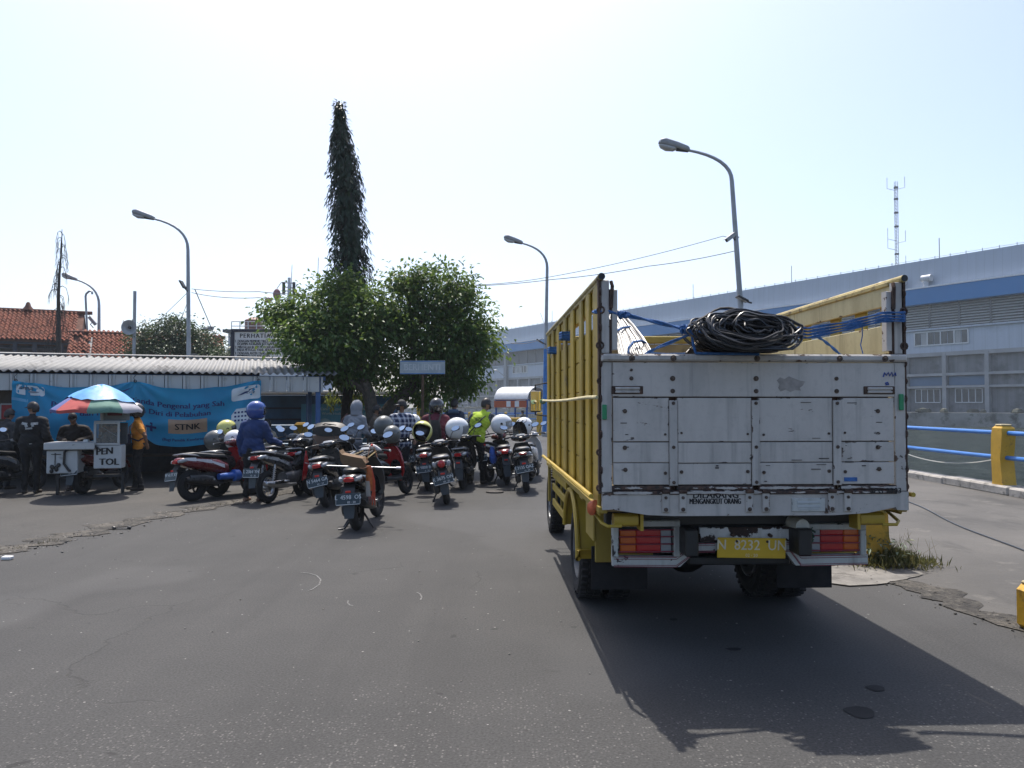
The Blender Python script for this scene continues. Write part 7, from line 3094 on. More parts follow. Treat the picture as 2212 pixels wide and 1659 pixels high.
mb.skin([[Vector(p) for p in r_] for r_ in rows])
fixnormals(mb.build('sheet', cb, c_, smooth=20))
t_ = thing('luggage_rods', 'bundle of rods and papers strapped along the cardboard carrying scooter', 'rods', local(bk_main, 0, .35, .93), R(-3))
for q in range(7):
 mb = MB()
 z = .01 + .014 * (q % 3)
 x = -.16 + q * .055
 mb.cyl((x, -.26 + .03 * (q % 2), z), (x + rnd.uniform(-.02, .05), .30, z + rnd.uniform(.02, .07)), .010 + .004 * (q % 2), n=8)
 mb.build('rod', (STEEL, BLACK, mat('brass', (.45, .32, .12), .3, .8), BGREY)[q % 4], t_)
t_ = thing('plastic_bag', 'white plastic bag with a red print on the scooter bars', 'bag', local(bk_main, .10, .78, 1.05))
mb = MB()
mb.ell((0, 0, .0), (.055, .05, .04), 9, 6)
mb.tube([(.03, 0, .0), (.08, -.01, -.03), (.13, -.02, -.045)], [.03, .028, .006], 7)
mb.build('bag_body', mat('plastic_white', (.60, .58, .58), .5, var=.15, vs=30), t_)
mb = MB()
mb.ell((-.005, -.03, .022), (.022, .022, .022), 8, 6)
mb.build('red_print', REFL, t_)
ORB = mat('orange_plastic', (.52, .14, .035), .5, var=.25, vs=20)
t_ = thing('orange_bag', 'crumpled orange plastic bag and string hanging right of the cardboard', 'bag', local(bk_main, .20, -.02, .84))
mb = MB()
mb.loft([(.0, .0, 0, .035, .02, 2.4), (-.06, .012, 0, .042, .03, 2.4), (-.18, .02, 0, .05, .03, 2.2), (-.30, .03, 0, .035, .022, 2.4), (-.33, .03, 0, .018, .012, 2.4)], 12, axis='Z')
mb.build('bag_body', ORB, t_)
mb = MB()
mb.loft([(-.20, .0, -.022, .03, .012, 2.4), (-.40, .012, -.022, .03, .012, 2.4)], 10, axis='Z')
mb.build('paper', mat('paper_pale', (.46, .43, .40), .8, var=.12), t_)
mb = MB()
for dx in (.05, .065, .078):
 mb.tube([(dx - .03, -.01, -.03), (dx + .01, -.01, -.2), (dx + .012, .0, -.35), (dx + .02 * math.sin(dx * 90), .0, -.52)], .008, 5)
mb.build('string', mat('orange_string', (.60, .10, .05), .6, var=.2), t_, props={'kind': 'stuff'})
mb = MB()
mb.tube([(-.10, .06, .10), (-.02, .0, .04), (.03, .0, .26), (.06, .1, .24), (.10, .12, .10)], .006, 5)
mb.tube([(-.16, -.06, -.02), (-.05, -.08, -.03), (.03, -.03, .0)], .006, 5)
mb.build('twine', mat('twine_pale', (.50, .26, .15), .7, var=.2), t_, props={'kind': 'stuff'})
a_, b_ = W(706, 1006, 10.6), W(866, 1011, 10.6)
t_ = thing('metal_rod', 'thin silver rod tied crosswise behind the cardboard carrying scooter', 'rod', a_)
mb = MB()
mb.cyl((0, 0, 0), b_ - a_, .0085, n=8)
mb.build('shaft', STEEL, t_)
mb = MB()
mb.cyl((b_ - a_) * .94, (b_ - a_) * 1.0, .02, n=10)
mb.build('collar', CHROME, t_)
p = local(bk_a, .16, .62, .38)
t_ = thing('blue_canister', 'blue plastic canister slung low on the red and white scooter', 'canister', p, R(-33))
mb = MB()
mb.skin([mb.ring((0, y, 0), (0, 1, 0), r_, 14) for y, r_ in ((-.2, .055), (-.1, .06), (.08, .062), (.10, .105), (.2, .105), (.24, .07))])
mb.build('can', mat('can_blue', (.02, .10, .40), .4, var=.15), t_)
p = W(1063, 982, 15.9)
t_ = thing('plastic_bag', 'blue striped plastic bag hanging beside the vest man', 'bag', p)
mb = MB()
mb.loft([(.16, 0, 0, .03, .03, 2.4), (.08, 0, 0, .06, .04, 2.2), (-.10, .02, 0, .08, .05, 2.4), (-.18, .03, 0, .05, .03, 2.4)], 12, axis='Z')
mb.build('bag_body', mat('bag_blue', (.03, .10, .42), .5, var=.5, vs=16), t_)

# ------------------------------------------------------------------ the snack seller's boxes and parasol
YC = 14.0
kC = YC / FPX
cart = thing('snack_cart', 'white snack boxes lettered PEN TOL mounted on the seller motorbike', 'food cart', (W(185, HY, YC).x, YC + .1, 0), R(13))
co_ = Vector(cart.location)
CWH = mat('cart_white', (.45, .47, .47), .5, var=.08, dirt=(.22, .22, .21), dthr=.6, ds=5)

def cz(py):
 return W(200, py, YC).z

def cx(px):
 return W(px, HY, YC).x - co_.x

def cbox(name, x0, x1, y0, y1, m, yc=.0, d=.42, parent=cart, b=.012):
 mb = MB()
 mb.box(((cx(x0) + cx(x1)) / 2, yc, (cz(y0) + cz(y1)) / 2), (cx(x1) - cx(x0), d, cz(y0) - cz(y1)), b=b)
 return mb.build(name, m, parent)

lb = cbox('left_box', 112, 172, 972, 1021, CWH)
cbox('counter_top', 109, 207, 955, 970, CWH, .02, .62)
rb = cbox('right_box', 203, 258, 962, 1012, CWH, -.06, .30)
mb = MB()
text_on(mb, 'PEN', .17, (cx(225), -.218, cz(975)), (1, 0, .08), (0, 0, 1), sx=.95, bold=.008)
text_on(mb, 'TOL', .17, (cx(234), -.218, cz(998)), (1, 0, .0), (0, 0, 1), sx=1.0, bold=.008)
mb.build('lettering', INK, rb, smooth=0)
gl = bpy.data.objects.new('glass_cabinet', None)
COL.objects.link(gl)
gl.parent = cart
for (x0, x1, y0, y1) in ((203, 254, 912, 916), (203, 254, 957, 961), (203, 207.5, 916, 957), (249.5, 254, 916, 957)):
 cbox('cabinet_frame', x0, x1, y0, y1, CWH, -.205, .035, gl, .005)
cbox('cabinet_back', 204, 262, 914, 960, mat('cabinet_dark', (.05, .055, .06), .6, var=.3), .08, .02, gl)
cbox('glass_pane', 207.5, 249.5, 916.5, 956.5, glass_mat('cabinet_glass', (.25, .26, .25), .06, .35), -.2, .006, gl, 0)
cbox('cabinet_top', 203, 258, 909, 911.6, CWH, -.06, .30, gl, .004)
mb = MB()
for q in range(60):
 mb.ell((cx(228) + rnd.uniform(-.16, .16), rnd.uniform(-.16, .05), cz(956) + rnd.uniform(.01, .17) * rnd.random()), rnd.uniform(.022, .032), 7, 5)
mb.build('meatballs', mat('meatball', (.13, .095, .055), .6, var=.3), gl, props={'kind': 'stuff'})
mb = MB()
for q in range(26):
 mb.ell((cx(228) + rnd.uniform(-.15, .15), rnd.uniform(-.12, .05), cz(922) - rnd.uniform(.0, .09)), (.04, .03, .03), 7, 5)
mb.build('fried_snacks', mat('fried', (.30, .15, .05), .6, var=.3), gl, props={'kind': 'stuff'})
mb = MB()
mb.tube([(cx(218), -.19, cz(922)), (cx(247), -.19, cz(942))], .008, 5)
mb.build('tongs', STEEL, gl)
cbox('rear_cabinet', 207, 262, 889, 908.6, mat('rear_cabinet_pale', (.24, .26, .27), .5, var=.1), .12, .2)
cbox('red_label', 222, 252, 892, 898, mat('label_maroon', (.14, .01, .02), .5), .015, .006)
mb = MB()
mb.tube([(cx(212), -.23, cz(968)), (cx(200), -.26, cz(958)), (cx(165), -.27, cz(960)), (cx(148), -.25, cz(975)), (cx(147), -.24, cz(1000)), (cx(157), -.24, cz(1015)), (cx(160), -.24, cz(1015))], .022, 8)
mb.build('hose', BLACK, cart)
mb = MB()
mb.box((cx(129), -.218, cz(990)), (.012, .012, .22))
mb.box((cx(131), -.218, cz(980)), (.16, .012, .012))
for q in range(7):
 mb.ell((cx(129) + rnd.uniform(-.06, .06), -.225, cz(1009) + rnd.uniform(-.06, .06)), (.035, .015, .04), 7, 5)
mb.build('gas_regulator', BLACK, cart)
cbox('napkin_box', 180, 190, 949, 955, WHITEP, -.1, .1)
mb = MB()
mb.box((cx(185), .18, .34), (1.15, .10, .05))
for x in (120, 250):
 mb.box((cx(x), .18, .20), (.05, .05, .38))
mb.build('cart_frame', DARK, cart)
ptop, prim = cz(832), cz(880)
par = thing('parasol', 'faded striped parasol with a blue sheet over its top above the snack cart', 'parasol', (W(211, HY, YC).x, YC + .15, 0))
mb = MB()
mb.cyl((0, 0, .5), (0, 0, ptop - .03), .016, n=10)
mb.build('pole', mat('pole_pale', (.40, .46, .44), .5), par)
mb = MB()
mb.cyl((0, .0, cz(908)), (0, 0, cz(893)), .03, n=10)
mb.build('pole_clamp', CWH, par)
cols_ = [(.38, .37, .43), (.26, .37, .33), (.42, .23, .20), (.47, .47, .52), (.10, .12, .30), (.45, .08, .07), (.12, .25, .20), (.45, .44, .48)]
RR, hh = .755, ptop - prim
xoff = -.09
NP = 8

def cano(a, t, over=0.0):
 """umbrella surface: angle a, t from hub (0) to rim (1)"""
 sag = .055 * t * (1 - abs(((a / (2 * PI / NP)) % 1) - .5) * 2)
 return Vector((xoff * t + (RR + over) * t * math.cos(a), (RR + over) * t * math.sin(a), ptop - hh * (t ** 1.55) - .03 * t + over - sag * .5 * t))

for q in range(NP):
 mb = MB()
 a0, a1 = 2 * PI * q / NP + .28, 2 * PI * (q + 1) / NP + .28
 g = [[cano(a0 + (a1 - a0) * i / 6 - .0, j / 8) for i in range(7)] for j in range(1, 9)]
 top = Vector((0, 0, ptop))
 base = 0
 vs = [p for r_ in g for p in r_] + [top]
 fs = [(j * 7 + i, j * 7 + i + 1, (j + 1) * 7 + i + 1, (j + 1) * 7 + i) for j in range(7) for i in range(6)]
 fs += [(len(vs) - 1, i + 1, i) for i in range(6)]
 o = len(vs)
 vs += [p + Vector((.0, 0, -.055)) + Vector((p.x, p.y, 0)).normalized() * -.012 for p in g[-1]]
 fs += [(7 * 7 + i, 7 * 7 + i + 1, o + i + 1, o + i) for i in range(6)]
 mb.add(vs, fs)
 c = cols_[q]
 mb.build('panel', mat('parasol_%d' % q, c, .75, var=.12, vs=5, dirt=sc3(c, .7), dthr=.58, ds=4), par, 60)
 mb = MB()
 mb.tube([cano(a0, j / 8) + Vector((0, 0, -.012)) for j in range(1, 9)], .005, 5)
 mb.build('rib', STEEL, par)
mb = MB()
q = random.Random(8)
rows = []
for j in range(1, 8):
 rows.append([])
 for i in range(33):
  a = 2 * PI * i / 32
  t = j / 7 * (.74 + .10 * math.cos(a * 2 + .5) + .08 * math.sin(a * 3))
  p = cano(a, t, .018)
  p.z += .012 * math.sin(a * 9 + j) * j / 7 + .008 * math.sin(a * 17)
  rows[-1].append(p)
vs = [p for r_ in rows for p in r_] + [Vector((0, 0, ptop + .025))]
fs = [(j * 33 + i, j * 33 + i + 1, (j + 1) * 33 + i + 1, (j + 1) * 33 + i) for j in range(6) for i in range(32)] + [(len(vs) - 1, i + 1, i) for i in range(32)]
mb.add(vs, fs)
mb.build('blue_sheet', mat('sheet_blue', (.08, .30, .60), .5, var=.2, vs=6), par, 50)

# ================================================================== PEOPLE
SKIN = mat('skin', (.22, .115, .07), .5, var=.12, vs=14)
HAIR = mat('hair', (.012, .010, .010), .5, var=.3, vs=40)

def cloth(name, c, **kw):
 return mat('cloth_' + name, c, .85, var=kw.pop('var', .18), vs=kw.pop('vs', 6), bump=.35, bs=26, **kw)

def plaid_mat():
 m, nt, b = new_mat('plaid_shirt')
 co = nt.coords(False)
 x = nt.n('SeparateXYZ')
 nt.l(co, x.inputs[0])
 c = (.012, .022, .07)

 def band(v, per, w, ph=0.0):
  f = nt.math('FRACT', nt.math('ADD', nt.math('MULTIPLY', v, 1 / per), ph))
  return nt.math('LESS_THAN', f, w)
 vx = nt.math('ADD', x.outputs[0], nt.math('MULTIPLY', x.outputs[1], .7))
 vz = nt.math('ADD', x.outputs[2], nt.math('MULTIPLY', nt.noise(co, 5, 2), .03))
 a, b2 = band(vx, .105, .38), band(vz, .105, .38)
 k = nt.math('MULTIPLY', nt.math('ADD', a, b2), .5)
 col = nt.mix(k, c, (.50, .53, .58))
 col = nt.mix(nt.math('MULTIPLY', band(vx, .105, .06, .65), .8), col, (.55, .56, .6))
 nt.l(col, b.inputs['Base Color'])
 b.inputs['Roughness'].default_value = .85
 return m

def camo_mat():
 m, nt, b = new_mat('patterned_sleeve')
 co = nt.coords(False)
 f = nt.ramp(nt.noise(co, 24, 3), .46, .54)
 g = nt.ramp(nt.noise(co, 41, 3), .55, .6)
 col = nt.mix(g, nt.mix(f, (.015, .02, .032), (.05, .06, .08)), (.20, .21, .22))
 nt.l(col, b.inputs['Base Color'])
 b.inputs['Roughness'].default_value = .85
 return m

def cap(a, b, r0, r1, lab):
 return ('c', Vector(a), Vector(b), r0, r1, lab)

def ell(c, r, lab, rot=None):
 return ('e', Vector(c), Vector(r), rot, lab)

def person(label, loc, heading, cols, Hh=1.68, lean=(0, 0), head_turn=0, head_tilt=0, arms=None, legs=None, bulk=1.0, hair=True, jacket=.018, seated=False, short_sleeve=False,
  torso_m=None, hands=True, shoe_lab='shoe', long_hair=False, loose=0.0):
 """heading: degrees, 0 = facing away from the camera (+Y), positive to the right.  arms: {side: (elbow, wrist)} in body space"""
 t = thing('person', label, 'person', loc, R(-heading))
 s = Hh / 1.68
 b = bulk
 lx, ly = lean
 hipz = .90 * s if not seated else .50
 def T(x, y, z):                       # trunk point with the lean applied above the hips
  k = max(0.0, z - hipz) / (.6 * s)
  return Vector((x + lx * k, y + ly * k, z - (lx * lx + ly * ly) * .5 * k * .35))
 pr = []
 shz = (1.385 * s) if not seated else hipz + .485
 chz = shz - .14 * s
 pr.append(ell((0, 0, hipz + .02), (.160 * b, .115 * b, .13), 'pants'))
 pr.append(ell(T(0, .0, hipz + .14), (.150 * b + jacket, .108 * b + jacket, .16), 'top'))
 pr.append(ell(T(0, .0, chz), (.172 * b + jacket, .112 * b + jacket, .20 * s), 'top'))
 pr.append(cap(T(-.135 * b, -.01, shz), T(.135 * b, -.01, shz), .062 + jacket * .7, .062 + jacket * .7, 'top'))
 pr.append(cap(T(0, -.01, shz + .02), T(0, -.0, shz + .09), .078, .056, 'top'))
 pr.append(cap(T(0, 0, shz + .05), T(0, .012, shz + .135), .052, .050, 'skin'))
 if jacket > .015 or loose:
  pr.append(cap(T(-.10 * b, 0, hipz + .06 - loose), T(.10 * b, 0, hipz + .06 - loose), .085 + jacket, .085 + jacket, 'top'))
 hc = T(0, .02, shz + .235 * s)
 legs = legs or {-1: None, 1: None}
 for sd in (-1, 1):
  hp = Vector((sd * .088 * b, 0, hipz - .02))
  q = legs.get(sd)
  kn, an, toe = q if q else (Vector((sd * .095, .02, .48 * s)), Vector((sd * .10, -.02, .085)), Vector((sd * .125, .14, .03)))
  kn, an, toe = Vector(kn), Vector(an), Vector(toe)
  pr.append(cap(hp, kn, .092 * b, .064, 'pants'))
  pr.append(cap(kn, an + Vector((0, 0, .02)), .063, .055, 'pants'))
  hl = an + (an - toe).normalized() * .03
  hl.z = .035
  pr.append(cap(hl, Vector((toe.x, toe.y, max(.028, toe.z))), .040, .034, shoe_lab))
  pr.append(cap(an + Vector((0, 0, .0)), Vector((an.x, an.y, .045)), .042, .042, shoe_lab))
 arms = arms or {}
 ends = []
 for sd in (-1, 1):
  sh_ = T(sd * (.165 * b + .012), -.01, shz - .012)
  if sd in arms and arms[sd]:
   el, wr = Vector(arms[sd][0]), Vector(arms[sd][1])
  else:
   el, wr = T(sd * (.225 * b + .01), -.03, shz - .28 * s), T(sd * (.235 * b + .0), .05, shz - .53 * s)
  jr = jacket * .8
  if short_sleeve:
   mid = sh_.lerp(el, .62)
   pr.append(cap(sh_, mid, .060 + jr, .056 + jr, 'sleeve'))
   pr.append(cap(mid, el, .043, .038, 'skin'))
   pr.append(cap(el, wr, .040, .028, 'skin'))
  else:
   pr.append(cap(sh_, el, .056 + jr, .046 + jr, 'sleeve'))
   pr.append(cap(el, wr, .046 + jr, .034 + jr, 'sleeve'))
  d = (wr - el).normalized()
  pm_ = wr + d * .055
  pr.append(cap(wr, pm_, .030, .034, 'skin'))
  ends.append((wr, d, pm_, sd))
 hr = Euler((R(head_tilt), 0, R(-head_turn))).to_matrix()
 hs = .98 * s
 def Hd(x, y, z):
  return hc + hr @ (Vector((x, y, z)) * hs)
 pr.append(ell(hc, Vector((.074, .095, .112)) * hs, 'skin', hr))
 pr.append(ell(Hd(0, .022, -.062), Vector((.056, .068, .058)) * hs, 'skin', hr))
 pr.append(cap(Hd(0, .088, .012), Hd(0, .108, -.022), .010, .016, 'skin'))
 for sd in (-1, 1):
  pr.append(ell(Hd(sd * .076, -.008, -.01), Vector((.013, .022, .032)) * hs, 'skin', hr))
 mb = MB()
 for p in pr:
  if p[0] == 'c':
   _, a, c, r0, r1, lab = p
   d = (c - a)
   L_ = max(d.length, 1e-4)
   d.normalize()
   rings = []
   for k in (-80, -50, -20, 0):
    rings.append(mb.ring(a + d * (r0 * math.sin(R(k))), d, r0 * math.cos(R(k)), 12))
   for k in (0, 20, 50, 80):
    rings.append(mb.ring(c + d * (r1 * math.sin(R(k))), d, r1 * math.cos(R(k)), 12))
   mb.skin(rings)
  else:
   _, c, r, rot, lab = p
   mb.ell(c, tuple(r), 16, 10, rot)
 src = mb.build('person_src', [SKIN], None, 0)
 rm = src.modifiers.new('r', 'REMESH')
 rm.mode = 'VOXEL'
 rm.voxel_size = .0145
 sm = src.modifiers.new('s', 'SMOOTH')
 sm.factor = .5
 sm.iterations = 4
 dg = bpy.context.evaluated_depsgraph_get()
 me = bpy.data.meshes.new_from_object(src.evaluated_get(dg))
 bpy.data.objects.remove(src)
 labs = ['skin', 'top', 'sleeve', 'pants', 'shoe']
 me.materials.clear()
 for l in labs:
  me.materials.append(cols.get(l) or cols.get({'sleeve': 'top', 'shoe': 'shoe'}.get(l, 'skin')) or SKIN)
 nf = len(me.polygons)
 ctr = np.empty(nf * 3, dtype=np.float32)
 me.polygons.foreach_get('center', ctr)
 ctr = ctr.reshape(-1, 3)
 best = np.full(nf, 1e9)
 lab_i = np.zeros(nf, dtype=np.int32)
 for p in pr:
  if p[0] == 'c':
   _, a, c, r0, r1, lab = p
   a_, c_ = np.array(a), np.array(c)
   d = c_ - a_
   tt = np.clip(((ctr - a_) @ d) / max(d @ d, 1e-9), 0, 1)
   dist = np.linalg.norm(ctr - (a_ + tt[:, None] * d), axis=1) - (r0 + (r1 - r0) * tt)
  else:
   _, c, r, rot, lab = p
   q = ctr - np.array(c)
   if rot is not None:
    q = q @ np.array(rot)
   k = np.linalg.norm(q / np.array(r), axis=1)
   dist = (k - 1) * min(r)
  li = labs.index(lab)
  pick = dist < best
  best[pick] = dist[pick]
  lab_i[pick] = li
 vn = len(me.vertices)
 co = np.empty(vn * 3, dtype=np.float32)
 me.vertices.foreach_get('co', co)
 co = co.reshape(-1, 3)
 no = np.empty(vn * 3, dtype=np.float32)
 me.vertices.foreach_get('normal', no)
 no = no.reshape(-1, 3)
 low = np.clip((shz + .02 - co[:, 2]) / .1, 0, 1)
 w = (.0045 * np.sin(co[:, 2] * 46 + co[:, 0] * 21 + hash(label) % 7) * np.sin(co[:, 0] * 30 + co[:, 1] * 24 + 1) + .003 * np.sin(co[:, 2] * 95 + co[:, 0] * 60)) * low
 me.vertices.foreach_set('co', (co + no * w[:, None]).astype(np.float32).ravel())
 me.polygons.foreach_set('material_index', lab_i)
 me.polygons.foreach_set('use_smooth', [True] * nf)
 bm = bmesh.new()
 bm.from_mesh(me)
 if hands:
  for (wr, d, pm_, sd) in ends:
   sd_v = d.cross(Vector((0, 0, 1)))
   if sd_v.length < .2:
    sd_v = Vector((0, 1, 0)) - d * d.y
   sd_v.normalize()
   nrm = sd_v.cross(d).normalized()
   tmp = MB()
   for fi, (off, ln) in enumerate(((-.024, .062), (-.008, .072), (.008, .068), (.022, .054))):
    a = pm_ + sd_v * off + d * .012
    tmp.tube([a, a + d * ln * .45, a + d * ln * .78 - nrm * sd * .0 + Vector((0, 0, -.006)), a + d * ln * .92 + nrm * -.018], [.0095, .009, .008, .006], 6)
   a = wr + d * .02 - sd_v * .022
   tmp.tube([a, a + d * .025 - sd_v * .024, a + d * .055 - sd_v * .03], [.011, .010, .007], 6)
   o = len(bm.verts)
   nv = [bm.verts.new(v) for v in tmp.v]
   for f in tmp.f:
    try:
     ff_ = bm.faces.new([nv[i] for i in f])
     ff_.material_index = 0
     ff_.smooth = True
    except ValueError:
     pass
 bm.to_mesh(me)
 bm.free()
 body = bpy.data.objects.new('body', me)
 COL.objects.link(body)
 body.parent = t
 mb = MB()
 for sd in (-1, 1):
  mb.ell(Hd(sd * .032, .086, .008), (.011, .008, .007), 8, 5, hr)
 mb.tube([Hd(-.022, .090, -.062), Hd(0, .097, -.063), Hd(.022, .090, -.062)], .004, 5)
 mb.build('face', HAIR, t)
 if hair:
  mb = MB()
  vs, fs = [], []
  n, m_ = 26, 12
  for j in range(m_ + 1):
   el = R(90 - 128 * j / m_)
   for i in range(n):
    az = 2 * PI * i / n
    back = .5 - .5 * math.cos(az)
    rr_ = 1.085 + .03 * math.sin(az * 7 + j * 2) * math.sin(el * 3)
    v = Vector((.074 * math.cos(el) * math.sin(az), .095 * math.cos(el) * math.cos(az), .112 * math.sin(el))) * rr_
    vs.append(Hd(*v))
  for j in range(m_):
   el = 90 - 128 * (j + .5) / m_
   for i in range(n):
    az = (i + .5) * 360 / n
    az = az - 360 if az > 180 else az
    lim = 26 if abs(az) < 62 else (-4 if abs(az) < 110 else (-34 if not long_hair else -60))
    if el < lim:
     continue
    a, b_ = j * n + i, j * n + (i + 1) % n
    fs.append((a, a + n, b_ + n, b_))
  mb.add(vs, fs)
  ho_ = mb.build('hair', HAIR, t, 60)
  so = ho_.modifiers.new('thick', 'SOLIDIFY')
  so.thickness = .012
 return t, Hd, hc, hr, hs, body, T, shz

def worn_helmet(P, col, visor=None, vis_up=False, chin=False, r=.142):
 t, Hd, hc, hr, hs = P[:5]
 g = bpy.data.objects.new('helmet', None)
 COL.objects.link(g)
 g.parent = t
 g.matrix_local = Matrix.Translation(hc + hr @ Vector((0, -.005, .02))) @ hr.to_4x4()
 helmet_parts(g, col, visor, r=r, chin=chin, vis_up=vis_up)
 return g

def face_mask(P, col):
 t, Hd, hc, hr, hs = P[:5]
 mb = MB()
 rows = []
 for j in range(5):
  z = -.012 - .08 * j / 4
  rows.append([Hd(.068 * math.sin(a) * (1 - .12 * j / 4), (.098 + .022 * math.sin(PI * (j + .4) / 5)) * math.cos(a * .95), z) for a in [R(-66 + 132 * i / 10) for i in range(11)]])
 mb.add([p for r_ in rows for p in r_], [(j * 11 + i, j * 11 + i + 1, (j + 1) * 11 + i + 1, (j + 1) * 11 + i) for j in range(4) for i in range(10)])
 o = mb.build('face_mask', col, t, 60)
 so = o.modifiers.new('thick', 'SOLIDIFY')
 so.thickness = .004
 so.offset = 1

def cap_hat(P, col, brim_col=None):
 t, Hd, hc, hr, hs = P[:5]
 mb = MB()
 n = 22
 rings = []
 for el in (5, 22, 40, 58, 74, 88):
  rings.append([Hd(.083 * math.cos(R(el)) * math.sin(2 * PI * i / n), .104 * math.cos(R(el)) * math.cos(2 * PI * i / n), .028 + .108 * math.sin(R(el))) for i in range(n)])
 mb.skin(rings)
 o = fixnormals(mb.build('cap', col, t))
 mb = MB()
 up_, lo_ = [], []
 for i in range(11):
  a = R(-62 + 124 * i / 10)
  k = math.cos(a)
  up_.append((.083 * math.sin(a), .10 * math.cos(a), .040))
  lo_.append((.080 * math.sin(a), .10 * math.cos(a) + .075 * k ** .7, .028))
 pts = [Hd(*p) for p in up_] + [Hd(*p) for p in reversed(lo_)]
 mb.prism(pts, hr @ Vector((0, 0, -.006)))
 fixnormals(mb.build('cap_brim', brim_col or col, o))

def on_back(P, s, size, org, m=None, front=False, sx=1.0, arc=None, bold=.0015, off=.008):
 """print lettering on the clothes: cast back onto the body surface"""
 t, body = P[0], P[5]
 bv = BVHTree.FromPolygons([v.co for v in body.data.vertices], [tuple(p.vertices) for p in body.data.polygons])
 d = Vector((0, -1, 0)) if front else Vector((0, 1, 0))
 xd = Vector((-1, 0, 0)) if front else Vector((1, 0, 0))
 o = Vector(org)

 def place(x, z):
  q = o + xd * x + Vector((0, 0, z))
  hit, nn, *_ = bv.ray_cast(q - d * 1.0, d)
  return (hit if hit is not None else q) - d * off
 mb = MB()
 if isinstance(s, str):
  if arc:
   rad, a0, a1 = arc
   for i, ch in enumerate(s):
    a = R(a0 + (a1 - a0) * i / max(1, len(s) - 1))
    vs, fs = text_geo(ch, size)
    rot = a - PI / 2 if a1 < a0 else a + PI / 2
    mb.add([place(rad * math.cos(a) + x * math.cos(rot) - z * math.sin(rot), rad * math.sin(a) + x * math.sin(rot) + z * math.cos(rot)) for x, z in vs], fs)
  else:
   vs, fs = text_geo(s, size, 'CENTER', sx)
   for db in (-bold, bold):
    mb.add([place(x + db, z) for x, z in vs], fs)
  return mb.build('lettering', m, t, smooth=0)
 n = 7
 for (x0, z0, x1, z1, w) in s:
  A, B = Vector((x0, 0, z0)), Vector((x1, 0, z1))
  nr_ = Vector((-(z1 - z0), 0, x1 - x0)).normalized() * w / 2
  L_, R__ = [], []
  for i in range(n):
   c = A.lerp(B, i / (n - 1))
   L_.append(place(c.x + nr_.x, c.z + nr_.z))
   R__.append(place(c.x - nr_.x, c.z - nr_.z))
  mb.add(L_ + R__, [(i, i + 1, n + i + 1, n + i) for i in range(n - 1)])
 return mb.build('print', m, t, smooth=0)

DKP = cloth('dark_trousers', (.009, .010, .014))
BLKP = cloth('black_trousers', (.006, .006, .007))
SHOE = mat('shoe_dark', (.03, .022, .018), .7, var=.3)
SHOEB = mat('shoe_brown', (.16, .085, .055), .7, var=.3)
MASKB = cloth('black_mask', (.012, .012, .014))

g = G(541, 1084)
P = person('person in blue jacket and blue helmet standing beside the spoked motorbike', (g.x + .02, g.y + .05, 0), 14, {'top': cloth('blue_jacket', (.012, .034, .12)), 'pants': BLKP, 'shoe': SHOEB},
  1.60, (.02, .02), 30, 0, {1: ((.27, .10, 1.05), (.30, .34, .98))}, {-1: ((-.10, .0, .46), (-.11, -.03, .085), (-.14, .12, .03)), 1: ((.10, .04, .46), (.12, .02, .085), (.15, .17, .03))}, 1.04, hair=False, jacket=.03, loose=.03)
worn_helmet(P, HB, VIS, chin=True, r=.150)
mb = MB()
mb.ell(P[2] + Vector((-.125, -.055, -.005)), (.012, .026, .015), 10, 6, Matrix.Rotation(R(-20), 3, 'Z'))
mb.build('helmet_badge', WHITEINK, P[0])
g = G(66, 1066)
P = person('person in black jacket with pale back print, left of the snack cart', (g.x, g.y, 0), -12, {'top': cloth('black_jacket', (.006, .0065, .008)), 'pants': BLKP, 'shoe': SHOE},
  1.65, (0, .03), -72, -6, {-1: ((-.27, .06, 1.05), (-.22, .24, .92)), 1: ((.27, -.06, 1.08), (.30, .10, .93))}, None, 1.12, hair=True, jacket=.035, loose=.02)
cap_hat(P, cloth('navy_cap', (.012, .014, .03)))
PALE = mat('pale_print', (.34, .36, .36), .8, var=.4, vs=40)
on_back(P, [(-.135, .075, -.03, .055, .045), (.03, .06, .14, .07, .045), (-.06, .055, -.03, .0, .05), (.06, .045, .07, .01, .04), (-.055, -.03, .06, -.02, .032)], 0, (0, 0, 1.24), PALE)
on_back(P, [(.01, 0, .055, .004, .012)], 0, (0, 0, .93), PALE)
P = person('snack seller in dark brown clothes bending over the counter of the white boxes', (W(166, HY, 14.9).x, 14.95, 0), 168, {'top': cloth('brown_shirt', (.012, .008, .007)), 'pants': DKP, 'shoe': SHOE},
  1.46, (.02, .18), -14, -26, {-1: ((-.28, .12, 1.02), (-.12, .36, .96)), 1: ((.28, .12, 1.02), (.10, .36, .95))}, None, 1.12, hair=True, jacket=.02)
cap_hat(P, cloth('brown_cap', (.016, .011, .010)))
g = G(298, 1059)
P = person('person in orange and white T-shirt and black helmet waiting at the snack cart', (g.x, g.y, 0), -110, {'top': cloth('orange_shirt', (.62, .24, .025)), 'sleeve': cloth('orange_shirt', (.62, .24, .025)), 'pants': BLKP, 'shoe': SHOE},
  1.58, (0, .03), -4, -6, {-1: ((-.30, -.14, 1.06), (-.16, -.16, .90)), 1: ((.25, .08, 1.06), (.20, .25, .95))}, {-1: ((-.10, .03, .46), (-.10, -.06, .085), (-.12, .10, .03)), 1: ((.10, .02, .46), (.12, .06, .085), (.15, .20, .03))}, .98, hair=False, jacket=.012, short_sleeve=True, loose=.05)
worn_helmet(P, HK, VIS, vis_up=True, r=.145)
face_mask(P, MASKB)
t = P[0]
mb = MB()
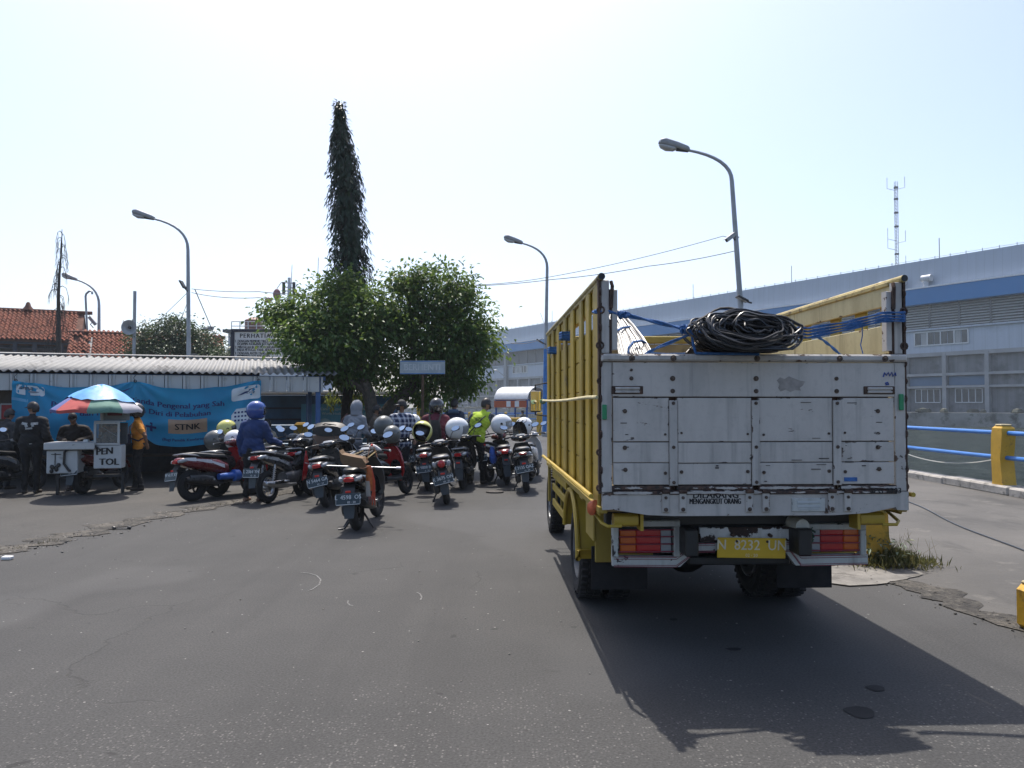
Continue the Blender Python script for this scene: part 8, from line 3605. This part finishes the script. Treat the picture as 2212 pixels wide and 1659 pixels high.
pts = [P[6](.14, .02, P[7] + .06), P[6](.06, -.135, P[7] - .10), P[6](-.08, -.15, P[7] - .26), P[6](-.18, -.02, P[7] - .34), P[6](-.10, .15, P[7] - .28), P[6](.05, .15, P[7] - .08), P[6](.14, .03, P[7] + .06)]
mb.tube(pts, .016, 6)
bagp = thing('shoulder_bag', 'dark blue sling bag across the orange T-shirt', 'bag', Vector((0, 0, 0)))
bagp.matrix_world = Matrix.Translation(t.location) @ Matrix.Rotation(R(110), 4, 'Z')
mb.build('strap', cloth('bag_navy', (.016, .018, .04)), bagp)
mb = MB()
mb.loft([(-.09, -.10, P[7] - .30, .10, .10, 3), (.0, -.12, P[7] - .32, .13, .12, 3)], 12)
mb.build('bag_body', cloth('bag_navy', (.016, .018, .04)), bagp).location = (0, .22, 0)
on_back(P, [(-.11, -.02, .12, -.0, .17)], 0, (0.02, 0, 1.17), cloth('shirt_white', (.42, .44, .50)), front=True, off=.006)
P = person('person in cream shirt seated by the shed post, arms on the knees', (W(594, HY, 17.4).x, 17.5, .02), -128, {'top': cloth('cream_shirt', (.34, .29, .22)), 'pants': DKP, 'shoe': SHOE},
  1.55, (.0, .16), 20, -8, {-1: ((-.25, .24, .78), (-.14, .44, .66)), 1: ((.25, .24, .78), (.14, .44, .66))}, {-1: ((-.13, .40, .50), (-.13, .38, .09), (-.15, .55, .03)), 1: ((.13, .40, .50), (.13, .38, .09), (.15, .55, .03))}, 1.0, seated=True, jacket=.012)
cap_hat(P, cloth('dark_cap', (.02, .02, .022)))
mb = MB()
mb.box((0, 0, .2), (.5, .4, .42), b=.02)
o = mb.build('stool', mat('stool_wood', (.09, .06, .04), .8))
o.location = (W(594, HY, 17.4).x, 17.5, 0)
tag(o, 'low brown block seat under the person in cream', 'stool')
HOOD = cloth('grey_hoodie', (.23, .245, .27), var=.08)
P = person('person in light grey hoodie with the hood up and a brown shoulder bag', (W(764, HY, 16.6).x, 16.6, 0), 16, {'top': HOOD, 'pants': cloth('grey_skirt', (.10, .11, .13)), 'shoe': SHOE},
  1.66, (.03, .05), 34, -4, {1: ((.26, .06, 1.06), (.22, .30, .98)), -1: ((-.27, -.02, 1.06), (-.30, .12, .86))}, None, 1.02, hair=False, jacket=.026, loose=.08)
t, Hd, hc, hr, hs = P[:5]
mb = MB()
n = 24
vs, fs = [], []
mm = 14
for j in range(mm + 1):
 el = R(90 - 165 * j / mm)
 for i in range(n):
  az = 2 * PI * i / n
  k = 1.32 + .10 * (math.cos(az) < -.2) * max(0, math.sin(-el + .6)) + .05 * math.sin(az * 5 + j)
  v = Vector((.080 * math.cos(el) * math.sin(az), .098 * math.cos(el) * math.cos(az), .118 * math.sin(el))) * k
  if el < -.5:
   v = Vector((.12 * math.sin(az), .115 * math.cos(az), -.10 - .10 * (-.5 - el)))
  vs.append(Hd(*v))
for j in range(mm):
 el = 90 - 165 * (j + .5) / mm
 for i in range(n):
  az = (i + .5) * 360 / n
  az = az - 360 if az > 180 else az
  if abs(az) < 44 and -52 < el < 38:
   continue
  a, b_ = j * n + i, j * n + (i + 1) % n
  fs.append((a, a + n, b_ + n, b_))
mb.add(vs, fs)
o = mb.build('hood', HOOD, t, 70)
so = o.modifiers.new('thick', 'SOLIDIFY')
so.thickness = .014
sbag = thing('shoulder_bag', 'brown leather shoulder bag hanging behind the grey hoodie', 'bag', t.location)
sbag.rotation_euler = t.rotation_euler
BBR = mat('bag_brown', (.16, .055, .03), .5, var=.2)
mb = MB()
mb.loft([(-.24, -.20, .83, .10, .12, 3), (-.12, -.22, .82, .14, .15, 3), (-.02, -.22, .82, .12, .13, 3)], 14)
mb.build('bag_body', BBR, sbag)
mb = MB()
mb.tube([(-.30, -.10, .92), (-.26, -.165, 1.15), (-.20, -.12, 1.36), (-.14, -.02, 1.47), (-.20, .10, 1.36), (-.30, .06, 1.05), (-.32, -.06, .92)], .012, 6)
mb.build('strap', mat('strap_maroon', (.09, .03, .03), .6), sbag)
P = person('person with dark hair and black mask in a brown patterned jacket, in profile', (W(806, HY, 17.2).x, 17.35, 0), 72, {'top': cloth('brown_pattern', (.10, .075, .055), var=.6, vs=30), 'pants': DKP, 'shoe': SHOE},
  1.60, (0, .03), 14, -4, None, None, 1.0, hair=True, jacket=.02, long_hair=True)
face_mask(P, MASKB)
P = person('person in navy and white checked shirt, grey cap and black mask looking left', (W(868, HY, 16.4).x, 16.4, 0), 172, {'top': plaid_mat(), 'pants': DKP, 'shoe': SHOE},
  1.70, (.0, .0), 78, -4, {-1: ((-.30, -.02, 1.10), (-.28, .14, .92)), 1: ((.26, .02, 1.09), (.25, .14, .88))}, None, 1.10, hair=True, jacket=.022, short_sleeve=True, loose=.14)
cap_hat(P, cloth('grey_cap', (.035, .036, .038)), cloth('pale_brim', (.22, .22, .21)))
face_mask(P, MASKB)
P = person('person in maroon jacket with black helmet and black backpack seen from behind', (W(941, HY, 15.5).x, 15.5, 0), 4, {'top': cloth('maroon_jacket', (.10, .014, .028)), 'pants': DKP, 'shoe': SHOE},
  1.68, (0, .05), 2, -6, {-1: ((-.30, .08, 1.08), (-.26, .34, 1.0)), 1: ((.30, .08, 1.08), (.26, .34, 1.0))}, None, 1.16, hair=False, jacket=.034, loose=.02)
worn_helmet(P, HK, VIS, chin=True, r=.155)
mb = MB()
mb.ell(P[2] + Vector((-.095, -.115, .03)), (.034, .014, .02), 10, 6, Matrix.Rotation(R(-38), 3, 'Z'))
mb.build('helmet_badge', WHITEINK, P[0])
t = P[0]
bp = thing('backpack', 'black backpack worn on the maroon jacket', 'backpack', t.location)
bp.rotation_euler = t.rotation_euler
BPK = cloth('backpack_black', (.014, .014, .013))
mb = MB()
mb.loft([(.88, 0, -.17, .13, .05, 3), (.95, 0, -.20, .155, .085, 3.5), (1.15, 0, -.20, .15, .085, 3.5), (1.30, 0, -.17, .12, .06, 3), (1.35, 0, -.15, .08, .03, 2.6)], 18, axis='Z')
mb.build('bag_body', BPK, bp)
mb = MB()
mb.loft([(.93, 0, -.285, .11, .02, 3), (1.08, 0, -.29, .11, .02, 3)], 14, axis='Z')
mb.build('bag_pocket', BPK, bp)
for sd in (-1, 1):
 mb = MB()
 mb.tube([(sd * .09, -.13, 1.32), (sd * .115, -.07, 1.45), (sd * .12, .06, 1.46), (sd * .12, .17, 1.3)], .018, 6)
 mb.build('strap', cloth('strap_grey', (.06, .055, .05)), bp)
P = person('person with short black hair in a dark blue top walking away behind the maroon jacket', (W(981, HY, 18.8).x, 18.8, 0), 10, {'top': cloth('dark_blue_top', (.014, .022, .05)), 'sleeve': cloth('grey_blue_sleeve', (.05, .065, .085)), 'pants': DKP, 'shoe': SHOE},
  1.74, (0, .03), 12, -4, None, None, 1.05, hair=True, jacket=.022)
mb = MB()
mb.loft([(P[7] + .015, 0, -.07, .13, .05, 2.6), (P[7] + .06, 0, -.075, .14, .06, 2.4), (P[7] + .11, 0, -.055, .11, .045, 2.4)], 14, axis='Z')
mb.build('folded_hood', cloth('hood_blue', (.07, .11, .17)), P[0])
LIME = cloth('lime_vest', (.36, .50, .035), var=.08)
g = Vector((W(1026, HY, 16.2).x, 16.1, 0))
P = person('person in lime yellow vest numbered 073 bending over a black motorbike', (g.x, g.y, 0), 16, {'top': LIME, 'sleeve': camo_mat(), 'pants': BLKP, 'shoe': SHOE},
  1.74, (.16, .14), 44, -8, {-1: ((-.22, .16, 1.16), (-.06, .40, .98)), 1: ((.46, .18, 1.12), (.44, .42, 1.0))}, {-1: ((-.11, .04, .47), (-.12, -.04, .085), (-.15, .11, .03)), 1: ((.14, .08, .47), (.15, .06, .085), (.19, .21, .03))}, 1.10, hair=True, jacket=.032, loose=.04)
VK = mat('vest_print', (.03, .045, .015), .7)
Tt = P[6]
c = Tt(0, 0, 1.36)
on_back(P, '073', .088, (c.x + .0, 0, c.z), VK, sx=1.1, bold=.003)
c = Tt(0, 0, 1.22)
on_back(P, 'SURABAYA', .048, (c.x, 0, c.z), VK, bold=.002)
on_back(P, 'PELABUHAN', .034, (c.x, 0, c.z), VK, arc=(.115, 150, 30))
on_back(P, 'UJUNG ASDP', .034, (c.x, 0, c.z), VK, arc=(.115, 215, 325))
face_mask(P, MASKB)
t = P[0]
sl = thing('shoulder_bag', 'black strap bag slung across the lime vest', 'bag', t.location)
sl.rotation_euler = t.rotation_euler
bv = BVHTree.FromPolygons([v.co for v in P[5].data.vertices], [tuple(p.vertices) for p in P[5].data.polygons])
pts = []
A_, B_ = Tt(.10, 0, 1.42), Tt(-.19, 0, .98)
for i in range(12):
 c = A_.lerp(B_, i / 11)
 hit, *_ = bv.ray_cast(Vector((c.x, -1, c.z)), Vector((0, 1, 0)))
 pts.append((hit if hit is not None else Vector((c.x, -.14, c.z))) + Vector((0, -.008, 0)))
mb = MB()
for k in (-.014, 0, .014):
 mb.tube([p + Vector((k, 0, k * .7)) for p in pts], .011, 5)
mb.build('strap', BLACK, sl)
mb = MB()
mb.loft([(-.05, -.20, .92, .10, .10, 3), (.06, -.19, .92, .10, .10, 3)], 12)
mb.build('bag_body', BLACK, sl)
P = person('distant person in dark cap seated by the pier shelter', (W(1133, HY, 47.5).x, 47.5, .02), -60, {'top': cloth('dark_green_top', (.05, .055, .05)), 'pants': DKP, 'shoe': SHOE},
  1.62, (0, .10), -20, 0, {-1: ((-.26, .20, .82), (-.12, .40, .70)), 1: ((.26, .20, .82), (.12, .40, .70))}, {-1: ((-.13, .40, .50), (-.13, .38, .09), (-.15, .55, .03)), 1: ((.13, .40, .50), (.13, .38, .09), (.15, .55, .03))}, 1.0, seated=True)
cap_hat(P, cloth('dark_cap', (.02, .02, .022)))
mb = MB()
mb.box((0, 0, .2), (.5, .45, .42), b=.02)
o = mb.build('stool', CONC)
o.location = (W(1133, HY, 47.5).x, 47.5, 0)
tag(o, 'grey concrete block seat beside the pier shelter', 'stool')
P = person('person in dark shirt cut off at the left edge behind the parked scooter', (W(8, HY, 15.1).x, 15.15, 0), 20, {'top': cloth('charcoal_shirt', (.022, .024, .028)), 'pants': DKP, 'shoe': SHOE},
  1.52, (0, .06), 10, -10, None, None, 1.08, hair=True, jacket=.02)

# ================================================================== SMALL THINGS
p = G(1069, 1064)
mb = MB()
mb.skin([mb.ring((0, 0, 0), (0, 0, 1), .17, 18), mb.ring((0, 0, .022), (0, 0, 1), .165, 18), mb.ring((0, 0, .030), (0, 0, 1), .11, 18)])
o = mb.build('iron_cover', mat('iron_cover', (.05, .045, .042), .8, .2, var=.4, vs=18))
o.location = (p.x, p.y, .003)
tag(o, 'small round iron cover on the road between the scooters and truck', 'cover')
p = G(263, 1144)
mb = MB()
for dx in (-.10, .10):
 mb.box((dx, 0, .02), (.05, .04, .035), Euler((.2, .3, dx * 4)).to_matrix(), b=.01)
mb.box((0, -.01, .008), (.2, .02, .01))
o = mb.build('wheel_chock', BLACK)
o.location = (p.x, p.y, .004)
tag(o, 'broken black rubber chock lying on the cracked asphalt edge', 'chock')
mb = MB()
mb.box((0, 0, .02), (.1, .07, .035), b=.006)
o = mb.build('stone_block', WHITEP)
o.location = G(16, 1209)
tag(o, 'small white stone block at the left end of the cracked edge', 'stone')
a, b_ = G(1940, 1076, .016), G(2300, 1230, .016)
mb = MB()
pts = []
for k in range(19):
 u = k / 18
 q = a.lerp(b_, u) + Vector((.05 * math.sin(u * 9), 0, 0))
 pts.append(q - a)
mb.tube(pts, .009, 6)
o = mb.build('cable', CABLE)
o.location = a
tag(o, 'thin dark cable lying across the concrete apron right of the truck', 'cable')
a, b_ = W(1958, 980, 17.5), W(2150, 992, 15)
mb = MB()
mb.tube([a.lerp(b_, k / 16) - a - Vector((0, 0, .55 * (k / 16) * (1 - k / 16))) for k in range(17)], .010, 5)
o = mb.build('mooring_line', mat('line_white', (.50, .50, .47), .8))
o.location = a
tag(o, 'slack white line hanging along the water below the blue railing', 'rope')
for (lab, pts_) in (('faint white chalk arc on the road left of the centre', [(648, 1236), (668, 1238), (684, 1243), (693, 1252), (690, 1262), (676, 1272), (666, 1276)]),
     ('short white chalk hook on the road', [(752, 1297), (751, 1302), (756, 1307), (763, 1308)]),
     ('short white chalk curve right of the hook', [(900, 1279), (908, 1283), (911, 1290), (908, 1296)])):
 P_ = [G(x, y, .004) for x, y in pts_]
 mb = MB()
 vs = []
 for i, p in enumerate(P_):
  t_ = (P_[min(i + 1, len(P_) - 1)] - P_[max(i - 1, 0)])
  t_.normalize()
  nn = Vector((-t_.y, t_.x, 0)) * .007
  vs += [p - nn, p + nn]
 mb.add(vs, [(2 * i, 2 * i + 2, 2 * i + 3, 2 * i + 1) for i in range(len(P_) - 1)])
 o = mb.build('chalk_mark', mat('chalk', (.15, .15, .148), .9, var=.5, vs=60, dirt=(.07, .065, .06), dthr=.5, ds=30), smooth=0)
 tag(o, lab, 'chalk mark')
mb = MB()
for (px, py, w, h_) in ((1858, 1538, .075, .05), (1892, 1486, .05, .03), (1585, 1402, .05, .02), (1455, 1338, .03, .02)):
 c = G(px, py, .004)
 mb.add([c + Vector((math.cos(t) * w * (1 + .15 * math.sin(3 * t)), math.sin(t) * h_ * 1.8 * (1 + .15 * math.sin(2 * t + 1)), 0)) for t in [2 * PI * k / 18 for k in range(18)]], [tuple(range(18))])
structure(mb.build('oil_spots', mat('oil', (.034, .034, .034), .9, var=.2, spec=.1), smooth=0), 'stuff')
